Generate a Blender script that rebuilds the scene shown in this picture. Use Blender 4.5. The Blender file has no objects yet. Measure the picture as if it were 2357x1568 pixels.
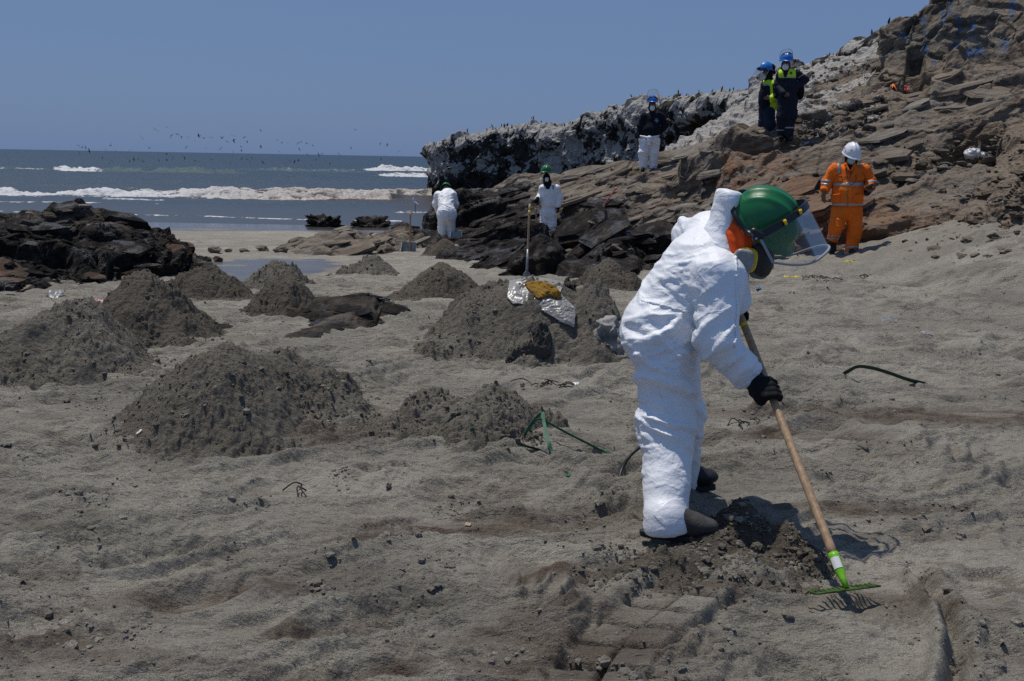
import bpy, math, random
import numpy as np
from concurrent.futures import ThreadPoolExecutor
from mathutils import Matrix, Vector

# ------------------------------------------------------------------ camera, sky, sun, exposure
S = bpy.context.scene
COL = S.collection
CAM_Z = 1.5
W0, H0, FPX = 2357.0, 1568.2, 2291.8          # picture plane used to convert photo pixels to points in space
PITCH = math.atan(420.0 / FPX)
ROLL = math.radians(1.03)
_f = np.array((0, math.cos(PITCH), -math.sin(PITCH)))
_r0 = np.array((1.0, 0, 0)); _u0 = np.array((0, math.sin(PITCH), math.cos(PITCH)))
_r = _r0 * math.cos(ROLL) + _u0 * math.sin(ROLL)
_u = -_r0 * math.sin(ROLL) + _u0 * math.cos(ROLL)
cam_d = bpy.data.cameras.new('camera'); cam = bpy.data.objects.new('camera', cam_d); COL.objects.link(cam)
cam_d.sensor_width = 36.0; cam_d.lens = 36.0 * FPX / W0
cam_d.clip_start = 0.1; cam_d.clip_end = 30000
m = Matrix(((_r[0], _u[0], -_f[0], 0), (_r[1], _u[1], -_f[1], 0), (_r[2], _u[2], -_f[2], CAM_Z), (0, 0, 0, 1)))
cam.matrix_world = m
S.camera = cam

SUN_DIR = np.array((-0.25, 0.21, 1.0)); SUN_DIR /= np.linalg.norm(SUN_DIR)
wd = bpy.data.worlds.new('World'); S.world = wd; wd.use_nodes = True
nt = wd.node_tree; nt.nodes.clear()
sky = nt.nodes.new('ShaderNodeTexSky'); sky.sky_type = 'NISHITA'; sky.sun_disc = False
sky.sun_elevation = math.asin(SUN_DIR[2]); sky.sun_rotation = math.atan2(SUN_DIR[0], SUN_DIR[1])
sky.altitude = 0; sky.air_density = 1.0; sky.dust_density = 1.0; sky.ozone_density = 1.5
hs = nt.nodes.new('ShaderNodeMix'); hs.data_type = 'RGBA'; hs.inputs[0].default_value = 0.80
hs.inputs[7].default_value = (2.02, 3.48, 6.75, 1)      # even summer haze veils the clear sky
bg = nt.nodes.new('ShaderNodeBackground'); bg.inputs['Strength'].default_value = 0.060
wo = nt.nodes.new('ShaderNodeOutputWorld')
nt.links.new(sky.outputs[0], hs.inputs[6]); nt.links.new(hs.outputs[2], bg.inputs[0]); nt.links.new(bg.outputs[0], wo.inputs[0])
sl = bpy.data.lights.new('sun', 'SUN'); sl.energy = 3.3; sl.angle = math.radians(0.53); sl.color = (1.0, 0.945, 0.865)
sun = bpy.data.objects.new('sun', sl); COL.objects.link(sun)
sun.rotation_euler = Vector(SUN_DIR).to_track_quat('Z', 'Y').to_euler()
S.view_settings.view_transform = 'Standard'; S.view_settings.look = 'None'
S.view_settings.exposure = 0.0; S.view_settings.gamma = 1.0; S.view_settings.use_curve_mapping = False
S.render.engine = 'CYCLES'
S.cycles.use_denoising = False; S.cycles.sample_clamp_direct = 4.0; S.cycles.sample_clamp_indirect = 3.0
S.cycles.max_bounces = 6; S.cycles.diffuse_bounces = 2; S.cycles.glossy_bounces = 3
S.cycles.transparent_max_bounces = 8; S.cycles.caustics_reflective = False; S.cycles.caustics_refractive = False

rng = random.Random(7)
nrng = np.random.default_rng(11)

def at(px, py, Y):
    """photo pixel + distance -> point in the place"""
    d = _f * FPX + _r * (px - W0 / 2) - _u * (py - H0 / 2)
    t = Y / d[1]
    return np.array((d[0] * t, Y, CAM_Z + d[2] * t))

def sm(a, b, x):
    t = np.clip((x - a) / (b - a), 0, 1)
    return t * t * (3 - 2 * t)

# ------------------------------------------------------------------ noise
POOL = ThreadPoolExecutor(4)
def chunked(fn):
    def run(p, *a, **k):
        p = np.ascontiguousarray(p, np.float32)
        n = len(p)
        if n < 40000: return fn(p, *a, **k)
        cs = 32768
        parts = list(POOL.map(lambda s: fn(p[s:s + cs], *a, **k), range(0, n, cs)))
        if isinstance(parts[0], tuple): return tuple(np.concatenate(z) for z in zip(*parts))
        return np.concatenate(parts)
    return run

_G3 = np.array([(1,1,0),(-1,1,0),(1,-1,0),(-1,-1,0),(1,0,1),(-1,0,1),(1,0,-1),(-1,0,-1),(0,1,1),(0,-1,1),(0,1,-1),(0,-1,-1),(1,1,0),(-1,1,0),(0,-1,1),(0,-1,-1)], np.float32)
_ang = np.arange(16) * (2 * np.pi / 16)
_G2 = np.stack((np.cos(_ang), np.sin(_ang)), 1).astype(np.float32) * 1.35
def _h(a, b, c, seed):
    h = (a.astype(np.uint32) * np.uint32(374761393)) ^ (b.astype(np.uint32) * np.uint32(668265263)) ^ (c * np.uint32(2147483647) if isinstance(c, np.uint32) else c.astype(np.uint32) * np.uint32(3266489917)) ^ np.uint32((seed * 974711 + 77) & 0xffffffff)
    h = (h ^ (h >> np.uint32(15))) * np.uint32(2246822519)
    h = (h ^ (h >> np.uint32(13))) * np.uint32(3266489917)
    return h ^ (h >> np.uint32(16))
@chunked
def perlin(p, seed=0):
    i = np.floor(p); f = p - i; i = i.astype(np.int64).astype(np.uint32)
    u = f * f * f * (f * (f * 6 - 15) + 10)
    out = np.zeros(len(p), np.float32)
    if p.shape[1] == 2:
        for dx in (0, 1):
            wx = u[:, 0] if dx else 1 - u[:, 0]
            for dy in (0, 1):
                g = _G2[_h(i[:, 0] + np.uint32(dx), i[:, 1] + np.uint32(dy), np.uint32(1), seed) & np.uint32(15)]
                out += wx * (u[:, 1] if dy else 1 - u[:, 1]) * (g[:, 0] * (f[:, 0] - dx) + g[:, 1] * (f[:, 1] - dy))
        return out
    for dx in (0, 1):
        wx = u[:, 0] if dx else 1 - u[:, 0]
        for dy in (0, 1):
            wy = wx * (u[:, 1] if dy else 1 - u[:, 1])
            for dz in (0, 1):
                g = _G3[_h(i[:, 0] + np.uint32(dx), i[:, 1] + np.uint32(dy), i[:, 2] + np.uint32(dz), seed) & np.uint32(15)]
                out += wy * (u[:, 2] if dz else 1 - u[:, 2]) * (g[:, 0] * (f[:, 0] - dx) + g[:, 1] * (f[:, 1] - dy) + g[:, 2] * (f[:, 2] - dz))
    return out
def fbm(p, octs=4, seed=0, gain=0.5, ridged=False):
    p = np.asarray(p, np.float32); a = 1.0; s = 0; tot = 0
    for o in range(octs):
        n = perlin(p * (2.03 ** o) + o * 17.3, seed + o)
        if ridged: n = 0.5 - np.abs(n) * 1.6
        s = s + a * n; tot += a; a *= gain
    return s / tot
@chunked
def worley(p, seed=0, jit=0.9):
    """F1, F2, random value of nearest cell (2D or 3D)"""
    i = np.floor(p); f = p - i; ii = i.astype(np.int64)
    n = len(p); dim = p.shape[1]
    f1 = np.full(n, 9.0, np.float32); f2 = f1.copy(); idv = np.zeros(n, np.float32)
    rngs = (-1, 0, 1)
    for dx in rngs:
        for dy in rngs:
            for dz in (rngs if dim == 3 else (0,)):
                a = (ii[:, 0] + dx).astype(np.uint32); b = (ii[:, 1] + dy).astype(np.uint32)
                c = (ii[:, 2] + dz).astype(np.uint32) if dim == 3 else np.uint32(3)
                h = _h(a, b, c, seed)
                ox = (h & np.uint32(1023)).astype(np.float32) / 1023; oy = ((h >> np.uint32(10)) & np.uint32(1023)).astype(np.float32) / 1023
                d = (dx + 0.5 + (ox - .5) * jit - f[:, 0]) ** 2 + (dy + 0.5 + (oy - .5) * jit - f[:, 1]) ** 2
                if dim == 3:
                    oz = ((h >> np.uint32(20)) & np.uint32(1023)).astype(np.float32) / 1023
                    d = d + (dz + 0.5 + (oz - .5) * jit - f[:, 2]) ** 2
                lt = d < f1
                f2 = np.where(lt, f1, np.minimum(f2, d)); f1 = np.where(lt, d, f1)
                idv = np.where(lt, (h >> np.uint32(8) & np.uint32(4095)).astype(np.float32) / 4095, idv)
    return np.sqrt(f1), np.sqrt(f2), idv

@chunked
def facets(p, seed=0, tilt=1.0, w=.12):
    """angular blocks: every cell of a 3-D cell pattern is a plane of its own height and tilt, joined over a short slope w; returns height, distance to the joint"""
    i = np.floor(p); f = p - i; ii = i.astype(np.int64); n = len(p); f1 = np.full(n, 9.0, np.float32); f2 = f1.copy(); v1 = np.zeros(n, np.float32); v2 = v1.copy()
    u = lambda h, k: ((h >> np.uint32(k)) & np.uint32(1023)).astype(np.float32) / 1023
    for dx in (-1, 0, 1):
        for dy in (-1, 0, 1):
            for dz in (-1, 0, 1):
                h = _h((ii[:, 0] + dx).astype(np.uint32), (ii[:, 1] + dy).astype(np.uint32), (ii[:, 2] + dz).astype(np.uint32), seed)
                ex, ey, ez = f[:, 0] - dx - .5 - (u(h, 0) - .5) * .9, f[:, 1] - dy - .5 - (u(h, 10) - .5) * .9, f[:, 2] - dz - .5 - (u(h, 20) - .5) * .9
                d = ex * ex + ey * ey + ez * ez; g = (h * np.uint32(2654435761)) ^ (h >> np.uint32(7))
                v = (u(g, 3) - .5) + tilt * ((u(g, 12) - .5) * ex + (u(g, 20) - .5) * ey + (u(g, 7) - .5) * ez)
                lt = d < f1; l2 = ~lt & (d < f2)
                f2 = np.where(lt, f1, np.where(l2, d, f2)); v2 = np.where(lt, v1, np.where(l2, v, v2)); f1 = np.where(lt, d, f1); v1 = np.where(lt, v, v1)
    e = np.sqrt(f2) - np.sqrt(f1); t = np.clip(e / w, 0, 1); t = t * t * (3 - 2 * t)
    return v1 * (.5 + .5 * t) + v2 * (.5 - .5 * t), e

# ------------------------------------------------------------------ mesh + object helpers
def raw_mesh(name, v, f, mats=(), smooth=True, attrs=None, mi=None, loops=None):
    """v (N,3), f (M,3|4) array or list of tuples"""
    me = bpy.data.meshes.new(name)
    v = np.asarray(v, np.float32)
    if isinstance(f, np.ndarray):
        k = f.shape[1]; nf = len(f)
        me.vertices.add(len(v)); me.vertices.foreach_set('co', v.ravel())
        me.loops.add(nf * k); me.loops.foreach_set('vertex_index', f.astype(np.int32).ravel())
        me.polygons.add(nf); me.polygons.foreach_set('loop_start', np.arange(0, nf * k, k, dtype=np.int32))
        me.update(calc_edges=True)
    else:
        me.from_pydata([tuple(map(float, q)) for q in v], [], f); me.update()
    for mm in (mats if isinstance(mats, (list, tuple)) else [mats]): me.materials.append(mm)
    me.polygons.foreach_set('use_smooth', np.full(len(me.polygons), bool(smooth)))
    if mi is not None: me.polygons.foreach_set('material_index', np.asarray(mi, np.int32))
    for k, a in (attrs or {}).items():
        at_ = me.attributes.new(k, 'FLOAT', 'POINT'); at_.data.foreach_set('value', np.asarray(a, np.float32))
    me.validate()
    return me
def link(name, me, parent=None, loc=None):
    o = bpy.data.objects.new(name, me); COL.objects.link(o)
    if parent is not None: o.parent = parent
    if loc is not None: o.location = [float(c) for c in loc]
    return o
def tag(o, label=None, cat=None, group=None, kind=None):
    for k, val in (('label', label), ('category', cat), ('group', group), ('kind', kind)):
        if val: o[k] = val
    return o
def thing(name, label, cat, loc=(0, 0, 0), group=None):
    o = link(name, None, None, loc); o.empty_display_size = 0.1
    return tag(o, label, cat, group)
def part(name, me, parent, label=None):
    """part mesh given in world coordinates under a thing whose Empty is only translated"""
    o = link(name, me, parent)
    p = parent; off = Vector((0, 0, 0))
    while p is not None: off += p.location; p = p.parent
    o.location = -off
    if label: o['label'] = label
    return o
def grid_faces(nr, nc, wrap=False):
    r = np.arange(nr - 1)[:, None]; c = np.arange(nc if wrap else nc - 1)[None, :]
    a = r * nc + c; b = r * nc + (c + 1) % nc
    return np.stack((a, b, b + nc, a + nc), -1).reshape(-1, 4)

# ------------------------------------------------------------------ material helpers
class NT:
    def __init__(s, name):
        s.m = bpy.data.materials.new(name); s.m.use_nodes = True; s.t = s.m.node_tree; s.t.nodes.clear()
        s.out = s.n('ShaderNodeOutputMaterial'); s.b = s.n('ShaderNodeBsdfPrincipled'); s.l(s.b.outputs[0], s.out.inputs[0])
        s.geo = None
    def n(s, t): return s.t.nodes.new(t)
    def l(s, a, b): s.t.links.new(a, b)
    def set(s, k, v):
        i = s.b.inputs[k]
        if hasattr(v, 'links'): s.l(v, i)
        else: i.default_value = v
        return s
    def pos(s, obj=False):
        if obj:
            n = s.n('ShaderNodeTexCoord'); return n.outputs['Object']
        if s.geo is None: s.geo = s.n('ShaderNodeNewGeometry')
        return s.geo.outputs['Position']
    def map(s, vec, scale=(1, 1, 1), rot=(0, 0, 0)):
        n = s.n('ShaderNodeMapping'); n.inputs['Scale'].default_value = scale; n.inputs['Rotation'].default_value = rot; s.l(vec, n.inputs[0]); return n.outputs[0]
    def noise(s, vec, scale, detail=4, rough=0.55, dist=0.0):
        n = s.n('ShaderNodeTexNoise'); n.inputs['Scale'].default_value = scale; n.inputs['Detail'].default_value = detail
        n.inputs['Roughness'].default_value = rough; n.inputs['Distortion'].default_value = dist; s.l(vec, n.inputs['Vector']); return n.outputs[0]
    def vor(s, vec, scale, feat='F1'):
        n = s.n('ShaderNodeTexVoronoi'); n.feature = feat; n.inputs['Scale'].default_value = scale; s.l(vec, n.inputs['Vector']); return n.outputs['Distance']
    def attr(s, name):
        n = s.n('ShaderNodeAttribute'); n.attribute_name = name; return n.outputs['Fac']
    def ramp(s, fac, a, b, lo=0.0, hi=1.0, smooth=True):
        n = s.n('ShaderNodeMapRange'); n.interpolation_type = 'SMOOTHSTEP' if smooth else 'LINEAR'
        s.l(fac, n.inputs[0]); n.inputs[1].default_value = a; n.inputs[2].default_value = b; n.inputs[3].default_value = lo; n.inputs[4].default_value = hi
        return n.outputs[0]
    def mix(s, fac, a, b, mode='MIX'):
        n = s.n('ShaderNodeMix'); n.data_type = 'RGBA'; n.blend_type = mode
        for i, v in ((0, fac), (6, a), (7, b)):
            if hasattr(v, 'links'): s.l(v, n.inputs[i])
            else: n.inputs[i].default_value = (*v, 1) if isinstance(v, tuple) and len(v) == 3 else v
        return n.outputs[2]
    def math(s, op, a, b=0.0):
        n = s.n('ShaderNodeMath'); n.operation = op
        for i, v in ((0, a), (1, b)):
            if hasattr(v, 'links'): s.l(v, n.inputs[i])
            else: n.inputs[i].default_value = v
        return n.outputs[0]
    def bump(s, h, strength=0.5, dist=0.01, prev=None):
        n = s.n('ShaderNodeBump'); n.inputs['Strength'].default_value = strength; n.inputs['Distance'].default_value = dist
        s.l(h, n.inputs['Height'])
        if prev is not None: s.l(prev, n.inputs['Normal'])
        return n.outputs[0]
def simple(name, col, rough=0.6, spec=0.5, metal=0.0, bump=None, var=0.0, vscale=30):
    k = NT(name)
    if var:
        nz = k.noise(k.pos(), vscale, 3)
        c = k.mix(k.ramp(nz, .3, .7), tuple(x * (1 - var) for x in col), tuple(min(1, x * (1 + var)) for x in col)); k.set('Base Color', c)
    else: k.set('Base Color', (*col, 1))
    k.set('Roughness', rough).set('Metallic', metal).set('Specular IOR Level', spec)
    if bump:
        k.set('Normal', k.bump(k.noise(k.pos(), bump[0], 3), bump[1], bump[2]))
    return k.m
# ------------------------------------------------------------------ materials of the place
def mat_sand(name, base=(0.330, 0.302, 0.250), brown=(0.118, 0.086, 0.062), fine=1.0):
    k = NT(name); p = k.pos()
    n1 = k.noise(p, 0.9, 6, .6); n2 = k.noise(k.map(p, (1.2, 4.2, 3.0), (0, 0, .33)), 1.4, 6, .62, .6); n3 = k.noise(p, 190, 2, .6); n4 = k.noise(p, 17, 5, .62)
    dk = k.noise(k.map(p, (1, 2.9, 1), (0, 0, .2)), 9, 6, .72)
    c = k.mix(k.ramp(n1, .36, .64), tuple(x * .84 for x in base), tuple(x * 1.14 for x in base))
    c = k.mix(k.ramp(n4, .35, .7), c, (0.125, 0.108, 0.088), 'MIX') if False else k.mix(k.math('MULTIPLY', k.ramp(n4, .48, .66), .38), c, tuple(x * .62 for x in base))
    c = k.mix(k.math('MULTIPLY', k.ramp(dk, .57, .66), .55), c, tuple(x * .42 for x in base))  # dark streaks painted in as the shade of small sand ridges
    st = k.math('MULTIPLY', k.ramp(n2, .50, .66), k.ramp(n1, .32, .58))
    st = k.math('MAXIMUM', k.math('MULTIPLY', st, .55), k.math('MULTIPLY', k.attr('stain'), k.ramp(n2, .34, .56, .35, 1)))
    c = k.mix(st, c, brown)
    c = k.mix(k.math('MULTIPLY', k.attr('damp'), .8), c, tuple(x * .5 for x in base))
    g = k.ramp(n3, .3, .7, .80, 1.17)
    c = k.mix(1.0, c, g, 'MULTIPLY')
    c = k.mix(k.math('MULTIPLY', k.attr('dry'), k.ramp(n4, .35, .6, .55, 1)), c, (0.255, 0.232, 0.192))
    wet = k.attr('wet')
    c = k.mix(wet, c, (0.085, 0.076, 0.064))
    k.set('Base Color', c)
    k.set('Roughness', k.ramp(wet, 0, 1, .88, .09, False)); k.set('Specular IOR Level', k.ramp(wet, 0, 1, .25, .5, False))
    dry = k.math('SUBTRACT', 1.0, k.math('MULTIPLY', wet, .97))
    b1 = k.bump(k.math('MULTIPLY', n3, dry), .35 * fine, .004)
    b2 = k.bump(k.math('MULTIPLY', k.noise(p, 46, 5, .65), dry), .8 * fine, .014, b1)
    cr = k.math('MULTIPLY', k.math('SUBTRACT', 1.0, k.vor(p, 44)), k.ramp(k.noise(p, 3.1, 4, .6), .46, .62))
    b2 = k.bump(k.math('MULTIPLY', cr, dry), .45 * fine, .02, b2)
    b2 = k.bump(k.math('MULTIPLY', k.noise(k.map(p, (1, 2.8, 1), (0, 0, .2)), 12, 6, .70), dry), .9, .05, b2)
    b3 = k.bump(k.math('MULTIPLY', n2, dry), .5, .03, b2)
    k.set('Normal', b3)
    return k.m
M_SAND = mat_sand('beach sand')
M_PILE = mat_sand('raked sand', (0.192, 0.171, 0.137), (0.134, 0.103, 0.074), 1.25)
M_PILE2 = mat_sand('raked oily sand', (0.140, 0.120, 0.092), (0.100, 0.073, 0.050), 1.25)

def mat_rock(name, grey=(0.190, 0.176, 0.152), brown=(0.178, 0.140, 0.104), strata=(-.28, -.12, .95), freq=5.0):
    """layered rock; attributes: oil (black, shiny; also the painted cave shade and dark cliff cracks), rust (orange), dust (sandy), guano (white), blue (paint)"""
    k = NT(name); p = k.pos()
    rot = (math.atan2(strata[1], strata[2]), 0.0, 0.0)
    lay = k.map(k.map(p, (1, 1, 1), (0, math.asin(-strata[0]), 0)), (.55, .8, freq))
    n_l = k.noise(lay, 1.6, 7, .65, .4); n1 = k.noise(p, .55, 6, .6); n2 = k.noise(p, 5.5, 7, .68); n3 = k.noise(p, 28, 5, .7)
    c = k.mix(k.ramp(n1, .36, .64), grey, brown)
    c = k.mix(k.math('MULTIPLY', k.ramp(n_l, .47, .58), .72), c, tuple(x * .34 for x in brown))
    c = k.mix(k.math('MULTIPLY', k.ramp(n_l, .44, .34), .5), c, tuple(x * 1.45 for x in grey))
    c = k.mix(k.math('MULTIPLY', k.ramp(n2, .5, .72), .6), c, tuple(min(1, x * 1.7) for x in grey))
    ru = k.math('MULTIPLY', k.attr('rust'), k.ramp(k.noise(k.map(p, (1, 1, 2.6)), 1.7, 7, .68), .36, .56))
    c = k.mix(ru, c, k.mix(k.ramp(n2, .35, .65), (0.235, 0.125, 0.062), (0.165, 0.100, 0.072)))
    du = k.math('MULTIPLY', k.attr('dust'), k.ramp(n2, .3, .62, .45, 1.0))
    c = k.mix(du, c, k.mix(k.ramp(n1, .4, .6), (0.185, 0.146, 0.108), (0.215, 0.176, 0.134)))
    oil = k.math('MULTIPLY', k.attr('oil'), k.ramp(k.noise(p, 1.9, 6, .62), .28, .46, .6, 1.0))
    c = k.mix(oil, c, k.mix(k.ramp(n2, .4, .66), (0.012, 0.0105, 0.010), (0.035, 0.028, 0.023)))
    gu = k.ramp(k.math('ADD', k.attr('guano'), k.math('ADD', k.math('MULTIPLY', k.math('SUBTRACT', n2, .5), 1.3), k.math('MULTIPLY', k.math('SUBTRACT', k.noise(k.map(p, (1, 1, .6)), 2.3, 6, .72), .5), 2.2))), .42, .66)
    c = k.mix(gu, c, k.mix(k.ramp(n3, .35, .7), (0.44, 0.42, 0.385), (0.24, 0.222, 0.198)))
    bl = k.math('MULTIPLY', k.attr('blue'), k.ramp(n2, .42, .54))
    c = k.mix(bl, c, (0.035, 0.115, 0.26))
    k.set('Base Color', c)
    shin = k.math('MULTIPLY', oil, k.ramp(k.noise(p, 2.6, 5, .65), .50, .62))
    k.set('Roughness', k.ramp(shin, 0, 1, .9, .36, False)); k.set('Specular IOR Level', k.ramp(shin, 0, 1, .12, .42, False))
    b = k.bump(n_l, .9, .10); b = k.bump(n2, .85, .06, b); b = k.bump(n3, .8, .016, b)
    k.set('Normal', b)
    return k.m
M_ROCK = mat_rock('layered coastal rock')
M_CLIFF = mat_rock('cliff rock', (0.185, 0.170, 0.144), (0.172, 0.137, 0.100), (-.2, -.1, .97), 1.6)
M_BIRDROCK = mat_rock('bird rock', (0.060, 0.056, 0.052), (0.040, 0.036, 0.032), (0, 0, 1), .35)
M_STONE = mat_rock('loose stone', (0.125, 0.117, 0.104), (0.115, 0.090, 0.066))

# ------------------------------------------------------------------ ground: beach sand
def base_z(x, y):
    z = -0.04 * (np.sqrt((np.maximum(y - 9, 0)) ** 2 + 4) - 2) * (y > 9)
    bank = 0.30 * sm(1.5, 4.6, x) * sm(9, 14, y) * (1 - sm(22, 28, y)) + np.maximum(0, x - 4.7) * 0.34 * sm(8.5, 13.2, y)
    return z + np.minimum(bank, 3.0)
def ellipse_mask(x, y, cx, cy, rx, ry, rot=0, soft=.5):
    c, s_ = math.cos(rot), math.sin(rot)
    u = ((x - cx) * c + (y - cy) * s_) / rx; v = (-(x - cx) * s_ + (y - cy) * c) / ry
    return 1 - sm(1 - soft, 1 + soft, np.sqrt(u * u + v * v))
def on_ground(px, py):
    """ray through the photo pixel to the smooth beach"""
    lo, hi = 2.0, 40.0
    for _ in range(40):
        mid = (lo + hi) / 2; q = at(px, py, mid)
        if q[2] > base_z(q[0], q[1]): lo = mid
        else: hi = mid
    return at(px, py, lo)
def seg_dist(x, y, pts):
    """distance to a polyline and coordinate along it"""
    best = np.full(x.shape, 1e9); tt = np.zeros_like(best); side = np.zeros_like(best); acc = 0
    for (a, b) in zip(pts[:-1], pts[1:]):
        ax, ay = a[:2]; bx, by = b[:2]; L = math.hypot(bx - ax, by - ay); ux, uy = (bx - ax) / L, (by - ay) / L
        t = np.clip((x - ax) * ux + (y - ay) * uy, 0, L); dx, dy = x - ax - ux * t, y - ay - uy * t
        d = np.hypot(dx, dy); c = d < best
        best = np.where(c, d, best); tt = np.where(c, t + acc, tt); side = np.where(c, ux * dy - uy * dx, side); acc += L
    return best, tt, side
TRACK1 = [on_ground(*q) for q in ((1640, 1345), (1570, 1400), (1500, 1450), (1440, 1500), (1390, 1568), (1330, 1680))]
TRACK2 = [on_ground(*q) for q in ((2140, 1385), (2170, 1430), (2190, 1500), (2180, 1580), (2150, 1700))]
WET_POOL = on_ground(575, 618)
STAINS = [(1330, 1520, .34, .30, .5), (1250, 1440, .4, .08, .4), (2200, 965, 1.0, .25, .1), (1900, 965, .7, .12, 0), (1275, 1340, .22, .09, 0), (560, 1360, .45, .10, .3),
          (2080, 1400, .30, .10, 0), (1650, 1390, .25, .05, .3), (120, 1490, .3, .1, 0), (700, 1010, .5, .25, 0), (1150, 1215, .6, .12, .2), (850, 960, .3, .12, 0), (1800, 1010, .5, .1, 0), (2000, 1180, .5, .07, .1), (900, 1250, .3, .05, .3), (760, 1460, .25, .07, .4), (1000, 1540, .3, .05, .4)]
STAINS = [(on_ground(a, b), c, d, e) for a, b, c, d, e in STAINS]
def scraped(p):
    q = np.stack((p[:, 0] * .8 + p[:, 1] * .27, (-p[:, 0] * .32 + p[:, 1] * .95) * 1.9), 1)
    return sm(-.10, .16, fbm(q * .85, 3, 41))
def ground_detail(x, y):
    p = np.stack((x, y), 1).astype(np.float32)
    far = sm(11, 20, y)
    d = .045 * fbm(p * .45, 3, 5) + .022 * fbm(p * 1.5, 3, 9)
    c, s_ = math.cos(.36), math.sin(.36)
    q = np.stack((p[:, 0] * c + p[:, 1] * s_, -p[:, 0] * s_ + p[:, 1] * c), 1)
    warp = fbm(p * 1.2, 2, 31)
    q2 = q + np.stack((warp * 0, warp * .35), 1)
    st = fbm(q2 * np.array((1.1, 5.5), np.float32), 4, 13, .55, True)
    scr = scraped(p)
    d += .030 * st * (1 - .5 * far)
    rough = (1 - scr) * (1 - .75 * far)
    d += rough * .016 * fbm(q * np.array((5, 11), np.float32), 3, 21, .6)
    for fi, (fq, am, pr) in enumerate((((1.0, 4.2), .034, 3.2), ((2.2, 8.5), .024, 3.0), ((5.0, 16.0), .015, 2.6))):
        fz = fbm(q2 * np.array(fq, np.float32) + 5 * fi, 3, 65 + fi, .5) * pr; fr_ = fz - np.floor(fz); msk_ = sm(-.12, .18, fbm(p * (.9 + fi * .5) + 9 * fi, 2, 68 + fi)) * (.25 + .75 * (1 - scr * (.9 - .25 * fi))) * (1 - .6 * far)
        d += am * msk_ * np.where(fr_ < .76, fr_ / .76, sm(1, .76, fr_))
    near = 1 - sm(10, 14, y)
    f1, f2, iv = worley(p * 15 + np.stack((warp, warp), 1) * 2, 3)
    lump = np.maximum(0, .50 - f1) * (iv > .50)
    f1b, _, ivb = worley(p * 33, 4)
    lump2 = np.maximum(0, .48 - f1b) * (ivb > .35)
    cl = sm(.02, .25, fbm(p * 1.6 + 40, 3, 51)) * near
    d += (cl * .9 + .15 * rough) * (.034 * lump + .020 * lump2) - .012 * (1 - scr) * near
    d += (.3 + .7 * rough) * near * .010 * fbm(p * 19, 3, 23, .65, True)
    # sand pushed into low ridges with a steep side, shovel scrapes and heel marks
    rd = fbm(q2 * np.array((.55, 2.2), np.float32) + 7, 3, 61)
    edge = sm(.0, .10, rd) * (1 - sm(.10, .30, rd))
    d += .038 * edge * (1 - .6 * far)
    rd2 = fbm(q2 * np.array((1.5, 3.6), np.float32) + 31, 3, 63)
    d += .018 * sm(.0, .09, rd2) * (1 - sm(.09, .25, rd2)) * (1 - .6 * far)
    g1, g2, gi = worley(q * np.array((1.5, 2.6), np.float32), 8)
    d -= .045 * (gi > .60) * sm(.30, .16, g1) - .016 * (gi > .62) * np.exp(-((g1 - .36) / .06) ** 2) * sm(0, .25, g2 - g1)
    # vehicle tracks
    for k, (T, w) in enumerate(((TRACK1, .125), (TRACK2, .06))):
        ds, t, sd = seg_dist(x, y, T)
        if k == 0:
            inb = sm(w + .02, w - .005, ds)
            ph = t / .155 + np.where(sd > 0, .25, -.2) + sd * 2.5
            tri = (ph - np.floor(ph)); blk = sm(.02, .10, tri) * sm(1.0, .80, tri)
            d = d * (1 - .93 * inb) + inb * (.105 * blk * (.6 + .4 * (sd > 0)) * (1 - .8 * np.exp(-(sd / .012) ** 2)) - .036)
            b2 = np.exp(-((ds - w - .05) / .04) ** 2) * .022; d += b2
        else:
            d += .055 * np.exp(-((sd + .035) / .028) ** 2) * (ds < .2) - .05 * np.exp(-((sd - .02) / .022) ** 2) * (ds < .2) + .035 * np.exp(-((sd - .085) / .035) ** 2) * (ds < .25)
    shore = 1 - sm(21, 26, y)
    poolm = ellipse_mask(x, y, WET_POOL[0], WET_POOL[1], 1.3, 2.6, 0, .5)
    return d * (.06 + .94 * shore) * (1 - .93 * poolm)
def ground_z(x, y):
    x = np.atleast_1d(np.asarray(x, float)); y = np.atleast_1d(np.asarray(y, float))
    return base_z(x, y) + ground_detail(x, y)
def gpt(px, py, dz=0.0):
    q = on_ground(px, py); q[2] = ground_z(q[0], q[1])[0] + dz; return q

ang = np.radians(np.concatenate((np.linspace(-42, -28.5, 60, endpoint=False), np.linspace(-28.5, 28.5, 800, endpoint=False), np.linspace(28.5, 42, 61))))
rr = np.exp(np.concatenate((np.linspace(math.log(1.5), math.log(2.6), 60, endpoint=False), np.linspace(math.log(2.6), math.log(13), 640, endpoint=False), np.linspace(math.log(13), math.log(70), 180)))); NA, NR = len(ang), len(rr)
RR, AA = np.meshgrid(rr, ang, indexing='ij')
gx, gy = (RR * np.sin(AA)).ravel(), (RR * np.cos(AA)).ravel()
gd_ = ground_detail(gx, gy); g2_ = gd_.reshape(NR, NA); g2_ = np.pad(g2_, ((0, 0), (2, 2)), 'edge'); g2_ = (g2_[:, :-4] + 3 * g2_[:, 1:-3] + 4 * g2_[:, 2:-2] + 3 * g2_[:, 3:-1] + g2_[:, 4:]) / 12; gz = base_z(gx, gy) + g2_.ravel()
stain = np.zeros_like(gx)
for q, rx, ry, ro in STAINS: stain = np.maximum(stain, ellipse_mask(gx, gy, q[0], q[1], rx, ry, ro, .7))
p2 = np.stack((gx, gy), 1)
wn = fbm(p2 * .5, 3, 71)
wet = sm(27.5, 31.5, gy + wn * 3.0 - gx * .02) * .97
pool = ellipse_mask(gx, gy, WET_POOL[0] + .0, WET_POOL[1], 1.15, 2.4, 0, .35)
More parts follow.
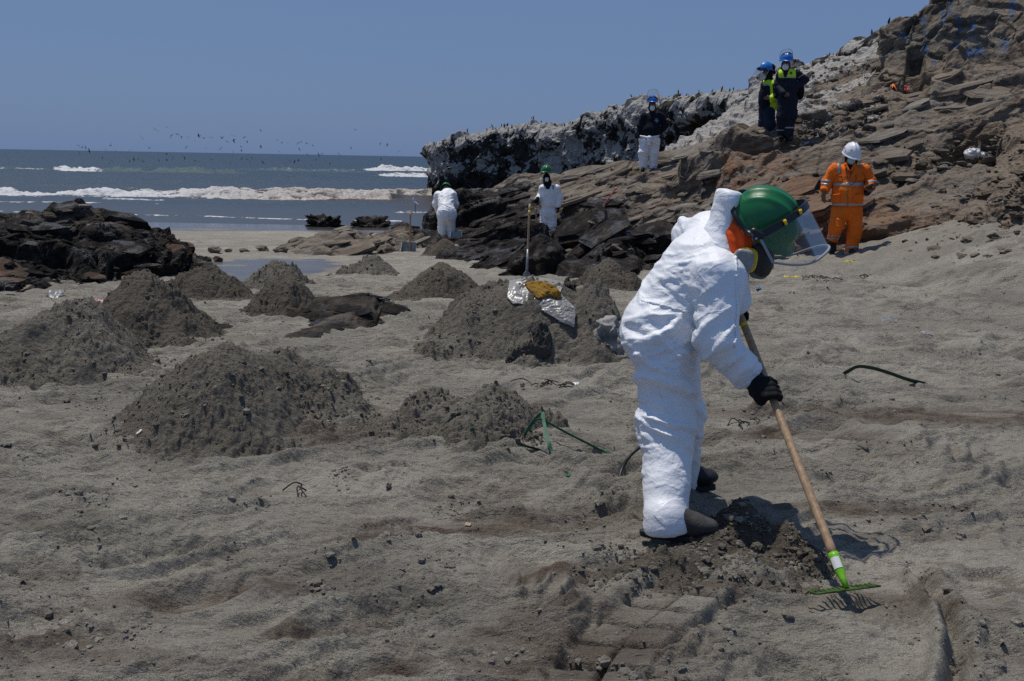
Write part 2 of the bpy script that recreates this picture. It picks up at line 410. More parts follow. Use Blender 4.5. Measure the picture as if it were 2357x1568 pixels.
pn = fbm(p2 * np.array((.8, 1.6)), 4, 77)
wet = np.maximum(wet, .84 * sm(.30, .75, pool + pn * 1.5) * sm(.02, .30, pool))
cl2 = sm(.05, .3, fbm(p2 * 1.6 + 40, 3, 51)) * (1 - sm(10, 14, gy))
damp = np.clip(.30 * (1 - scraped(p2)) * (1 - sm(12, 18, gy)) + cl2 * .25 + sm(.12, .38, fbm(p2 * np.array((.5, 1.4)), 4, 73)) * .42 * (1 - sm(20, 26, gy)), 0, 1)
ground = link('ground', raw_mesh('ground', np.stack((gx, gy, gz), 1), grid_faces(len(rr), NA)[:, ::-1], M_SAND, True, dict(stain=stain, damp=damp, wet=wet)))
tag(ground, kind='structure')

# ------------------------------------------------------------------ sea
def mat_sea():
    k = NT('sea water'); p = k.pos(); foam = k.attr('foam'); sh = k.attr('shallow'); br = k.attr('brown')
    n = k.noise(k.map(p, (1, 2.2, 1)), .35, 6, .6); n2 = k.noise(k.map(p, (1, 1.8, 1)), 2.2, 5, .65); n3 = k.noise(p, 5, 6, .7)
    c = k.mix(sh, (0.021, 0.045, 0.070), (0.054, 0.064, 0.076))
    c = k.mix(k.math('MULTIPLY', k.attr('green'), .55), c, (0.075, 0.125, 0.115))
    c = k.mix(k.math('MULTIPLY', br, .8), c, (0.050, 0.034, 0.024))
    fm = k.ramp(k.math('ADD', foam, k.math('ADD', k.math('MULTIPLY', k.math('SUBTRACT', n3, .5), 1.0), k.math('MULTIPLY', k.math('SUBTRACT', k.noise(p, 1.3, 5, .7), .5), .8))), .40, .72)
    fc = k.mix(k.math('MULTIPLY', br, k.ramp(n3, .35, .65, .35, 1)), (0.60, 0.60, 0.60), (0.30, 0.235, 0.175))
    c = k.mix(fm, c, fc)
    k.set('Base Color', c); k.set('Roughness', k.math('MAXIMUM', k.ramp(fm, 0, 1, .42, .8), k.ramp(sh, 0, 1, .40, .10, False))); k.set('IOR', 1.33)
    calm = k.ramp(sh, 0, 1, 1.0, .08, False)
    b = k.bump(k.math('MULTIPLY', n, calm), .7, .9); b = k.bump(k.math('MULTIPLY', n2, calm), .6, .15, b); b = k.bump(k.math('MULTIPLY', n3, fm), .6, .12, b)
    k.set('Normal', b); return k.m
M_SEA = mat_sea()
SEA_Z = -1.0
rs = np.concatenate((np.arange(26, 38, .3), np.arange(38, 41, .08), np.arange(41, 56, .16), np.arange(56, 67, .07), np.arange(67, 116, .6), np.arange(116, 130, .16), np.arange(130, 165, .9), np.arange(165, 177, .2), np.exp(np.linspace(math.log(177), math.log(12000), 90))))
sa = np.radians(np.concatenate((np.linspace(-38, -28, 24, endpoint=False), np.linspace(-28, -3, 420, endpoint=False), np.linspace(-3, 18, 30))))
SR, SA = np.meshgrid(rs, sa, indexing='ij'); sx, sy = (SR * np.sin(SA)).ravel(), (SR * np.cos(SA)).ravel()
sp = np.stack((sx, sy), 1)
swell = .10 * np.sin(sy * .32 + 1.2 * fbm(sp * .03, 2, 81) * 6) + .16 * fbm(sp * np.array((.12, .28)), 4, 83)
calm = sm(41, 58, sy)
sz = swell * calm * (1 - sm(300, 900, sy)) + .004 * fbm(sp * 2, 2, 84) * (1 - calm)
foam = np.zeros_like(sx); green = np.zeros_like(sx); brown = np.zeros_like(sx)
def px_of(X, Y): return X / Y * FPX + W0 / 2
spx = px_of(sx, sy)
def breaker(yc, slope, h, depth, xa, xb, fo=1.0, face=0.0, wob=.6, seed=0, soft=40, brown_=0.0, trail=1.0):
    """a wave line near distance yc between photo columns xa..xb"""
    global sz, foam, green, brown
    y0 = yc + slope * (spx - 480) + wob * fbm(np.stack((sx * .18, sx * 0), 1), 4, 90 + seed) * 2
    msk = sm(xa - soft, xa + soft, spx) * (1 - sm(xb - soft, xb + soft, spx))
    hv = h * (.55 + 1.3 * fbm(np.stack((sx * .30, sy * .05), 1), 4, 95 + seed, .6))
    t = sy - y0
    prof = np.where(t < 0, np.exp(-(t / (depth * .30)) ** 2), np.exp(-(t / (depth * 1.2)) ** 2))
    sz += msk * hv * prof
    n = fbm(np.stack((sx * 1.3 * min(1, 62 / yc), sy * 1.3), 1), 5, 99 + seed, .65)
    if fo:
        fz = sm(-depth * .75, -depth * .50, t) * (1 - sm(depth * .25 * trail, depth * .9 * trail, t))
        fm = msk * fo * fz * (.86 + 1.5 * n)
        foam = np.maximum(foam, fm)
        sz += msk * fz * fo * h * .62 * n
    if face: green = np.maximum(green, msk * face * sm(-depth * 1.3, -depth * .2, t) * (1 - sm(0, depth * .7, t)))
    if brown_: brown = np.maximum(brown, np.clip(brown_ * sm(-depth * 2.5, -depth, t) * (1 - sm(depth, depth * 3.5, t)), 0, 1))
breaker(60.0, .003, .50, 2.3, -400, 905, 1.0, .2, .8, 1, 25)
breaker(63.0, .004, .45, 2.0, 300, 1300, .75, .2, .9, 2, 120, 0)
brown = np.maximum(brown, sm(250, 760, spx) * sm(55, 58, sy) * (1 - sm(66, 72, sy)) * .9)
brown = np.maximum(brown, sm(860, 960, spx) * sm(38, 52, sy) * (1 - sm(66, 74, sy)) * .8)
breaker(57.6, .003, .13, .8, 130, 500, .62, 0, 1.0, 3, 30, 0)
breaker(126.0, 0, .75, 4.5, 132, 240, 1.1, .5, .5, 4, 22)
breaker(127.5, 0, .55, 3.0, -300, 120, .55, .5, .7, 5, 30, 0, .5)
breaker(127.0, 0, .9, 5.0, 240, 560, 0, 1.0, .8, 6, 30)
breaker(171.0, 0, .8, 5.0, 835, 1100, 1.0, .3, .6, 7, 25)
breaker(121.0, 0, .6, 3.0, 868, 1100, .9, .3, .6, 8, 15)
breaker(150.0, 0, .5, 6.0, 560, 870, .42, .7, 1.0, 9, 80)
breaker(54.5, 0, .10, .6, -300, 105, .62, 0, .9, 10, 15); breaker(54.0, 0, .10, .6, 232, 385, .62, 0, .9, 11, 15)
breaker(48.3, .001, .06, .40, -300, 240, .58, 0, .8, 12, 25); breaker(48.6, .001, .06, .4, 300, 400, .5, 0, .8, 13, 25)
breaker(39.6, -.0022, .04, .26, -400, 930, .66, 0, .5, 14, 20); breaker(45.0, 0, .10, .5, 900, 1200, .7, 0, .3, 15, 20)
shallow = 1 - sm(40, 60, sy)
shallow = np.maximum(shallow * .999, .35 * (1 - sm(60, 130, sy)))
sea = link('sea', raw_mesh('sea', np.stack((sx, sy, sz + SEA_Z), 1), grid_faces(len(rs), len(sa))[:, ::-1], M_SEA, True, dict(foam=foam, shallow=shallow, green=green, brown=brown)))
tag(sea, kind='structure')

# ------------------------------------------------------------------ rock tools
def rbf_fit(P, Z, smooth=0.0):
    P = np.asarray(P, float); n = len(P)
    d2 = ((P[:, None] - P[None]) ** 2).sum(-1); K = .5 * d2 * np.log(d2 + 1e-9) + np.eye(n) * smooth
    A = np.zeros((n + 3, n + 3)); A[:n, :n] = K; A[:n, n] = 1; A[:n, n + 1:] = P; A[n, :n] = 1; A[n + 1:, :n] = P.T
    w = np.linalg.solve(A, np.concatenate((Z, np.zeros(3))))
    return P, w
def rbf_eval(fit, Q):
    P, w = fit; out = np.zeros(len(Q))
    for i in range(0, len(Q), 20000):
        q = Q[i:i + 20000]; d2 = ((q[:, None] - P[None]) ** 2).sum(-1)
        out[i:i + 20000] = (.5 * d2 * np.log(d2 + 1e-9)) @ w[:len(P)] + w[len(P)] + q @ w[len(P) + 1:]
    return out
def idw(P, V, Q, power=4):
    out = np.zeros((len(Q), V.shape[1]))
    for i in range(0, len(Q), 20000):
        d2 = ((Q[i:i + 20000, None] - P[None]) ** 2).sum(-1) + .01; w = d2 ** (-power / 2); out[i:i + 20000] = (w @ V) / w.sum(1)[:, None]
    return out
class Grid2:
    """coarse field over x,y sampled bilinearly"""
    def __init__(s, x0, x1, y0, y1, st, fn):
        s.x0, s.y0, s.st = x0, y0, st; s.xs = np.arange(x0, x1 + st, st); s.ys = np.arange(y0, y1 + st, st)
        X, Y = np.meshgrid(s.xs, s.ys, indexing='ij'); v = fn(np.stack((X.ravel(), Y.ravel()), 1)); s.v = v.reshape(len(s.xs), len(s.ys), -1)
    def __call__(s, x, y):
        a = np.clip((x - s.x0) / s.st, 0, len(s.xs) - 1.001); b = np.clip((y - s.y0) / s.st, 0, len(s.ys) - 1.001)
        i, j = a.astype(int), b.astype(int); fa, fb = (a - i)[:, None], (b - j)[:, None]
        return s.v[i, j] * (1 - fa) * (1 - fb) + s.v[i + 1, j] * fa * (1 - fb) + s.v[i, j + 1] * (1 - fa) * fb + s.v[i + 1, j + 1] * fa * fb
def grid_normals(V, nr, nc):
    G = V.reshape(nr, nc, 3); du = np.gradient(G, axis=0); dv = np.gradient(G, axis=1)
    n = np.cross(dv, du); n /= np.linalg.norm(n, axis=-1, keepdims=True) + 1e-9
    return n.reshape(-1, 3)
def blur_grid(a, nr, nc):
    g = a.reshape(nr, nc); g = np.pad(g, 1, 'edge'); g = (g[:, :-2] + 2 * g[:, 1:-1] + g[:, 2:]) / 4; return ((g[:-2] + 2 * g[1:-1] + g[2:]) / 4).ravel()
def strata(p, nrm, T, warp, seed, edge=.84):
    """0..1 ledge profile across the beds + per-bed random"""
    nrm = np.asarray(nrm, float); nrm = nrm / np.linalg.norm(nrm)
    pl = p + np.outer(p @ nrm, nrm) * 1.2; s_ = p @ nrm / T + warp * 1.5 * fbm(pl * min(1.2, .13 / T), 3, seed, .45)
    fl = np.floor(s_); f = s_ - fl
    hsh = np.abs(np.sin(fl * 12.9898 + seed) * 43758.5453) % 1.0
    return sm(0, .62, f) * (1 - sm(edge, 1.0, f)), hsh, f
SN = (-.30, -.10, .95)
def rock_displace(V, N, amp, scale=1.0, sn=SN, seed=0, blocks=1.0):
    """beds, ledges, joints and roughness pushed out along the surface normal"""
    p = V * scale
    e1, h1, _ = strata(p, sn, .46, .50, seed + 1, .78); e2, h2, _ = strata(p, sn, .19, .5, seed + 2, .62)
    act = .45 + 1.1 * sm(-.25, .25, fbm(p * .45, 2, seed + 4))
    d = amp * act * (.52 * (e1 - .5) * (.30 + h1) + .30 * (e2 - .5) * (.30 + h2))
    sn_ = np.asarray(sn) / np.linalg.norm(sn); wv = np.stack([fbm(p * .8, 2, seed + 20 + i) for i in range(3)], 1)
    q = p + np.outer(p @ sn_, sn_) * 2.2 + .30 * wv
    for fq, am, tl, cr, wd in ((.62, .27, 1.6, .06, .07), (1.7, .125, 1.7, .035, .13), (4.4, .065, 1.8, .010, .26)):
        h_, e_ = facets((q * fq).astype(np.float32), seed + int(fq * 10), tl, wd); d += amp * blocks * (am * h_ - cr * (1 - sm(.0, .07, e_)))
    d += amp * (.06 * fbm(p * .7, 2, seed + 7) + .045 * fbm(p * np.array((5, 6, 8)), 3, seed + 8, .6))
    return d
# ------------------------------------------------------------------ hillside and rock shelf
#   photo column, row, distance, kind of surface (B beds, O oiled, R rusty, D dusty, W guano white, S sandy)
HC = [(640, 585, 18.9, 'B'), (800, 590, 18.2, 'B'), (940, 582, 19.6, 'B'), (700, 560, 20.3, 'B'), (740, 556, 20.6, 'B'), (800, 545, 21, 'B'), (850, 541, 21.2, 'B'), (880, 538, 21.5, 'B'), (930, 522, 23.2, 'O'), (985, 562, 23.4, 'O'), (1025, 556, 24.3, 'O'), (1072, 560, 23.0, 'O'),
      (985, 495, 26.2, 'O'), (1060, 465, 27.6, 'O'), (1160, 427, 28, 'B'), (1250, 408, 27.8, 'B'), (1340, 391, 27.2, 'B'), (1440, 377, 25.8, 'B'), (1480, 374, 25.4, 'B'), (1515, 373, 25.0, 'B'), (1590, 368, 24.2, 'B'), (1690, 322, 22, 'B'), (1750, 318, 20.8, 'B'), (1800, 320, 20.3, 'B'),
      (1870, 310, 20.0, 'D'), (1950, 285, 20, 'D'), (2030, 205, 22, 'D'), (2080, 200, 21.8, 'D'), (2150, 190, 21.6, 'D'), (2250, 185, 21, 'D'), (2357, 175, 20.5, 'D'), (2500, 165, 20, 'D'),
      (1180, 480, 25, 'O'), (1100, 500, 26.0, 'O'), (1300, 432, 26, 'B'), (1380, 470, 23, 'B'), (1480, 440, 23.3, 'B'), (1340, 500, 21.6, 'O'), (1400, 520, 20, 'O'), (1500, 500, 19.8, 'B'), (1600, 430, 20.5, 'B'), (1600, 500, 18, 'B'), (1560, 540, 17.8, 'O'),
      (1700, 400, 19.8, 'R'), (1700, 470, 17.6, 'B'), (1800, 400, 18.2, 'R'), (1800, 480, 16.2, 'R'), (1880, 575, 15.0, 'R'), (1900, 540, 15.3, 'R'), (1900, 450, 16.5, 'R'), (1880, 370, 18.3, 'B'),
      (2000, 575, 14.6, 'R'), (2000, 500, 15.2, 'R'), (2000, 440, 16.1, 'D'), (2000, 370, 17.5, 'B'), (2100, 570, 14.4, 'R'), (2100, 470, 15.5, 'D'), (2100, 350, 17.8, 'B'), (2100, 270, 19.6, 'B'),
      (2190, 548, 13.9, 'D'), (2200, 450, 15.2, 'D'), (2200, 350, 17.2, 'D'), (2200, 260, 19.2, 'B'), (2280, 480, 13.6, 'D'), (2300, 380, 15.4, 'D'), (2300, 280, 17.8, 'D'), (2250, 225, 19.8, 'D'),
      (2357, 420, 13.8, 'D'), (2357, 300, 16.6, 'D'), (2357, 230, 18.6, 'D'), (2500, 400, 12.6, 'D'), (2500, 250, 17.0, 'D'),
      (1000, 610, 16.6, 'O'), (1080, 642, 14.2, 'O'), (1200, 647, 13.9, 'O'), (1350, 634, 14.1, 'O'), (1480, 605, 14.9, 'O'), (1560, 590, 15.2, 'O'), (1700, 585, 15.0, 'B'),
      (1030, 588, 17.4, 'O'), (1100, 562, 17.2, 'O'), (1150, 575, 16.0, 'O'), (1200, 552, 16.8, 'O'), (1300, 546, 16.8, 'O'), (1300, 590, 15.0, 'O'), (1400, 546, 17, 'O'), (1420, 580, 15.6, 'O'), (1500, 552, 16.8, 'O'), (1640, 540, 16.4, 'B'), (1180, 610, 14.8, 'O'),
      # white slope behind the two watchers
      (1780, 290, 23.5, 'W'), (1850, 290, 22.8, 'W'), (1900, 255, 24.5, 'W'), (1950, 235, 24.5, 'D'), (1960, 180, 27, 'D'), (1800, 215, 29, 'W'), (1900, 165, 29.5, 'W'), (1980, 130, 28.5, 'W'), (2020, 165, 26, 'W'), (1720, 280, 26, 'W'), (1720, 235, 32, 'W'), (1840, 250, 26.5, 'W')]
HX = [  # hidden points: x, y, z, kind
    (.15, 20.6, -.45, 'O'), (1.0, 21, -.38, 'O'), (-1.0, 21.5, -.62, 'O'), (.9, 23.4, -.40, 'O'), (-1.65, 24.9, -.78, 'O'), (2.2, 19.2, -.1, 'O'), (-.4, 19, -.4, 'O'),
    (-4.2, 22.0, -1.1, 'B'), (-3.2, 23.4, -1.0, 'B'), (-5.4, 20, -1.1, 'B'), (-6, 22, -1.6, 'B'), (-5, 25, -1.6, 'B'), (-2.6, 26, -1.3, 'O'), (-2.0, 29, -1.7, 'O'), (-1, 32, -2, 'O'), (1, 31, -1.0, 'B'), (3, 30, -.6, 'B'), (4.2, 28.5, -.2, 'B'), (5.6, 29, .4, 'B'),
    (-4.2, 17.8, -1.0, 'S'), (-3.0, 16.8, -1.0, 'S'), (-1.9, 17.5, -1.1, 'S'), (-1.5, 15.2, -1.0, 'S'), (-.5, 13.2, -1.0, 'S'), (.3, 12.8, -1.0, 'S'), (1.1, 13.0, -1.0, 'S'), (2.0, 13.6, -1.0, 'S'), (3.0, 13.7, -.9, 'S'), (4.2, 13.4, -.75, 'S'), (5.3, 13.1, -.55, 'S'), (6.1, 12.2, -.2, 'S'), (7.0, 11.2, .0, 'S'), (8.0, 10.6, .0, 'S'),
    (9.8, 34, 4.6, 'W'), (12, 30, 5.6, 'W'), (14, 25, 5.5, 'D'), (12, 22, 3.6, 'D'), (7.4, 40, 3, 'W')]
pts, kinds = [], []
for a, b, Y, kd in HC: pts.append(at(a, b, Y)); kinds.append(kd)
for x, y, z, kd in HX: pts.append(np.array((x, y, z))); kinds.append(kd)
HP = np.array(pts)
fit = rbf_fit(HP[:, :2], HP[:, 2], .02)
KV = {'B': (0, .12, .10, 0), 'O': (1, 0, 0, 0), 'R': (0, 1, .35, 0), 'D': (0, .12, .85, 0), 'W': (0, 0, .25, .95), 'S': (.2, 0, .6, 0)}
KA = np.array([KV[q] for q in kinds])
HG = Grid2(-9, 17, 10, 42, .16, lambda q: np.concatenate((rbf_eval(fit, q)[:, None], idw(HP[:, :2], KA, q)), 1))
NHA, NHR = 640, 700
ha = np.linspace(math.radians(-15.5), math.radians(34), NHA); hr = np.exp(np.linspace(math.log(12.2), math.log(37), NHR))
RR, AA = np.meshgrid(hr, ha, indexing='ij'); hx, hy = (RR * np.sin(AA)).ravel(), (RR * np.cos(AA)).ravel()
hv = HG(hx, hy); HV = np.stack((hx, hy, hv[:, 0]), 1)
N0 = grid_normals(HV, NHR, NHA); N0 *= np.sign(N0[:, 2:3])
oil, rust, dust, gua = hv[:, 1], hv[:, 2], hv[:, 3], hv[:, 4]
Nh = N0 + np.array((0, -.5, 0)); Nh /= np.linalg.norm(Nh, axis=1, keepdims=True)
soft = np.clip(1 - .72 * dust * (1 - rust) , .22, 1) * (1 - .35 * gua)
dsp = rock_displace(HV, Nh, 1.0, 1.0, SN, 100); dsp -= dsp.mean() + .05; dsp = .7 * dsp + .3 * blur_grid(dsp, NHR, NHA)
pb = fbm(HV * .55, 3, 140)
# ledges of bare rock break through the dusty slope in places
bare = sm(.02, .2, pb)
amp = (.62 * soft + .55 * bare * dust + .15) * (1 - .25 * sm(20, 26, hy)) * (1 - .5 * sm(-1.2, -2.2, hx))
HV2 = HV + Nh * (dsp * amp)[:, None]
rub = fbm(HV * 5.5, 4, 150, .6); HV2 += N0 * (.05 * rub * (.4 + dust + .9 * gua))[:, None]
f1, f2, iv = worley((HV * 3.2).astype(np.float32), 155)
HV2 += N0 * ((gua * .20 * np.maximum(0, .65 - f1) * (iv > .35)) + dust * .10 * np.maximum(0, .6 - f1) * (iv > .72))[:, None]
N1 = grid_normals(HV2, NHR, NHA); N1 *= np.sign(N1[:, 2:3])
dust2 = np.clip(dust * (1 - .85 * bare * (1 - gua)) * sm(.45, .85, N1[:, 2]) + .0, 0, 1)
n_low = fbm(HV * .35, 3, 160)
oilv = np.clip(oil * sm(.06, .55, oil + n_low * .9) * 1.1, 0, 1)
guav = np.clip(gua * 1.15 + n_low * .35 * gua - .25 * gua * (fbm(HV * .9, 3, 161) > .08), 0, 1)
hill = link('hillside', raw_mesh('hillside', HV2, grid_faces(NHR, NHA)[:, ::-1], M_ROCK, False, dict(oil=oilv, rust=rust, dust=dust2, guano=guav, blue=hx * 0)))
tag(hill, kind='structure')
class Heights:
    """height of the finished rocky slope, by nearest sample"""
    def __call__(s, x, y):
        i = int(np.clip(round((math.log(math.hypot(x, y)) - math.log(12.2)) / (math.log(37) - math.log(12.2)) * (NHR - 1)), 0, NHR - 1))
        j = int(np.clip(round((math.atan2(x, y) - ha[0]) / (ha[-1] - ha[0]) * (NHA - 1)), 0, NHA - 1))
        return HV2[i * NHA + j, 2]
hill_z = Heights()
def on_hill(px, py):
    """first point of the finished slope (or beach) along the ray of a photo pixel"""
    d = at(px, py, 10.0) - np.array((0, 0, CAM_Z)); d /= d[1]
    for Y in np.arange(12.0, 36, .03):
        q = np.array((0, 0, CAM_Z)) + d * Y
        if q[2] < max(hill_z(q[0], q[1]), base_z(q[0], q[1])): return q
    return at(px, py, 20)

# ------------------------------------------------------------------ walls: bird rock and cliff
def wall(name, prof, nu, nv, disp, matl, back=5.0, cap=.25, attrs=None, lean=0.0, away=False):
    """prof: (x, y, z_base, z_top) along the foot; a face, a rounded brow and a top that runs back"""
    P = np.array(prof, float); L = np.concatenate(((0,), np.cumsum(np.hypot(*np.diff(P[:, :2], axis=0).T)))); u = np.linspace(0, L[-1], nu)
    # smooth resample
    C = np.stack([np.interp(u, L, P[:, i]) for i in range(4)], 1)
    k = np.hanning(max(3, nu // 40) | 1); k /= k.sum(); h = len(k) // 2
    for i in range(4): C[:, i] = np.convolve(np.pad(C[:, i], h, 'edge'), k, 'valid') if i < 3 else C[:, i]
    t = np.gradient(C[:, :2], axis=0); t /= np.linalg.norm(t, axis=1, keepdims=True); nrm = np.stack((t[:, 1], -t[:, 0]), 1)   # out of the face
    push = -nrm
    if away:          # the face leans straight back, keeping its outline
        rad = np.linalg.norm(C[:, :2], axis=1, keepdims=True); push = C[:, :2] / rad; C[:, 3] = CAM_Z + (C[:, 3] - CAM_Z) * (rad[:, 0] + lean * (C[:, 3] - C[:, 2])) / rad[:, 0]
    v = np.linspace(0, 1, nv); V = np.zeros((nv, nu, 3)); fac = .68
    for j, vv in enumerate(v):
        H = C[:, 3] - C[:, 2]
        if vv < fac:
            a = vv / fac; z = C[:, 2] + H * a * .93; off = -lean * H * a
        else:
            a = (vv - fac) / (1 - fac); ea = 1 - (1 - a) ** 2.2
            z = C[:, 2] + H * (.93 + .07 * math.sin(min(1, a * 4) * math.pi / 2)) - np.maximum(0, a - .3) * H * .25; off = -lean * H - back * a ** 1.5
        V[j, :, 0] = C[:, 0] - push[:, 0] * off; V[j, :, 1] = C[:, 1] - push[:, 1] * off; V[j, :, 2] = z
    Vf = V.reshape(-1, 3); N = grid_normals(Vf, nv, nu)
    ref = np.repeat(np.concatenate((nrm, np.full((nu, 1), .7)), 1)[None], nv, 0).reshape(-1, 3)
    N *= np.sign((N * ref).sum(1))[:, None]
    uu = np.tile(u, nv); vv = np.repeat(v, nu)
    V2, A = disp(Vf, N, uu / L[-1], vv, nv, nu)
    fcs = grid_faces(nv, nu)
    return link(name, raw_mesh(name, V2, fcs, matl, False, A))
def bird_prof():
    out = []
    for px, pt, Y in ((982, 332, 66), (998, 329, 62.5), (1020, 322, 61), (1060, 318, 60), (1078, 311, 59.5), (1130, 301, 58.8), (1155, 296, 58.4), (1200, 290, 57.8), (1240, 288, 57), (1252, 304, 56.8), (1300, 287, 55.5), (1345, 266, 54), (1395, 240, 52.5), (1440, 234, 51.5), (1500, 236, 49.5), (1560, 229, 47), (1620, 222, 44.5), (1680, 214, 41.5), (1740, 184, 38), (1790, 166, 35.5), (1830, 150, 34), (1900, 124, 32), (1925, 98, 31.2), (1990, 76, 29.8), (2022, 62, 29.2), (2034, 38, 29.0), (2060, 80, 28.6), (2110, 75, 28.2), (2200, 60, 28)):
        q = at(px, pt, Y); out.append((q[0], q[1], -1.8 if px < 1500 else -1.2, q[2]))
    return out
def bird_disp(V, N, u, v, nv, nu):
    px = px_of(V[:, 0], V[:, 1])
    big = fbm(V * .30, 3, 201); med = fbm(V * np.array((.9, .9, .8)), 4, 202, .55); flu = fbm(V * np.array((1.1, 1.1, .16)), 4, 203, .6)
    f1, f2, iv = worley((V * 1.15).astype(np.float32), 204); f1b, f2b, ivb = worley((V * 2.6).astype(np.float32), 206)
    knob = np.maximum(0, .75 - f1) * (iv > .25); knob2 = np.maximum(0, .7 - f1b)
    face = 1 - sm(.62, .74, v)
    d = .95 * big + .55 * med + .45 * flu * face + .55 * knob + .22 * knob2 + .18 * fbm(V * 2.4, 5, 205, .65, True) + .10 * fbm(V * 7, 3, 212, .6)
    d += .55 * np.exp(-((v - .64) / .07) ** 2)                              # overhanging brow
    d -= 1.0 * (1 - sm(-1.6, -.2, V[:, 2])) * (px < 1400)                   # undercut by the surf
    f1c, f2c, ivc = worley((V * np.array((.28, .28, .22))).astype(np.float32), 207); d -= 1.0 * sm(.30, .02, f2c - f1c) * .55 * face   # deep clefts
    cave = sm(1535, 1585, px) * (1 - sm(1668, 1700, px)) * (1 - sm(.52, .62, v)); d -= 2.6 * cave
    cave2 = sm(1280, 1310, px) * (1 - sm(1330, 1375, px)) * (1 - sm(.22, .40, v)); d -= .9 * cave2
    low = .36 + .64 * sm(1900, 1720, px)
    hb1, eb1 = facets((V * np.array((.8, .8, .7))).astype(np.float32), 215, 1.4); hb2, eb2 = facets((V * np.array((2.4, 2.4, 1.9))).astype(np.float32), 216, 1.5); hb3, _ = facets((V * 6).astype(np.float32), 217, 1.5)
    d = d * .62 + .45 * hb1 + .16 * hb2 + .05 * hb3 - .12 * (1 - sm(0, .08, eb1))
    d *= low; d *= .75
    V2 = V + N * d[:, None]
    V2[:, 2] += (.22 * fbm(np.stack((u * 60, u * 0), 1), 4, 209, .55)) * sm(.5, .68, v)
    N1 = grid_normals(V2, nv, nu); N1 *= np.sign((N1 * N).sum(1))[:, None]
    top = sm(.58, .68, v); h = (V2[:, 2] + 1.2) / 4.6
    str_ = .55 * fbm(V * np.array((1.0, 1.0, .35)), 4, 220) + .7 * fbm(V * 2.1, 4, 222, .6); patch = fbm(V * .28, 3, 221)
    g = .70 - .12 * top + .40 * (N1[:, 2] - .2) + 1.0 * str_ + .8 * patch + .9 * (med + knob * .5 - .12) + .25 * (h - .4)
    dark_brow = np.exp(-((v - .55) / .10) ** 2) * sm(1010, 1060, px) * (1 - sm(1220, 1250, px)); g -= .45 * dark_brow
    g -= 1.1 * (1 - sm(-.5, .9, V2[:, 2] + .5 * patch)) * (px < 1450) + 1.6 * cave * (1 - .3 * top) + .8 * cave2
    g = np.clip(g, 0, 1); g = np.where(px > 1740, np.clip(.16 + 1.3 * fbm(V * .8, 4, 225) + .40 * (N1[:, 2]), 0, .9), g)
    oil = np.clip((1 - sm(-.6, .7, V2[:, 2] + .6 * patch)) * (px < 1450) * .9 + cave * .75, 0, 1)  # cave term paints the shade of the deep overhang black, no oil there
    return V2, dict(guano=g, oil=oil, rust=g * 0, dust=g * 0, blue=g * 0)
bird_rock = wall('bird_rock', bird_prof(), 820, 190, bird_disp, M_BIRDROCK, 6.0)
tag(bird_rock, 'white guano crusted rock headland jutting into the surf', 'headland')
def cliff_prof():
    out = []
    for px, pt, Y in ((2024, 70, 23.6), (2032, 62, 23.0), (2042, 56, 22.4), (2066, 44, 22.0), (2100, 22, 21.8), (2140, -2, 21.7), (2200, -45, 21.6), (2300, -100, 21.6), (2400, -120, 21.2), (2560, -140, 20.6), (2700, -140, 20.4)):
        q = at(px, pt, Y); out.append((q[0], q[1], 2.0, q[2]))
    return out
def cliff_disp(V, N, u, v, nv, nu):
    px = px_of(V[:, 0], V[:, 1]); rel = (V[:, 2] - 3.0)
    q = V @ np.array(((.86, .1, .5), (0, 1, 0), (-.5, 0, .86))) * np.array((.60, .6, .75))
    q = q + .35 * np.stack([fbm(V * .9, 3, 300 + i) for i in range(3)], 1)
    h1, e1 = facets((q * .55).astype(np.float32), 347, 1.3); h2, e2 = facets((q * 1.5).astype(np.float32), 302, 1.6); h3, e3 = facets((q * 4.2).astype(np.float32), 303, 1.6); crack = 1 - sm(0, .05, e1)
    d = .40 * h1 - .12 * crack + .24 * h2 - .05 * (1 - sm(0, .06, e2)) + .07 * h3 + .12 * fbm(V * .55, 3, 304) + .05 * fbm(V * 5, 3, 305, .6)
    d -= .5 * sm(2040, 2050, px) * (1 - sm(2075, 2090, px)) * sm(2.9, 3.2, V[:, 2]) * (1 - sm(3.9, 4.3, V[:, 2]))
    V2 = V + N * d[:, None]
    bl = np.zeros(len(V))
    for bx, by, r1, r2 in ((2187, 18, 8, 20), (2206, 60, 8, 26), (2240, 65, 7, 16), (2245, 120, 30, 12), (2310, 102, 14, 16), (2126, 60, 7, 26), (2130, 112, 9, 14), (2150, 145, 6, 8), (2172, 40, 6, 20), (2080, 82, 10, 8), (2330, 20, 10, 30), (2200, 105, 10, 8)):
        py = H0 / 2 - 420 * 0
        pr = V2 - np.array((0, 0, CAM_Z)); dd = pr @ _f; qx = W0 / 2 + FPX * (pr @ _r) / dd; qy = H0 / 2 - FPX * (pr @ _u) / dd
        bl = np.maximum(bl, 1 - sm(.5, 1.25, np.sqrt(((qx - bx) / r1) ** 2 + ((qy - by) / r2) ** 2)))
    N1 = grid_normals(V2, nv, nu); N1 *= np.sign((N1 * N).sum(1))[:, None]
    return V2, dict(guano=px * 0, oil=crack * .5, rust=.35 * sm(.1, .3, fbm(V * .7, 3, 310)), dust=.7 * sm(.55, .85, N1[:, 2]), blue=bl * .8)  # oil attribute only colours the cracks darker here
cliff = wall('cliff', cliff_prof(), 400, 200, cliff_disp, M_CLIFF, 4.0, lean=.75, away=True)
tag(cliff, kind='structure')

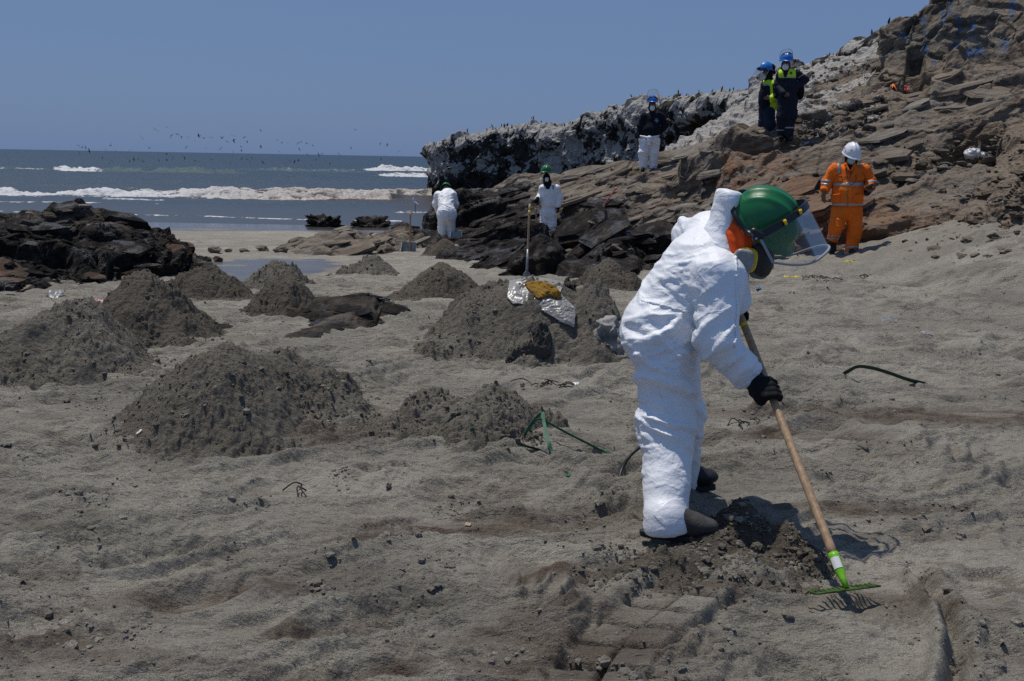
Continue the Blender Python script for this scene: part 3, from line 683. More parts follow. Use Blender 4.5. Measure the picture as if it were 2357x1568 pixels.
# ------------------------------------------------------------------ broken slabs standing out of the beds
def slab_shape(seed, kind):
    """angular plate: irregular outline, broken edges, stepped upper face"""
    r_ = np.random.default_rng(seed); n = r_.integers(5, 8); a = np.sort(r_.uniform(0, 2 * math.pi, n) + 0) ; a = np.linspace(0, 2 * math.pi, n, endpoint=False) + r_.uniform(-.3, .3, n); R = r_.uniform(.72, 1.08, n)
    o = np.stack((np.cos(a) * R, np.sin(a) * R), 1); V = []; lv = [(-.5, 1.02), (.10, 1.0 + r_.uniform(-.04, .04)), (.16, .93), (.5, .80 + r_.uniform(-.1, .08))]
    sh = r_.uniform(-.12, .12, (len(lv), 2)); sh[0] = 0; tl = r_.uniform(-.18, .18, 2)
    for (z, k), d in zip(lv, sh):
        for q in o * k * r_.uniform(.94, 1.06, (n, 1)) + d * (z > .1): V.append((q[0], q[1], z + (z > 0) * (q @ tl)))
    F = [tuple(q) for q in grid_faces(len(lv), n, True)] + [tuple(range(n))[::-1], tuple(range(n * (len(lv) - 1), n * len(lv)))]
    at_ = dict(oil=0, dust=0, rust=0, guano=0, blue=0); at_.update({'B': dict(dust=.30), 'O': dict(oil=1), 'R': dict(rust=1, dust=.3), 'r': dict(rust=.8, oil=.55), 'D': dict(dust=.75), 'W': dict(guano=.6, dust=.2)}[kind])
    return raw_mesh('rock_slab', np.array(V), F, M_ROCK, False, {k: np.full(len(V), float(v)) for k, v in at_.items()})
SLABS = {k: [slab_shape(70 + i, k) for i in range(8)] for k in 'BORrDW'}
def add_slabs(parent, V, N, cand, kinds_, n, size, seed, thick=(.10, .30), sn=SN, lift=.12):
    """slabs as parts of a rock, lying with its bedding; cand = indices of surface points that may carry one"""
    r_ = np.random.default_rng(seed); sn_ = unit3(sn)
    for i in r_.choice(cand, n, replace=False):
        q = V[i]; s_ = size[0] * (size[1] / size[0]) ** (r_.uniform() ** 1.5); nn = unit3(sn_ * 1.0 + N[i] * .45 + r_.normal(size=3) * .10); st = unit3(np.cross(nn, (0, -1.0, .1)) * np.sign(np.cross(nn, (0, -1.0, .1))[0]) + r_.normal(size=3) * .18); st = unit3(st - nn * (st @ nn)); dp = np.cross(nn, st)
        o = link('rock_slab', SLABS[kinds_[i]][r_.integers(0, 8)], parent); th = s_ * r_.uniform(*thick); ln, wd = s_ * r_.uniform(.8, 1.25), s_ * r_.uniform(.40, .75)
        M = Matrix(((st[0] * ln, dp[0] * wd, nn[0] * th, q[0] + nn[0] * th * lift), (st[1] * ln, dp[1] * wd, nn[1] * th, q[1] + nn[1] * th * lift), (st[2] * ln, dp[2] * wd, nn[2] * th, q[2] + nn[2] * th * lift), (0, 0, 0, 1))); o.matrix_basis = M
def unit3(v): v = np.asarray(v, float); return v / np.linalg.norm(v)
pr = HV2 - np.array((0, 0, CAM_Z)); dd = pr @ _f; hpx, hpy = W0 / 2 + FPX * (pr @ _r) / dd, H0 / 2 - FPX * (pr @ _u) / dd
HK = np.where(oilv > .45, 'O', np.where(guav > .3, 'W', np.where(rust > .55, 'R', np.where(dust > .5, 'D', 'B'))))
above = HV2[:, 2] > base_z(hx, hy) + .08; vis = above & (N1[:, 1] < .15) & (hpy > -20)
add_slabs(hill, HV2, N1, np.flatnonzero(vis & (hpx > 1150) & (hpx < 1780) & (hpy > 318) & (hpy < 640) & (hy < 27) & ~((hpx > 1215) & (hpx < 1305) & (hpy > 475) & (hpy < 575)) & ~((hpx > 1450) & (hpx < 1545) & (hpy > 350) & (hpy < 400))), HK, 120, (.20, .85), 11)
add_slabs(hill, HV2, N1, np.flatnonzero(vis & (hpx > 640) & (hpx < 1180) & (hpy > 420) & (hpy < 600) & (hy < 29) & ~((hpx > 975) & (hpx < 1075) & (hpy > 480) & (hpy < 590))), HK, 45, (.18, .6), 12)
add_slabs(hill, HV2, N1, np.flatnonzero(vis & (hpx > 1780) & (hpx < 2357) & (hpy > 175) & (hpy < 590) & (HK != 'W') & ~((hpx > 2220) & (hpy > 330))), HK, 62, (.14, .60), 13)

# ------------------------------------------------------------------ separate outcrops on the beach
OUT_DAT = {}
def outcrop(name, ctrl, hidden, bbox, step, label, cat, attrs_fn, amp=.5, scale=1.6, seed=0, ground_pts=(), sn=SN, matl=None, dz=0.0):
    P = [at(*c[:3]) for c in ctrl] + [np.array(h) for h in hidden]; P = np.array(P)
    f = rbf_fit(P[:, :2], P[:, 2], .002)
    xs = np.arange(bbox[0], bbox[1], step); ys = np.arange(bbox[2], bbox[3], step); Y, X = np.meshgrid(ys, xs, indexing='ij')
    Q = np.stack((X.ravel(), Y.ravel()), 1)
    cg = Grid2(bbox[0], bbox[1], bbox[2], bbox[3], max(step * 5, .05), lambda q: rbf_eval(f, q)[:, None])
    V = np.concatenate((Q, cg(Q[:, 0], Q[:, 1]) + dz), 1)
    N = grid_normals(V, len(ys), len(xs)); N *= np.sign(N[:, 2:3]); Nd = N + np.array((0, -.45, 0)); Nd /= np.linalg.norm(Nd, axis=1, keepdims=True)
    V2 = V + Nd * rock_displace(V, Nd, amp, scale, sn, seed)[:, None]
    low = V2[:, 2] < base_z(V2[:, 0], V2[:, 1]) - .25
    fc = grid_faces(len(ys), len(xs))[:, ::-1]; fc = fc[~low[fc].all(1)]
    used = np.unique(fc); mp = np.full(len(V2), -1); mp[used] = np.arange(len(used))
    N1 = grid_normals(V2, len(ys), len(xs)); N1 *= np.sign(N1[:, 2:3])
    A = {k: np.broadcast_to(a, len(V2))[used] for k, a in attrs_fn(V2, N1).items()}
    o = link(name, raw_mesh(name, V2[used], mp[fc][:, ::-1], matl or M_ROCK, False, A)); o_dat = (V2[used], N1[used], A)
    OUT_DAT[name] = o_dat
    return tag(o, label, cat)
def left_attr(V, N):
    n = fbm(V * .8, 3, 401); seam = np.exp(-((V[:, 2] - .02 - .12 * n) / .16) ** 2)
    return dict(oil=np.clip(1.15 + .35 * n - .5 * sm(.38, .52, V[:, 2]), 0, 1), rust=np.clip(seam * 1.2 * sm(-4.7, -5.0, V[:, 0] + n), 0, 1), dust=np.clip(.7 * sm(.42, .55, V[:, 2]) * sm(.5, .9, N[:, 2]), 0, 1), guano=V[:, 0] * 0, blue=V[:, 0] * 0)
left_outcrop = outcrop('oiled_outcrop',
    [(-250, 500, 15.5), (-120, 503, 15.4), (0, 506, 15.2), (60, 503, 15), (110, 494, 15), (185, 496, 15), (215, 507, 14.8), (262, 505, 14.6), (320, 522, 14.8), (345, 538, 14.4), (385, 562, 14.0), (402, 590, 13.6), (408, 640, 13.0),
     (330, 640, 12.6), (260, 655, 11.9), (130, 672, 11.0), (0, 690, 10.3), (-150, 720, 9.9), (300, 560, 13.6), (330, 590, 13.0), (200, 560, 13.2), (100, 560, 12.8), (0, 560, 12.6), (-150, 560, 12.4), (200, 610, 12.1), (100, 620, 11.5), (0, 630, 11.1), (-150, 640, 10.8)],
    [(-7.2, 17.5, -.9), (-5.6, 17.2, -.9), (-4.7, 16.3, -.9), (-4.0, 14.6, -.9), (-4.0, 13.2, -.9), (-4.3, 12.0, -.75), (-4.6, 11.0, -.6), (-5.0, 9.9, -.5), (-5.6, 9.3, -.5), (-6.4, 8.8, -.5), (-8.6, 13, .2)],
    (-8.4, -3.9, 8.9, 17.4), .021, 'big dark oil soaked rock outcrop with rusty bands on the near shore', 'rock', left_attr, .42, 2.1, 400, sn=(.10, -.15, .97))
V_, N_, A_ = OUT_DAT['oiled_outcrop']; LK = np.where(A_['rust'] > .45, 'r', np.where(A_['dust'] > .45, 'D', 'O'))
add_slabs(left_outcrop, V_, N_, np.flatnonzero((N_[:, 1] < .2) & (V_[:, 2] > base_z(V_[:, 0], V_[:, 1]) + .06) & (V_[:, 0] > -7.2)), LK, 75, (.10, .42), 14, (.12, .34), (.10, -.15, .97))
def flat_attr(V, N):
    n = fbm(V * 2.0, 3, 421); n2 = fbm(V * 1.1, 3, 423)
    return dict(oil=np.clip(.85 + .6 * n - .75 * sm(.02, .3, n2), 0, 1), rust=np.clip(.6 * n + .35 * n2, 0, 1), dust=np.clip(n2 * 2.0, 0, .6), guano=n * 0, blue=n * 0)
flat_rock = outcrop('flat_rock', [(440, 800, 8.05), (520, 805, 8.0), (640, 800, 8.05), (745, 795, 8.1), (800, 770, 8.4), (880, 742, 8.9), (905, 725, 9.3), (860, 712, 9.75), (700, 714, 9.7), (650, 728, 9.4), (560, 752, 8.8), (470, 768, 8.5), (600, 765, 8.55), (720, 728, 9.1), (760, 735, 9.0), (700, 765, 8.5), (540, 775, 8.35)],
    [(-3.15, 8.05, -.25), (-2.4, 7.55, -.25), (-1.7, 7.5, -.25), (-1.35, 8.2, -.25), (-1.05, 9.0, -.25), (-1.3, 10.0, -.3), (-2.1, 10.0, -.3), (-2.6, 9.2, -.3), (-2.9, 8.6, -.3)],
    (-3.1, -.9, 7.6, 10.2), .012, 'low flat rock smeared with black oil between the sand heaps', 'rock', flat_attr, .075, 3.2, 420, sn=(-.15, -.2, .97), dz=.035)
V_, N_, A_ = OUT_DAT['flat_rock']
add_slabs(flat_rock, V_, N_, np.flatnonzero(V_[:, 2] > base_z(V_[:, 0], V_[:, 1]) + .03), np.where(A_['rust'] > .35, 'r', 'O'), 22, (.09, .32), 15, (.10, .22), (-.12, -.25, .97), .0)

def icosphere(sub):
    import bmesh
    bm = bmesh.new(); bmesh.ops.create_icosphere(bm, subdivisions=sub, radius=1.0)
    bm.verts.ensure_lookup_table(); v = np.array([q.co[:] for q in bm.verts]); f = np.array([[q.index for q in fc.verts] for fc in bm.faces]); bm.free(); return v, f
ICO = {k: icosphere(k) for k in (1, 2, 3, 5)}
def stone_shape(sub, size, seed, rough=.35, flat=.0):
    """angular stone: sphere cut by random planes, then roughened"""
    r_ = np.random.default_rng(seed); v, f = ICO[sub]; v = v.copy()
    for _ in range(9):
        n = r_.normal(size=3); n /= np.linalg.norm(n); h = r_.uniform(.45, .85); dd = v @ n; v = v - np.outer(np.maximum(0, dd - h), n)
    v *= 1 + rough * fbm(v * 1.4 + seed * 3.1, 3, 500 + seed)[:, None]
    if sub >= 4: v *= 1 + .06 * fbm(v * 6 + seed, 3, 520 + seed)[:, None]
    return v * np.array(size), f
def rock_at(name, q, size, seed, label, oil=0, dust=.3, rust=0, gua=0, sub=5, rot=0, cat='rock', tilt=0, group=None):
    v, f = stone_shape(sub, size, seed)
    if sub >= 5:
        nn = v / (np.linalg.norm(v, axis=1, keepdims=True) + 1e-9); v = v + nn * rock_displace(v + seed, nn, .10 * min(size) / .3, 2.2 / max(size), SN, 530 + seed, 1.2)[:, None] * 3.0 * max(size)
    c, s_ = math.cos(rot), math.sin(rot); v = v @ np.array(((c, s_, 0), (-s_, c, 0), (0, 0, 1)))
    c, s_ = math.cos(tilt), math.sin(tilt); v = v @ np.array(((c, 0, s_), (0, 1, 0), (-s_, 0, c)))
    one = np.ones(len(v))
    o = link(name, raw_mesh(name, v, f, M_ROCK, sub >= 5, dict(oil=one * oil, dust=one * dust, rust=one * rust, guano=one * gua, blue=one * 0)), None, q)
    return tag(o, label, cat, group)
q = on_ground(785, 516); rock_at('surf_rock', (q[0], 34.4, -1.0), (.62, .5, .50), 1, 'rounded black rock in the shallow water, left one of the pair', .95, 0)
rock_at('surf_rock', (-4.85, 34.8, -1.02), (.85, .6, .55), 2, 'wider black rock in the shallow water beside the egret', .95, 0)
rock_at('surf_rock', (-4.1, 34.6, -1.06), (.55, .4, .26), 22, 'low black rock trailing right of the wider surf rock', .95, 0)
def beach_rock(px, py, w, h, seed, label, **k):
    q = gpt(px, py); s_ = q[1] / FPX
    return rock_at('beach_rock', (q[0], q[1] + w * s_ * .3, q[2] + h * s_ * .18), (w * s_ * .55, w * s_ * .42, h * s_ * .85), seed, label, **k)
beach_rock(432, 605, 52, 24, 3, 'brown rock just right of the oiled outcrop on wet sand', dust=.5)
beach_rock(470, 602, 26, 16, 4, 'small brown rock next to the puddle edge', dust=.4)
beach_rock(492, 588, 36, 14, 5, 'low flat rock at the far end of the puddle', dust=.5)
beach_rock(415, 572, 34, 14, 6, 'low dark rock half hidden behind the oiled outcrop', oil=.4)
beach_rock(498, 604, 24, 12, 7, 'small dark rock standing in the puddle', oil=.5)
beach_rock(560, 582, 24, 10, 8, 'pale low stone between puddle and rock tongue', dust=.9)
beach_rock(600, 580, 28, 12, 9, 'pale wide stone at the tip of the rock tongue', dust=.9)
beach_rock(525, 584, 18, 8, 10, 'tiny pale stone in the row beyond the puddle', dust=.9)
beach_rock(645, 583, 36, 13, 12, 'grey flat stone at the start of the rock tongue', dust=.6)
# ------------------------------------------------------------------ heaps of raked sand
HEAPS = []
class Heap:
    def __init__(s, lobes, seed, lump=1.0, convex=0.0):
        s.l = []; s.seed = seed; s.lump = lump; s.cv = convex
        for (px, pt, pb, hw, *ex) in lobes:
            q = on_ground(px, pb); r = hw / FPX * q[1]; Yc = q[1] + r * (ex[0] if ex else .85); c = at(px, pt, Yc)
            s.l.append((c[0], Yc, c[2] - base_z(c[0], Yc), r))
        a = np.array(s.l); s.bb = (min(a[:, 0] - a[:, 3] * 1.35), max(a[:, 0] + a[:, 3] * 1.35), min(a[:, 1] - a[:, 3] * 1.35), max(a[:, 1] + a[:, 3] * 1.35))
        HEAPS.append(s)
    def height(s, x, y, detail=True):
        """height over the smooth beach; negative outside"""
        x = np.atleast_1d(x).astype(float); y = np.atleast_1d(y).astype(float); p = np.stack((x, y), 1)
        h = np.full(len(x), -.22); R0 = max(l[3] for l in s.l)
        for i, (cx, cy, hh, r) in enumerate(s.l):
            dx, dy = (x - cx) / r, (y - cy) / r; t = np.sqrt(dx * dx + dy * dy)
            a = np.arctan2(dy, dx); w = .11 * np.sin(a * 2 + s.seed + i) + .08 * np.sin(a * 3 + 2.1 * s.seed) + .26 * fbm(p / r * 1.7 + s.seed, 4, 600 + s.seed, .6)
            t = t * (1 + w)
            prof = np.where(t < 1, (1 - np.sqrt(t * t + .012) + .11 * .0) ** 1.0, -(t - 1))
            skirt = .16 * np.exp(-(np.maximum(t, 0) / .95) ** 4) - .16 * np.exp(-(1.25 / .95) ** 4)
            v = hh * (.90 * np.clip(prof, -.6, 1) ** 1 + .0) if hh else 0
            v = hh * np.where(t < 1, (1 - s.cv) * (.86 * (1 - np.sqrt(t * t + .02)) + .17 * (1 - t * t) ** 2) + s.cv * (1 - t ** 2.2) * .98, 0) + hh * .085 * (1 - sm(.55, 1.22, t)) - 1.0 * max(hh, .12) * np.maximum(0, t - 1.12)
            k = .035; m_ = np.clip(.5 + .5 * (v - h) / k, 0, 1); h = h * (1 - m_) + v * m_ + k * m_ * (1 - m_)
        if not detail: return h
        f1, _, iv = worley((p / .085).astype(np.float32), 610 + s.seed); g1, _, gv = worley((p / .036).astype(np.float32), 611 + s.seed); k1, _, kv = worley((p / .018).astype(np.float32), 612 + s.seed)
        msk = sm(-.06, .03, h) * s.lump; rgh = .45 + 1.1 * sm(-.15, .25, fbm(p * 3.2, 3, 615 + s.seed))
        h = h + msk * rgh * (.030 * np.maximum(0, .6 - f1) * (iv > .6) + .026 * np.maximum(0, .62 - g1) * (gv > .45) + .016 * np.maximum(0, .6 - k1) * (kv > .3) + .026 * fbm(p * 6, 4, 613 + s.seed, .6) + .085 * fbm(p * 2.2, 2, 614 + s.seed))
        # slumps and shovel bites
        b1, _, bi = worley((p * 3.1).astype(np.float32), 616 + s.seed); h -= msk * .06 * (bi > .72) * sm(.34, .12, b1)
        return h
def surface_z(x, y):
    z = ground_z(x, y)
    for hp in HEAPS:
        m_ = (np.atleast_1d(x) > hp.bb[0]) & (np.atleast_1d(x) < hp.bb[1]) & (np.atleast_1d(y) > hp.bb[2]) & (np.atleast_1d(y) < hp.bb[3])
        if m_.any():
            xx, yy = np.atleast_1d(x)[m_], np.atleast_1d(y)[m_]; z[m_] = np.maximum(z[m_], base_z(xx, yy) + hp.height(xx, yy))
    return z
def on_surface(px, py, Y0=2.4, Y1=18, st=.012):
    """first hit of a photo ray with beach or heap"""
    d = at(px, py, 1.0) - np.array((0, 0, CAM_Z)); Y = np.arange(Y0, Y1, st); X = d[0] * Y; Z = CAM_Z + d[2] * Y
    zz = base_z(X, Y)
    for hp in HEAPS:
        m_ = (X > hp.bb[0]) & (X < hp.bb[1]) & (Y > hp.bb[2]) & (Y < hp.bb[3])
        if m_.any(): zz[m_] = np.maximum(zz[m_], base_z(X[m_], Y[m_]) + hp.height(X[m_], Y[m_], False))
    i = np.argmax(Z <= zz); q = np.array((X[i], Y[i], 0)); q[2] = surface_z(q[0], q[1])[0]; return q
def build_heap(lobes, seed, label, step_px=2.8, lump=1.0, matl=None, stain=0.0, name='sand_heap', convex=.16):
    hp = Heap(lobes, seed, lump, convex); x0, x1, y0, y1 = hp.bb
    step = max(.006, step_px / FPX * (y0 + y1) / 2); xs = np.arange(x0, x1, step); ys = np.arange(y0, y1, step)
    Yg, Xg = np.meshgrid(ys, xs, indexing='ij'); X, Y = Xg.ravel(), Yg.ravel()
    h = hp.height(X, Y); V = np.stack((X, Y, base_z(X, Y) + h), 1)
    # lumps lean outwards a little so they cast crumbs of shade
    N = grid_normals(V, len(ys), len(xs)); N *= np.sign(N[:, 2:3]); V += N * (.012 * lump * fbm(V * 26, 3, 640 + seed, .6) * sm(-.02, .03, h))[:, None]
    f = grid_faces(len(ys), len(xs)); keep = (h > -.17)[f].any(1); f = f[keep]; used = np.unique(f); mp = np.full(len(V), -1); mp[used] = np.arange(len(used))
    n = fbm(V * 1.7, 3, 650 + seed)
    me = raw_mesh(name, V[used], mp[f], matl or M_PILE, True, dict(stain=np.clip(stain + n * 1.2, 0, 1)[used], damp=np.clip(.35 + n, 0, 1)[used] * .4, wet=n[used] * 0, dry=(1 - sm(-.005, .055, h))[used]))
    return tag(link(name, me), label, 'sand heap', 'heaps of raked up sand')
build_heap([(520, 800, 1045, 300), (650, 806, 985, 205), (760, 895, 985, 95), (330, 985, 1040, 120)], 1, 'largest grey sand heap in front, with a shoulder sloping off to its side', 2.5, 1.0, None, .1)
build_heap([(1120, 880, 1032, 165), (1010, 890, 1022, 150), (900, 965, 1022, 90), (1190, 985, 1030, 60)], 2, 'sand heap with a green strap lying beside it', 2.5, 1.0, None, .15)
build_heap([(165, 697, 895, 210), (60, 745, 900, 150), (290, 830, 885, 110)], 3, 'broad grey sand heap below the oiled outcrop, cut by the picture edge')
build_heap([(330, 634, 805, 150), (400, 720, 808, 110)], 4, 'tall dark sand heap with pink plastic at its foot', 2.3, 1.1, M_PILE2)
build_heap([(480, 612, 694, 92), (420, 640, 690, 70), (530, 655, 690, 55)], 5, 'dark sand heap in front of the puddle', 2.3, 1.1, M_PILE2)
build_heap([(632, 603, 668, 75), (590, 630, 668, 45)], 6, 'lumpy pale sand heap at the puddle, rearmost in its row', 2.3, 1.5)
build_heap([(665, 632, 732, 100), (600, 700, 732, 50)], 7, 'brown sand heap touching the flat oily rock', 2.3, 1.1, M_PILE2)
build_heap([(862, 590, 640, 62), (815, 622, 640, 40)], 8, 'small cracked sand heap in front of the short shovel', 2.3, 1.6)
build_heap([(1022, 604, 697, 105), (1060, 625, 690, 60), (950, 660, 697, 60)], 9, 'pointed dark sand heap left of the tarpaulin mound', 2.3, 1.1, M_PILE2)
build_heap([(1405, 600, 672, 75), (1450, 625, 672, 45)], 10, 'dark sand heap behind the raking worker', 2.3, 1.1, M_PILE2)
build_heap([(1025, 549, 594, 48, .6)], 11, 'small sand heap at the feet of the stooping worker', 2.3, 1.1, M_PILE2)
build_heap([(1230, 642, 838, 255, .8), (1120, 668, 800, 150), (1370, 655, 835, 110), (1050, 770, 830, 90)], 12, 'wide mound of sand covered with plastic sheet and rags', 2.6, 1.25, convex=.6)
build_heap([(1720, 1172, 1285, 105, .95), (1812, 1200, 1312, 85), (1560, 1282, 1388, 190), (1430, 1305, 1385, 110), (1760, 1290, 1372, 140), (1868, 1275, 1340, 60), (1640, 1225, 1300, 90)], 13, 'low spread of freshly raked dark sand at the worker\'s boots', 1.9, .95, M_PILE2, .1)

# ------------------------------------------------------------------ crumbs of sand and loose stones
def joined_stones(name, P, R, seed, matl, attrs=None, sub=1, squash=.7):
    r_ = np.random.default_rng(seed); shapes = []
    for i in range(10):
        v, f = ICO[sub]; v = v * (1 + .75 * fbm(v * 1.6 + i * 7.7, 2, 700 + i))[:, None] * (1 + r_.uniform(-.3, .3, 3)); shapes.append(v)
    f = ICO[sub][1]; nv = len(shapes[0]); n = len(P); k = r_.integers(0, 10, n); a = r_.uniform(0, 6.28, n)
    SV = np.stack(shapes)[k]; c, s_ = np.cos(a)[:, None], np.sin(a)[:, None]
    VX = SV[:, :, 0] * c - SV[:, :, 1] * s_; VY = SV[:, :, 0] * s_ + SV[:, :, 1] * c; VV = np.stack((VX, VY, SV[:, :, 2] * squash), -1) * R[:, None, None] + P[:, None, :]
    F = (f[None] + (np.arange(n) * nv)[:, None, None]).reshape(-1, 3)
    A = {q: np.repeat(np.broadcast_to(w, n), nv) for q, w in (attrs or {}).items()}
    o = link(name, raw_mesh(name, VV.reshape(-1, 3), F, matl, False, A)); return tag(o, kind='stuff')
def crumb_points(n):
    out = []
    a = nrng.uniform(math.radians(-31), math.radians(31), n * 9); r = np.exp(nrng.uniform(math.log(2.5), math.log(12.5), n * 9)); x, y = r * np.sin(a), r * np.cos(a); p = np.stack((x, y), 1)
    cl = sm(.0, .22, fbm(p * 1.6 + 40, 3, 51)); sc = scraped(p); cl3 = sm(.05, .25, fbm(p * 3.3, 3, 52))
    keep = nrng.uniform(size=len(x)) < np.clip(cl * .42 * (.15 + cl3) + .02 * (1 - sc) * cl3 + .001, 0, 1)
    return x[keep][:n], y[keep][:n]
cx, cy = crumb_points(15000)
cr = np.clip(nrng.pareto(2.6, len(cx)) * .0040 + .0034, .003, .022)
cz = surface_z(cx, cy)
joined_stones('sand_crumbs', np.stack((cx, cy, cz + cr * .2), 1), cr, 5, M_SAND, dict(stain=nrng.uniform(0, .5, len(cx)), damp=0, wet=0))
hx_, hy_ = [], []
for hp in HEAPS:
    for (c0, c1, hh, r) in hp.l:
        n = int(170 if c1 < 9 else 90); a = nrng.uniform(0, 6.283, n); rad = r * np.sqrt(nrng.uniform(.05, 1.35, n)); hx_.append(c0 + rad * np.cos(a)); hy_.append(c1 + rad * np.sin(a))
hx_ = np.concatenate(hx_); hy_ = np.concatenate(hy_); hr_ = np.clip(nrng.pareto(2.4, len(hx_)) * .0042 + .004, .004, .020)
joined_stones('heap_crumbs', np.stack((hx_, hy_, surface_z(hx_, hy_) + hr_ * .15), 1), hr_, 6, M_PILE, dict(stain=nrng.uniform(0, .6, len(hx_)), damp=0, wet=0))
def scatter_hill(n, box, size, seed, edge=None):
    r_ = np.random.default_rng(seed); out = []
    for _ in range(n):
        px, py = r_.uniform(box[0], box[1]), r_.uniform(box[2], box[3])
        q = on_hill(px, py)
        if q[1] > 35: continue
        q[2] = max(hill_z(q[0], q[1]), base_z(q[0], q[1]))
        out.append((q, size[0] * (size[1] / size[0]) ** (r_.uniform() ** 2.2)))
    return out
STONE_ME = []
for i in range(9):
    v, f = stone_shape(3, (1.0, .75, .38), 40 + i, .3); d_ = .85 if i % 3 else .3
    STONE_ME.append(raw_mesh('loose_stone', v, f, M_STONE, False, dict(oil=np.zeros(len(v)), dust=np.full(len(v), d_ * .7), rust=np.zeros(len(v)), guano=np.zeros(len(v)), blue=np.zeros(len(v)))))
STONE_WH = []
for i in range(4):
    v, f = stone_shape(3, (1.0, .8, .6), 60 + i, .3); STONE_WH.append(raw_mesh('white_stone', v, f, M_STONE, False, dict(oil=np.zeros(len(v)), dust=np.zeros(len(v)), rust=np.zeros(len(v)), guano=np.full(len(v), .42), blue=np.zeros(len(v)))))
def scatter_things(name, mes, spots, label, group, cat='stone', seed=1):
    r_ = random.Random(seed)
    for q, s_ in spots:
        o = link(name, r_.choice(mes), None, (q[0], q[1], q[2] + s_ * .12)); o.scale = (s_, s_, s_ * r_.uniform(.7, 1.2)); o.rotation_euler = (r_.uniform(-.45, .45), r_.uniform(-.35, .35), r_.uniform(0, 6.28)); tag(o, label, cat, group)
def zone_label(q):
    d = q - np.array((0, 0, CAM_Z)); dd = d @ _f; x, y = W0 / 2 + FPX * (d @ _r) / dd, H0 / 2 - FPX * (d @ _u) / dd
    if y < 345: return 'loose grey stone on the dusty slope, above the white plastic bag', 'loose stones above the plastic bag'
    if y < 400 and x > 2200: return 'loose grey stone on the dusty slope, level with the white plastic bag', 'loose stones beside the plastic bag'
    if y < 440: return 'loose grey stone on the dusty slope between the orange clad walker and the plastic bag', 'loose stones between walker and bag'
    if x < 2130: return 'loose grey stone at the right hand of the orange clad walker, low on the slope', 'loose stones beside the orange clad walker'
    if y < 500: return 'loose grey stone around the white bleached stick and right of it', 'loose stones around the bleached stick'
    return 'loose grey stone on the sandy gravel bank at the foot of the slope', 'loose stones on the gravel bank'
def rock_label(q):
    d = q - np.array((0, 0, CAM_Z)); dd = d @ _f; x = W0 / 2 + FPX * (d @ _r) / dd
    if x < 1450: return 'loose slab on the brown beds left of the red pole', 'loose slabs left of the red pole'
    if x < 1750: return 'loose slab on the brown beds between red pole and the stooped worker', 'loose slabs behind the stooped worker'
    return 'loose slab on the rusty beds below the two watchers in yellow vests', 'loose slabs below the two watchers'
def white_label(q):
    d = q - np.array((0, 0, CAM_Z)); dd = d @ _f; x, y = W0 / 2 + FPX * (d @ _r) / dd, H0 / 2 - FPX * (d @ _u) / dd
    if x < 1840: return 'white stained stone on the pale slope close behind the two watchers', 'white stones behind the two watchers'
    if y < 200: return 'white stained stone high on the pale slope under the skyline', 'white stones under the skyline'
    return 'white stained stone on the pale sandy slope right of the two watchers', 'white stones right of the two watchers'
def scatter_zoned(name, mes, spots, lab, seed):
    for q, s_ in spots: l, g = lab(q); scatter_things(name, mes, [(q, s_)], l, g, 'stone', seed + int(1e4 * s_))
scatter_zoned('loose_stone', STONE_ME, scatter_hill(85, (2085, 2300, 300, 440), (.05, .22), 3) + scatter_hill(70, (2130, 2357, 400, 600), (.04, .14), 4) + scatter_hill(25, (2000, 2357, 440, 600), (.04, .12), 5), zone_label, 2)
scatter_zoned('loose_slab', STONE_ME, scatter_hill(40, (1300, 2050, 330, 590), (.06, .20), 6), rock_label, 3)
scatter_zoned('white_stone', STONE_WH, scatter_hill(95, (1770, 2040, 130, 315), (.06, .26), 7), white_label, 4)
ps = scatter_hill(700, (2050, 2357, 300, 610), (.012, .05), 8) + scatter_hill(500, (1760, 2050, 140, 320), (.02, .07), 9)
joined_stones('slope_gravel', np.array([q for q, _ in ps]), np.array([s_ for _, s_ in ps]), 7, M_STONE, dict(oil=0, dust=.4, rust=0, guano=np.array([.5 if q[1] > 21.5 else 0 for q, _ in ps]), blue=0), 1, .5)
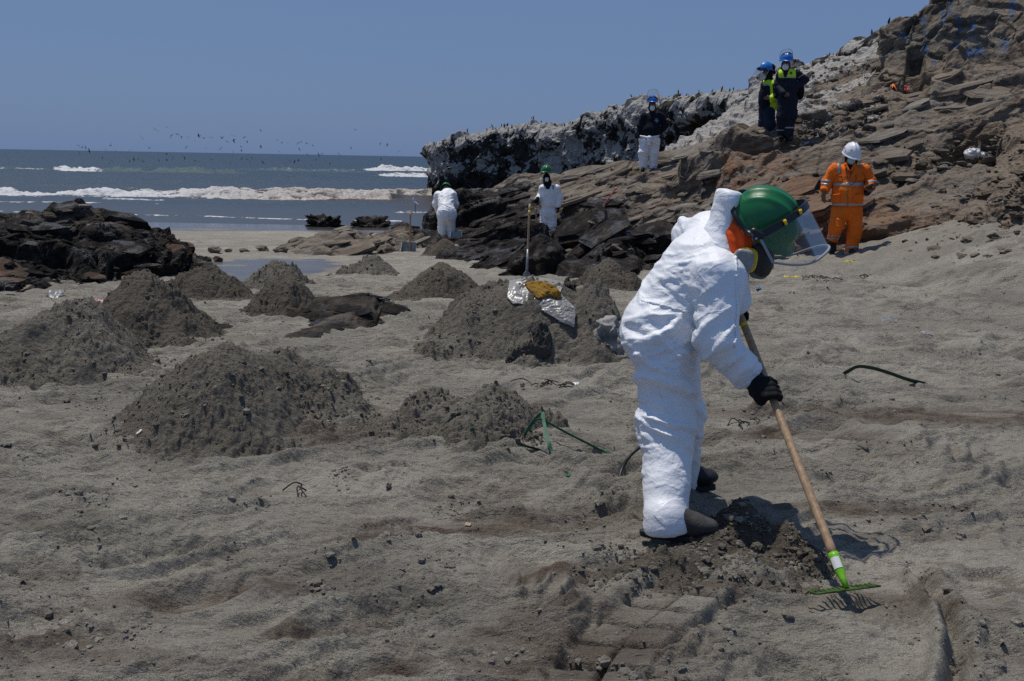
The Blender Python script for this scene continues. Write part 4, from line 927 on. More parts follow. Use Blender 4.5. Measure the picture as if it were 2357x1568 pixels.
# ------------------------------------------------------------------ people: smooth blended bodies meshed from distance fields
def unit(v): v = np.asarray(v, float); return v / np.linalg.norm(v)
class Body:
    def __init__(s): s.p = []
    def cone(s, a, b, ra, rb, k=.03, flat=None):
        s.p.append(('c', np.asarray(a, float), np.asarray(b, float), ra, rb, k, flat)); return s
    def chain(s, pts, rad, k=.03, flat=None):
        for i in range(len(pts) - 1): s.cone(pts[i], pts[i + 1], rad[i], rad[i + 1], k, flat)
        return s
    def ell(s, c, r, k=.03, R=None):
        s.p.append(('e', np.asarray(c, float), np.asarray(r, float), R, k)); return s
    def cut(s, c, n, R=9.0):     # remove everything beyond a plane, within R of c
        s.p.append(('x', np.asarray(c, float), unit(n), R)); return s
    def mesh(s, h):
        lo = np.full(3, 1e9); hi = -lo
        for q in s.p:
            if q[0] == 'c':
                r = max(q[3], q[4]); lo = np.minimum(lo, np.minimum(q[1], q[2]) - r); hi = np.maximum(hi, np.maximum(q[1], q[2]) + r)
            elif q[0] == 'e': lo = np.minimum(lo, q[1] - q[2].max()); hi = np.maximum(hi, q[1] + q[2].max())
        lo -= 2.5 * h; hi += 2.5 * h; n = np.ceil((hi - lo) / h).astype(int) + 1
        D = np.full(n, .5, np.float32); ax = [lo[i] + h * np.arange(n[i]) for i in range(3)]
        for q in s.p:
            if q[0] == 'x':
                X, Y, Z = np.meshgrid(*ax, indexing='ij', sparse=True)
                pl = ((X - q[1][0]) * q[2][0] + (Y - q[1][1]) * q[2][1] + (Z - q[1][2]) * q[2][2]).astype(np.float32)
                if q[3] < 5: pl = np.where((X - q[1][0]) ** 2 + (Y - q[1][1]) ** 2 + (Z - q[1][2]) ** 2 < q[3] ** 2, pl, -1).astype(np.float32)
                D = np.maximum(D, pl); continue
            k = q[5] if q[0] == 'c' else q[4]; mg = k + 3 * h + .02
            if q[0] == 'c': r = max(q[3], q[4]); a0, b0 = np.minimum(q[1], q[2]) - r - mg, np.maximum(q[1], q[2]) + r + mg
            else: a0, b0 = q[1] - q[2].max() - mg, q[1] + q[2].max() + mg
            i0 = np.clip(np.floor((a0 - lo) / h).astype(int), 0, n - 1); i1 = np.clip(np.ceil((b0 - lo) / h).astype(int) + 1, 1, n)
            sl = tuple(slice(i0[i], i1[i]) for i in range(3)); X, Y, Z = np.meshgrid(*[ax[i][sl[i]].astype(np.float32) for i in range(3)], indexing='ij')
            P = np.stack((X, Y, Z), -1)
            if q[0] == 'c':
                a, b = q[1].astype(np.float32), q[2].astype(np.float32)
                if q[6] is not None:
                    nn = unit(q[6][0]).astype(np.float32); g = np.float32(1 / q[6][1] - 1); w = (P - a) @ nn; P = P + (w * g)[..., None] * nn; b = b + ((b - a) @ nn) * g * nn
                ab = b - a; L2 = max(float(ab @ ab), 1e-9); t = np.clip(((P - a) @ ab) / L2, 0, 1); d = np.linalg.norm(P - a - t[..., None] * ab, axis=-1) - (q[3] + (q[4] - q[3]) * t)
            else:
                w = P - q[1].astype(np.float32)
                if q[3] is not None: w = w @ np.asarray(q[3], np.float32)      # columns = axes
                u = w / q[2].astype(np.float32); l = np.linalg.norm(u, axis=-1); l2 = np.linalg.norm(u / q[2].astype(np.float32), axis=-1) + 1e-6; d = l * (l - 1) / l2
            o = D[sl]; kk = max(k, 1e-4); hh = np.clip(.5 + .5 * (o - d) / kk, 0, 1); D[sl] = o * (1 - hh) + d * hh - kk * hh * (1 - hh)
        return surface_nets(D, lo, h)
def surface_nets(D, lo, h):
    ins = D < 0; nx, ny, nz = D.shape
    cs = [(i, j, k) for i in (0, 1) for j in (0, 1) for k in (0, 1)]
    sub = lambda A, c: A[c[0]:nx - 1 + c[0], c[1]:ny - 1 + c[1], c[2]:nz - 1 + c[2]]
    cnt = sum(sub(ins, c).astype(np.int8) for c in cs); act = (cnt > 0) & (cnt < 8); I = np.argwhere(act); idx = np.full(act.shape, -1, np.int64); idx[act] = np.arange(len(I))
    val = {c: D[I[:, 0] + c[0], I[:, 1] + c[1], I[:, 2] + c[2]] for c in cs}
    acc = np.zeros((len(I), 3)); num = np.zeros(len(I))
    for a in cs:
        for ax_ in range(3):
            if a[ax_] == 0:
                b = list(a); b[ax_] = 1; b = tuple(b); va, vb = val[a], val[b]; m_ = (va < 0) != (vb < 0); t = np.where(m_, va / np.where(m_, va - vb, 1), 0)
                q = np.zeros((len(I), 3)); q[:] = a; q[:, ax_] += t; acc += q * m_[:, None]; num += m_
    V = lo + h * (I + acc / num[:, None]); F = []
    for ax_ in range(3):
        o1, o2 = [(1, 2), (2, 0), (0, 1)][ax_]
        sl_a = [slice(1, -1)] * 3; sl_a[ax_] = slice(0, D.shape[ax_] - 1); sl_b = list(sl_a); sl_b[ax_] = slice(1, D.shape[ax_])
        A, B = ins[tuple(sl_a)], ins[tuple(sl_b)]; E = np.argwhere(A != B)
        if not len(E): continue
        fl = A[E[:, 0], E[:, 1], E[:, 2]]; E = E + np.array([0 if i == ax_ else 1 for i in range(3)])
        def cell(d1, d2): q = E.copy(); q[:, o1] -= d1; q[:, o2] -= d2; return idx[q[:, 0], q[:, 1], q[:, 2]]
        Q = np.stack((cell(1, 1), cell(0, 1), cell(0, 0), cell(1, 0)), 1); Q[~fl] = Q[~fl][:, ::-1]; F.append(Q)
    F = np.concatenate(F); return V, F[(F >= 0).all(1)]
def vnormals(V, F):
    n = np.zeros_like(V); fn = np.cross(V[F[:, 2]] - V[F[:, 0]], V[F[:, -1]] - V[F[:, 1]])
    for i in range(F.shape[1]): np.add.at(n, F[:, i], fn)
    return n / (np.linalg.norm(n, axis=1, keepdims=True) + 1e-12)
def smooth_mesh(V, F, it=2, lam=.5):
    e = np.concatenate([np.stack((F[:, i], F[:, (i + 1) % F.shape[1]]), 1) for i in range(F.shape[1])]); e = np.concatenate((e, e[:, ::-1])); deg = np.bincount(e[:, 0], minlength=len(V))[:, None]
    for _ in range(it):
        s_ = np.zeros_like(V); np.add.at(s_, e[:, 0], V[e[:, 1]]); V = V + lam * (s_ / np.maximum(deg, 1) - V)
    return V
def patch_of(V, F, N, keep, off, thick=0.0):
    """piece of garment cut from a surface and lifted off it"""
    f = F[keep[F].all(1)]
    if len(f) == 0: return None
    used = np.unique(f); mp = np.full(len(V), -1); mp[used] = np.arange(len(used)); f2 = mp[f]; v = V[used] + N[used] * off
    # skirt back to the surface so the piece has an edge
    e = np.concatenate([np.stack((f2[:, i], f2[:, (i + 1) % f2.shape[1]]), 1) for i in range(f2.shape[1])]); key = np.sort(e, 1); _, inv, c = np.unique(key, axis=0, return_inverse=True, return_counts=True); be = e[c[inv.ravel()] == 1]
    v2 = V[used] - N[used] * .004; nV = len(v); sk = np.stack((be[:, 1], be[:, 0], be[:, 0] + nV, be[:, 1] + nV), 1)
    return np.concatenate((v, v2)), np.concatenate((f2, sk)) if f2.shape[1] == 4 else None
def add_patch(name, par, V, F, N, keep, off, matl, label=None):
    r = patch_of(V, F, N, keep, off)
    if r is None: return None
    return part(name, raw_mesh(name, r[0], r[1], matl), par, label)
def crease(p, seed, k=2.6, e=1.6):
    """long sharp ridges"""
    n = fbm(p, 3, seed, .45); return np.maximum(0, 1 - np.abs(n) * k * 2) ** e
def folds(V, N, joints, amp=.012, cr=.006, seed=0, sc=1.0):
    """creases of thin stiff cloth: faint facets everywhere, sharp slanting folds bunched at the bends (joint, radius, axis, amount)"""
    p = V / sc; d = cr * 1.2 * fbm(p * 3.6, 3, 802 + seed, .45)
    d += cr * .7 * crease(p * np.array((3.2, 3.2, 5.5)) + .3, 815 + seed, 3.4, 1.2)
    for i, (j, r, ax_, a) in enumerate(joints):
        ax_ = unit(ax_); w = np.exp(-(np.linalg.norm(V - np.asarray(j), axis=1) / r) ** 2); t = np.outer(p @ ax_, ax_)
        q = (p - t) * 2.3 + t * 9.0; d += amp * a * w * (crease(q + i * 9.1, 820 + seed + i, 3.0, 1.15) - .22 + .30 * crease(q * 1.7 + 4, 840 + seed + i, 3.2, 1.2))
    return d
def tube(pts, rad, seg=8, close=True):
    P = np.asarray(pts, float); n = len(P); rad = np.broadcast_to(rad, n); T = np.gradient(P, axis=0); T /= np.linalg.norm(T, axis=1, keepdims=True) + 1e-12
    up = np.array((0, 0, 1.0)) if abs(T[0][2]) < .9 else np.array((0, 1.0, 0)); U = unit(np.cross(T[0], up)); Vs = []
    a = np.linspace(0, 2 * math.pi, seg, endpoint=False)
    for i in range(n):
        U = unit(U - T[i] * (U @ T[i])); B = np.cross(T[i], U); Vs.append(P[i] + rad[i] * (np.cos(a)[:, None] * U + np.sin(a)[:, None] * B))
    V = np.concatenate(Vs + [P[:1], P[-1:]]); F = [tuple(q) for q in grid_faces(n, seg, True)]
    if close:
        for k in range(seg): F.append(((k + 1) % seg, k, n * seg)); F.append(((n - 1) * seg + k, (n - 1) * seg + (k + 1) % seg, n * seg + 1))
    return V, F
def ribbon(pts, width, thick, side=None):
    """flat strap along a path; side = direction of its width"""
    P = np.asarray(pts, float); n = len(P); T = np.gradient(P, axis=0); T /= np.linalg.norm(T, axis=1, keepdims=True) + 1e-12; V = []
    width = np.broadcast_to(width, n)
    for i in range(n):
        s_ = np.asarray(side[i] if side is not None and np.ndim(side) == 2 else (side if side is not None else (0, 0, 1)), float); s_ = unit(s_ - T[i] * (s_ @ T[i])); b = np.cross(T[i], s_)
        for u, w in ((-1, -1), (1, -1), (1, 1), (-1, 1)): V.append(P[i] + s_ * u * width[i] / 2 + b * w * thick / 2)
    F = [tuple(q) for q in grid_faces(n, 4, True)] + [(3, 2, 1, 0), tuple(4 * (n - 1) + k for k in range(4))]
    return np.array(V), F
def spline(ctrl, n=40):
    C = np.asarray(ctrl, float); t = np.linspace(0, len(C) - 1, n); i = np.clip(t.astype(int), 0, len(C) - 2); f = (t - i)[:, None]; g = lambda k: C[np.clip(k, 0, len(C) - 1)]
    p0, p1, p2_, p3 = g(i - 1), g(i), g(i + 1), g(i + 2); return .5 * (2 * p1 + (p2_ - p0) * f + (2 * p0 - 5 * p1 + 4 * p2_ - p3) * f ** 2 + (3 * p1 - p0 - 3 * p2_ + p3) * f ** 3)
def frame(up, fwd):
    u = unit(up); f = np.asarray(fwd, float); f = unit(f - u * (f @ u)); r = np.cross(f, u); return r, f, u       # right, forward, up
def helmet_mesh(c, up, fwd, s=1.0, ridge=True, peak=.045):
    """hard hat: dome with three raised ribs, rim and peak; c = centre of the rim plane"""
    r, f, u = frame(up, fwd); nu, nv = 96, 30; V = []
    for j in range(nv + 1):
        th = j / nv * math.pi / 2
        for i in range(nu):
            a = i / nu * 2 * math.pi; ca, sa_ = math.cos(a), math.sin(a)           # a=0 forward
            x, y, z = math.sin(th) * sa_, math.sin(th) * ca, math.cos(th); R = 1.0
            if ridge:
                X = x * .105
                for x0, w, hgt in ((0, .012, .035), (.042, .009, .025), (-.042, .009, .025)):
                    R += 1.5 * hgt * math.exp(-((X - x0) / w) ** 2) * min(1, max(0, (1.42 - th) / .25))
            V.append(c + s * (r * x * .112 * R + f * y * .137 * R + u * (z * .135 * R + .008)))
    base = len(V)
    for k, (e, dz) in enumerate(((.006, .004), (.010, -.006), (.004, -.010))):
        for i in range(nu):
            a = i / nu * 2 * math.pi; ca, sa_ = math.cos(a), math.sin(a); pk = peak * max(0, ca) ** 2.2 * (1 if k < 2 else .5); V.append(c + s * (r * sa_ * (.112 + e) + f * (ca * (.137 + e) + pk) + u * (dz - .25 * pk)))
    F = grid_faces(nv + 1 + 3, nu, True); return np.array(V), F
def visor_parts(par, hel, c, lat, d, e, semi, half, length, matl, edge_mat, band_mat, nseg=40, rim=.006, band_h=.030, round_=.35):
    """clear face shield: an arch (lat, d) swept along e, with a band along its top and a piped free edge"""
    lat, d, e = unit(lat), unit(d), unit(e); A = np.linspace(-.5 * math.pi, .5 * math.pi, nseg)
    arch = lambda a, k=1.0: c + lat * half * k * np.sin(a)[:, None] * 1.0 + d * (semi * k * np.cos(a)[:, None] ** .9)
    top = arch(A); nl = 14; V = []; bott = None
    prof = 1 - round_ * np.clip((np.abs(A) / (math.pi / 2) - .55) / .45, 0, 1) ** 2.2          # lower corners rounded off
    for j in range(nl + 1):
        V.append(top + e * (length * prof * j / nl)[:, None])
    V = np.array(V); bott = V[-1]
    F = grid_faces(nl + 1, nseg); n1 = vnormals(V.reshape(-1, 3), F); VV = np.concatenate((V.reshape(-1, 3), V.reshape(-1, 3) - n1 * .002)); FF = np.concatenate((F, F[:, ::-1] + len(V.reshape(-1, 3))))
    part('visor', raw_mesh('visor', V.reshape(-1, 3), F, matl), hel)
    edge = np.concatenate((V[1:, 0], bott[1:-1], V[::-1, -1][:-1])) if rim else None
    if rim: tv, tf = tube(edge, rim, 6); part('visor_edge', raw_mesh('visor_edge', tv, tf, edge_mat), hel)
    bb = arch(A, .985); bv = []
    for q in range(nseg): bv += [bb[q] - e * band_h * .35, bb[q] + e * band_h * .65, top[q] * 1.0 + (top[q] - c) * .012 + e * band_h * .65, top[q] + (top[q] - c) * .012 - e * band_h * .35]
    bf = [tuple(q) for q in grid_faces(nseg, 4, True)] + [(0, 1, 2, 3), tuple(4 * (nseg - 1) + k for k in (3, 2, 1, 0))]
    part('visor_band', raw_mesh('visor_band', np.array(bv), bf, band_mat, False), hel)
    return top, bott
def grip(c, a, n, r_pole, s=1.0, flip=1, k=.006):
    """closed hand round a pole: palm on side n of the axis a, four fingers of different lengths wrapping one way, thumb the other"""
    a = unit(a); n = unit(np.asarray(n) - a * (np.asarray(n) @ a)); t = np.cross(a, n) * flip; B = Body(); fr = .0105 * s
    circ = lambda ang, R, o: c + a * o + R * (n * math.cos(ang) + t * math.sin(ang))
    R = r_pole + fr
    for i, (o, ln) in enumerate(((.034, .94), (.011, 1.0), (-.012, .95), (-.034, .80))):
        kn = circ(.75, R + .020 * s, o * s); p1 = circ(1.55, R + .008 * s, o * s); p2_ = circ(1.55 + 1.0 * ln, R + .002, o * s * .95); p3 = circ(1.55 + 2.0 * ln, R + .000, o * s * .9)
        B.chain([circ(.1, R + .020 * s, o * s * .9), kn, p1, p2_, p3], [fr * 1.35, fr * 1.25, fr * 1.08, fr, fr * .85], k)
    B.ell(c + n * (R + .018 * s), np.array((.021, .030, .046)) * s, .014, np.stack((n, t, a), 1))
    B.ell(c + n * (R + .026 * s) + t * .012 * s, np.array((.018, .030, .044)) * s, .014, np.stack((n, t, a), 1))
    B.chain([c + n * (R + .030 * s) - t * .012 * s + a * .016 * s, circ(-.75, R + .014 * s, .046 * s), circ(-1.45, R + .004, .058 * s), circ(-2.1, R + .001, .062 * s)], [fr * 1.6, fr * 1.4, fr * 1.15, fr * .9], .010)
    return B
def open_hand(w, d, n, s=1.0, side=1, curl=.35):
    """relaxed hand: w wrist, d pointing direction, n back of the hand; five separate curled fingers"""
    d = unit(d); n = unit(np.asarray(n) - d * (np.asarray(n) @ d)); l = np.cross(d, n) * side; B = Body()
    B.cone(w, w + d * .035 * s, .026 * s, .030 * s, .012, (n, .72)); B.ell(w + d * .055 * s, np.array((.042, .040, .017)) * s, .012, np.stack((d, l, n), 1))
    for o, L, r in ((.030, .070, .0090), (.010, .080, .0095), (-.010, .074, .0090), (-.029, .058, .0080)):
        p = [w + d * .085 * s + l * o * s]; q = 0.0
        for frac in (.46, .31, .23): q += curl; dd = unit(d * math.cos(q) - n * math.sin(q) + l * o * 1.2); p.append(p[-1] + dd * L * frac * s)
        B.chain(p, [r * 1.1 * s, r * s, r * .92 * s, r * .78 * s], .005)
    th = [w + d * .022 * s + l * .026 * s, w + d * .052 * s + l * .050 * s - n * .010 * s, w + d * .078 * s + l * .056 * s - n * .022 * s, w + d * .100 * s + l * .052 * s - n * .030 * s]; B.chain(th, [.014 * s, .0115 * s, .0105 * s, .008 * s], .008)
    return B
def boot_mesh(par, ankle, toe_dir, s=1.0, matl=None, sole_mat=None, up=(0, 0, 1), h=.008, name='boot', label=None, shaft=.10):
    """ankle boot with heel, toe cap and sole; ankle = joint centre, about 0.09 above the ground"""
    r, f, u = frame(up, toe_dir); B = Body(); a = np.asarray(ankle, float)
    B.cone(a + u * shaft * s, a - u * .02 * s, .052 * s, .050 * s, .03).cone(a - u * .045 * s - f * .045 * s, a - u * .05 * s + f * .10 * s, .042 * s, .044 * s, .04, (r, .95)).ell(a - u * .045 * s + f * .135 * s, np.array((.047, .062, .034)) * s, .02, np.stack((r, f, u), 1))
    B.cone(a - u * .01 * s, a - u * .035 * s + f * .09 * s, .046 * s, .042 * s, .03); B.cut(a - u * .084 * s, -u)
    V, F = B.mesh(h); b = part(name, raw_mesh(name, V, F, matl), par, label)
    # sole
    th = np.linspace(0, 2 * math.pi, 28, endpoint=False); ol = []
    for t in th: y = .035 + .150 * math.cos(t); wd = (.046 if y > .05 else .040) * (1 if math.cos(t) > -.6 else .95); ol.append((math.copysign(abs(math.sin(t)) ** .75, math.sin(t)) * wd, y))
    sv = [a + s * (r * x + f * y - u * .082) for x, y in ol] + [a + s * (r * x * 1.04 + f * (y + .003) - u * .103) for x, y in ol]; n = len(ol)
    sf = [(i, (i + 1) % n, n + (i + 1) % n, n + i) for i in range(n)] + [tuple(range(n))[::-1], tuple(range(n, 2 * n))]
    part('sole', raw_mesh('sole', np.array(sv), sf, sole_mat, False), b); return b
def head_body(B, c, up, fwd, s=1.0):
    """skull, jaw, nose, ears, brow added to a body; c = middle of the head"""
    r, f, u = frame(up, fwd); R = np.stack((r, f, u), 1)
    B.ell(c + u * .022 * s, np.array((.074, .095, .098)) * s, .02, R); B.ell(c - u * .055 * s + f * .022 * s, np.array((.056, .066, .062)) * s, .03, R)
    B.cone(c + u * .012 * s + f * .090 * s, c - u * .028 * s + f * .112 * s, .010 * s, .015 * s, .012)                       # nose
    for q in (-1, 1):
        B.ell(c - u * .005 * s + r * q * .078 * s - f * .005 * s, np.array((.009, .018, .030)) * s, .006, R); B.ell(c + u * .030 * s + r * q * .032 * s + f * .086 * s, np.array((.026, .012, .009)) * s, .012, R)
    B.ell(c - u * .062 * s + f * .088 * s, np.array((.024, .010, .007)) * s, .006, R); return B

# garment and gear materials
def mat_cloth(name, col, rough=.8, spec=.25, scale=60, strength=.35, dirt=None):
    k = NT(name); p = k.pos(); n = k.noise(p, scale, 4, .6); n2 = k.noise(p, 6, 5, .6)
    c = k.mix(k.ramp(n2, .35, .7), tuple(x * .88 for x in col), tuple(min(1, x * 1.1) for x in col))
    if dirt: c = k.mix(k.math('MULTIPLY', k.ramp(k.noise(p, 3.5, 6, .65), .55, .75), .6), c, dirt)
    k.set('Base Color', c).set('Roughness', rough).set('Specular IOR Level', spec); b = k.bump(n, strength, .004); b = k.bump(n2, .35, .02, b); k.set('Normal', b); return k.m
def mat_tyvek():
    k = NT('white coverall fabric'); p = k.pos()
    v1 = k.vor(k.map(p, (1, 1, .8)), 17, 'DISTANCE_TO_EDGE'); v2 = k.vor(p, 41, 'DISTANCE_TO_EDGE'); n = k.noise(p, 9, 5, .6, .8); n3 = k.noise(p, 260, 2, .5)
    c = k.mix(k.math('MULTIPLY', k.ramp(k.noise(p, 4, 6, .65), .5, .8), .35), (0.80, 0.81, 0.83), (0.66, 0.655, 0.64)); k.set('Base Color', c).set('Roughness', .50).set('Specular IOR Level', .45)
    rg = k.math('ABSOLUTE', k.math('SUBTRACT', k.noise(k.map(p, (1, 1, 1.7)), 6.5, 3, .5, .5), .5)); b = k.bump(k.ramp(rg, 0, .08, 1, 0), .20, .010); rg2 = k.math('ABSOLUTE', k.math('SUBTRACT', k.noise(k.map(p, (1.5, 1.5, 1)), 13, 2, .5, .4), .5)); b = k.bump(k.ramp(rg2, 0, .06, 1, 0), .14, .004, b); b = k.bump(n, .12, .012, b); b = k.bump(k.noise(k.map(p, (1, 1, 2.4)), 22, 5, .6, .5), .40, .006, b); b = k.bump(n3, .12, .001, b); k.set('Normal', b); return k.m
M_TYVEK = mat_tyvek()
M_ORANGE = mat_cloth('orange workwear', (0.78, 0.155, 0.012)); M_NAVY = mat_cloth('navy workwear', (0.011, 0.014, 0.026)); M_NAVY2 = mat_cloth('navy trousers', (0.014, 0.022, 0.050)); M_SWEATER = mat_cloth('navy sweater', (0.010, 0.011, 0.019), .9, .15)
M_HIVIS = mat_cloth('yellow high visibility fabric', (0.50, 0.78, 0.03), .7, .3); M_BLACKCLOTH = mat_cloth('black cloth', (0.010, 0.010, 0.011), .9, .15); M_ORHOOD = mat_cloth('orange hood cloth', (0.72, 0.085, 0.012), .8, .2)
M_REFL = simple('reflective tape', (0.30, 0.32, 0.34), .35, .6, .2); M_GLOVE = simple('black rubber glove', (0.0060, 0.0060, 0.0065), .8, .2, 0, (120, .4, .003)); M_BOOT = simple('grey work boot', (0.055, 0.050, 0.047), .75, .3, 0, (90, .6, .004), .25, 25); M_BOOTB = simple('black work boot', (0.010, 0.010, 0.011), .55, .4, 0, (90, .4, .003)); M_SOLE = simple('boot sole', (0.018, 0.017, 0.016), .85)
M_SKIN = simple('tanned skin', (0.17, 0.085, 0.052), .55, .4, 0, (160, .2, .002), .12, 30)
def mat_hat(name, col):
    k = NT(name); p = k.pos(); s1 = k.noise(p, 13, 6, .7); c = k.mix(k.math('MULTIPLY', k.ramp(s1, .56, .75), .35), col, tuple(min(1, x * 1.25 + .03) for x in col)); k.set('Base Color', c).set('Roughness', k.ramp(s1, .35, .7, .26, .50)).set('Specular IOR Level', .5); k.set('Normal', k.bump(k.noise(p, 70, 3), .04, .002)); return k.m
M_HATG = mat_hat('green hard hat plastic', (0.008, 0.135, 0.038)); M_HATB = mat_hat('blue hard hat plastic', (0.012, 0.145, 0.52)); M_HATW = mat_hat('white hard hat plastic', (0.72, 0.74, 0.78))
M_BLACKP = simple('black plastic', (0.012, 0.012, 0.013), .4, .5); M_GREYP = simple('grey edging', (0.30, 0.30, 0.30), .45, .5); M_YELLOW = simple('yellow plastic', (0.78, 0.52, 0.01), .4, .5); M_STEEL = simple('steel', (0.45, 0.45, 0.46), .3, .5, .9); M_MASKW = simple('white mask', (0.74, 0.75, 0.76), .8, .2, 0, (90, .3, .003)); M_MASKB = simple('pale blue mask', (0.40, 0.55, 0.62), .8, .2); M_RUBBER = simple('dark grey rubber', (0.035, 0.033, 0.031), .6, .4)
def mat_visor(op, tint=(.42, .42, .42)):
    k = NT('clear visor plastic'); tr = k.n('ShaderNodeBsdfTransparent'); tr.inputs[0].default_value = (.92, .925, .925, 1); gl = k.n('ShaderNodeBsdfGlossy'); gl.inputs['Roughness'].default_value = .08; df = k.n('ShaderNodeBsdfDiffuse'); df.inputs[0].default_value = (*tint, 1)
    m1 = k.n('ShaderNodeMixShader'); m2 = k.n('ShaderNodeMixShader'); fr = k.n('ShaderNodeFresnel'); fr.inputs[0].default_value = 1.45; p = k.pos()
    sc = k.math('ADD', k.math('MULTIPLY', k.ramp(k.noise(p, 24, 6, .7), .42, .8), op * .9), op * .55); k.l(sc, m1.inputs[0]); k.l(tr.outputs[0], m1.inputs[1]); k.l(df.outputs[0], m1.inputs[2]); k.l(k.math('MULTIPLY', fr.outputs[0], .4), m2.inputs[0]); k.l(m1.outputs[0], m2.inputs[1]); k.l(gl.outputs[0], m2.inputs[2]); k.l(m2.outputs[0], k.out.inputs[0]); return k.m
M_VISOR = mat_visor(.12, (.34, .34, .33)); M_VISOR2 = mat_visor(.10)
def mat_wood():
    k = NT('pale wooden pole'); p = k.pos(); n = k.noise(k.map(p, (9, 9, 1.2)), 9, 5, .6, .4); c = k.mix(k.ramp(n, .35, .68), (0.40, 0.265, 0.15), (0.27, 0.165, 0.085)); c = k.mix(k.math('MULTIPLY', k.ramp(k.noise(p, 7, 4, .6), .55, .75), .5), c, (0.16, 0.11, 0.07)); k.set('Base Color', c).set('Roughness', .55); k.set('Normal', k.bump(n, .2, .002)); return k.m
M_WOOD = mat_wood(); M_LIME = simple('lime green paint', (0.17, 0.46, 0.012), .38, .5, 0, None, .12, 40); M_PAPER = simple('white paper label', (0.62, 0.62, 0.62), .7)

# ---------------------------------------------------------------- worker raking in front
def P1(px, py, Y): return at(px, py, Y)
w = thing('person', 'person in white coverall and green hard hat, bent over raking sand', 'person', on_ground(1550, 1245))
footR = on_surface(1575, 1246); YF = footR[1]; kneeR, ankR = P1(1535, 985, 3.96), P1(1533, 1205, YF + .02); kneeL, ankL = P1(1566, 960, 4.28), P1(1568, 1112, 4.36)
hipR, hipL = P1(1525, 790, 4.02), P1(1548, 765, 4.25); pel = P1(1528, 745, 4.13); waist = P1(1570, 690, 4.13); chest = P1(1622, 624, 4.13); neck = P1(1676, 562, 4.11)
shR, elR, wrR = P1(1654, 640, 3.94), P1(1650, 785, 3.85), P1(1722, 868, 3.87)
shL, elL, wrL = P1(1632, 540, 4.32), P1(1588, 545, 4.46), P1(1690, 715, 4.16)
lat = unit(shL - shR)
B = Body()
B.chain([hipR, kneeR, ankR], [.122, .108, .084], .05).chain([hipL, kneeL, ankL], [.118, .092, .076], .05)
B.cone(P1(1533, 1190, YF + .02), P1(1535, 1210, YF + .015), .084, .090, .02)
B.cone(pel, waist, .150, .150, .08, (lat, 1.18)).cone(waist, chest, .150, .172, .08, (lat, 1.15)).cone(chest, neck, .150, .070, .06).ell(P1(1515, 768, 4.13), (.15, .19, .14), .08)
B.chain([shR, elR, P1(1700, 842, 3.86), wrR], [.098, .078, .064, .058], .018).cone(chest, shR, .12, .095, .06).chain([shL, elL, wrL], [.088, .074, .055], .05).cone(chest, shL, .12, .088, .06)
B.cone(P1(1640, 640, 4.08), P1(1690, 690, 4.06), .11, .07, .05)                    # loose front of the coverall
B.cut(wrR, wrR - elR, .11).cut(P1(1535, 1222, YF + .015), (.10, 0, -1), .16).cut(P1(1570, 1125, 4.36), (0, 0, -1), .14)
V, F = B.mesh(.0078); V = smooth_mesh(V, F, 2); N = vnormals(V, F)
up_ = lambda a, b: unit(np.asarray(b) - np.asarray(a))
J = [(P1(1500, 790, 3.95), .15, (-.35, 0, 1), 1.2), (P1(1535, 930, 3.9), .17, (.55, .2, 1), 1.6), (P1(1530, 840, 3.9), .13, (.8, .2, 1), .8), (P1(1540, 1185, 3.8), .10, (.3, 0, 1), .6), (P1(1510, 1060, 3.9), .13, (-.5, .1, 1), .5), (P1(1560, 1090, 3.9), .10, (.9, .1, .6), .45), (elR, .16, up_(shR, wrR) + np.array((.4, 0, .3)), 1.0), (waist, .15, up_(pel, chest), 1.3), (kneeL, .18, (.5, 0, 1), .7), (P1(1610, 700, 4.0), .16, (.6, 0, .7), .7), (elL, .13, (1, 0, .6), .9), (wrR, .12, up_(elR, wrR), .7), (P1(1590, 600, 4.0), .16, (-.3, 0, .9), .45)]
d = folds(V, N, J, .0245, .0036, 1) + .007 * fbm(V * np.array((6, 6, 1.1)), 2, 777) * sm(.95, .6, V[:, 2])
V2 = V + N * d[:, None]
part('coverall', raw_mesh('coverall', V2, F, M_TYVEK), w)
def near_line(V, pts):
    pr = V - np.array((0, 0, CAM_Z)); dd = pr @ _f; return seg_dist(W0 / 2 + FPX * (pr @ _r) / dd, H0 / 2 - FPX * (pr @ _u) / dd, [np.array(q, float) for q in pts])[0]
N2 = vnormals(V2, F); r_ = patch_of(V2, F, N2, (near_line(V2, [(1690, 560), (1694, 600), (1696, 660), (1697, 730), (1690, 800)]) < 4.2) & (N2[:, 1] < .2), .0035)
if r_: part('seam', raw_mesh('seam', r_[0], r_[1], M_TYVEK), w)
r_ = patch_of(V2, F, N2, (near_line(V2, [(1478, 690), (1560, 712), (1590, 723)]) < 5) & (N2[:, 1] < .2) & (V2[:, 1] < 4.2), .003)
if r_: part('waist_elastic', raw_mesh('waist_elastic', r_[0], r_[1], M_TYVEK), w)
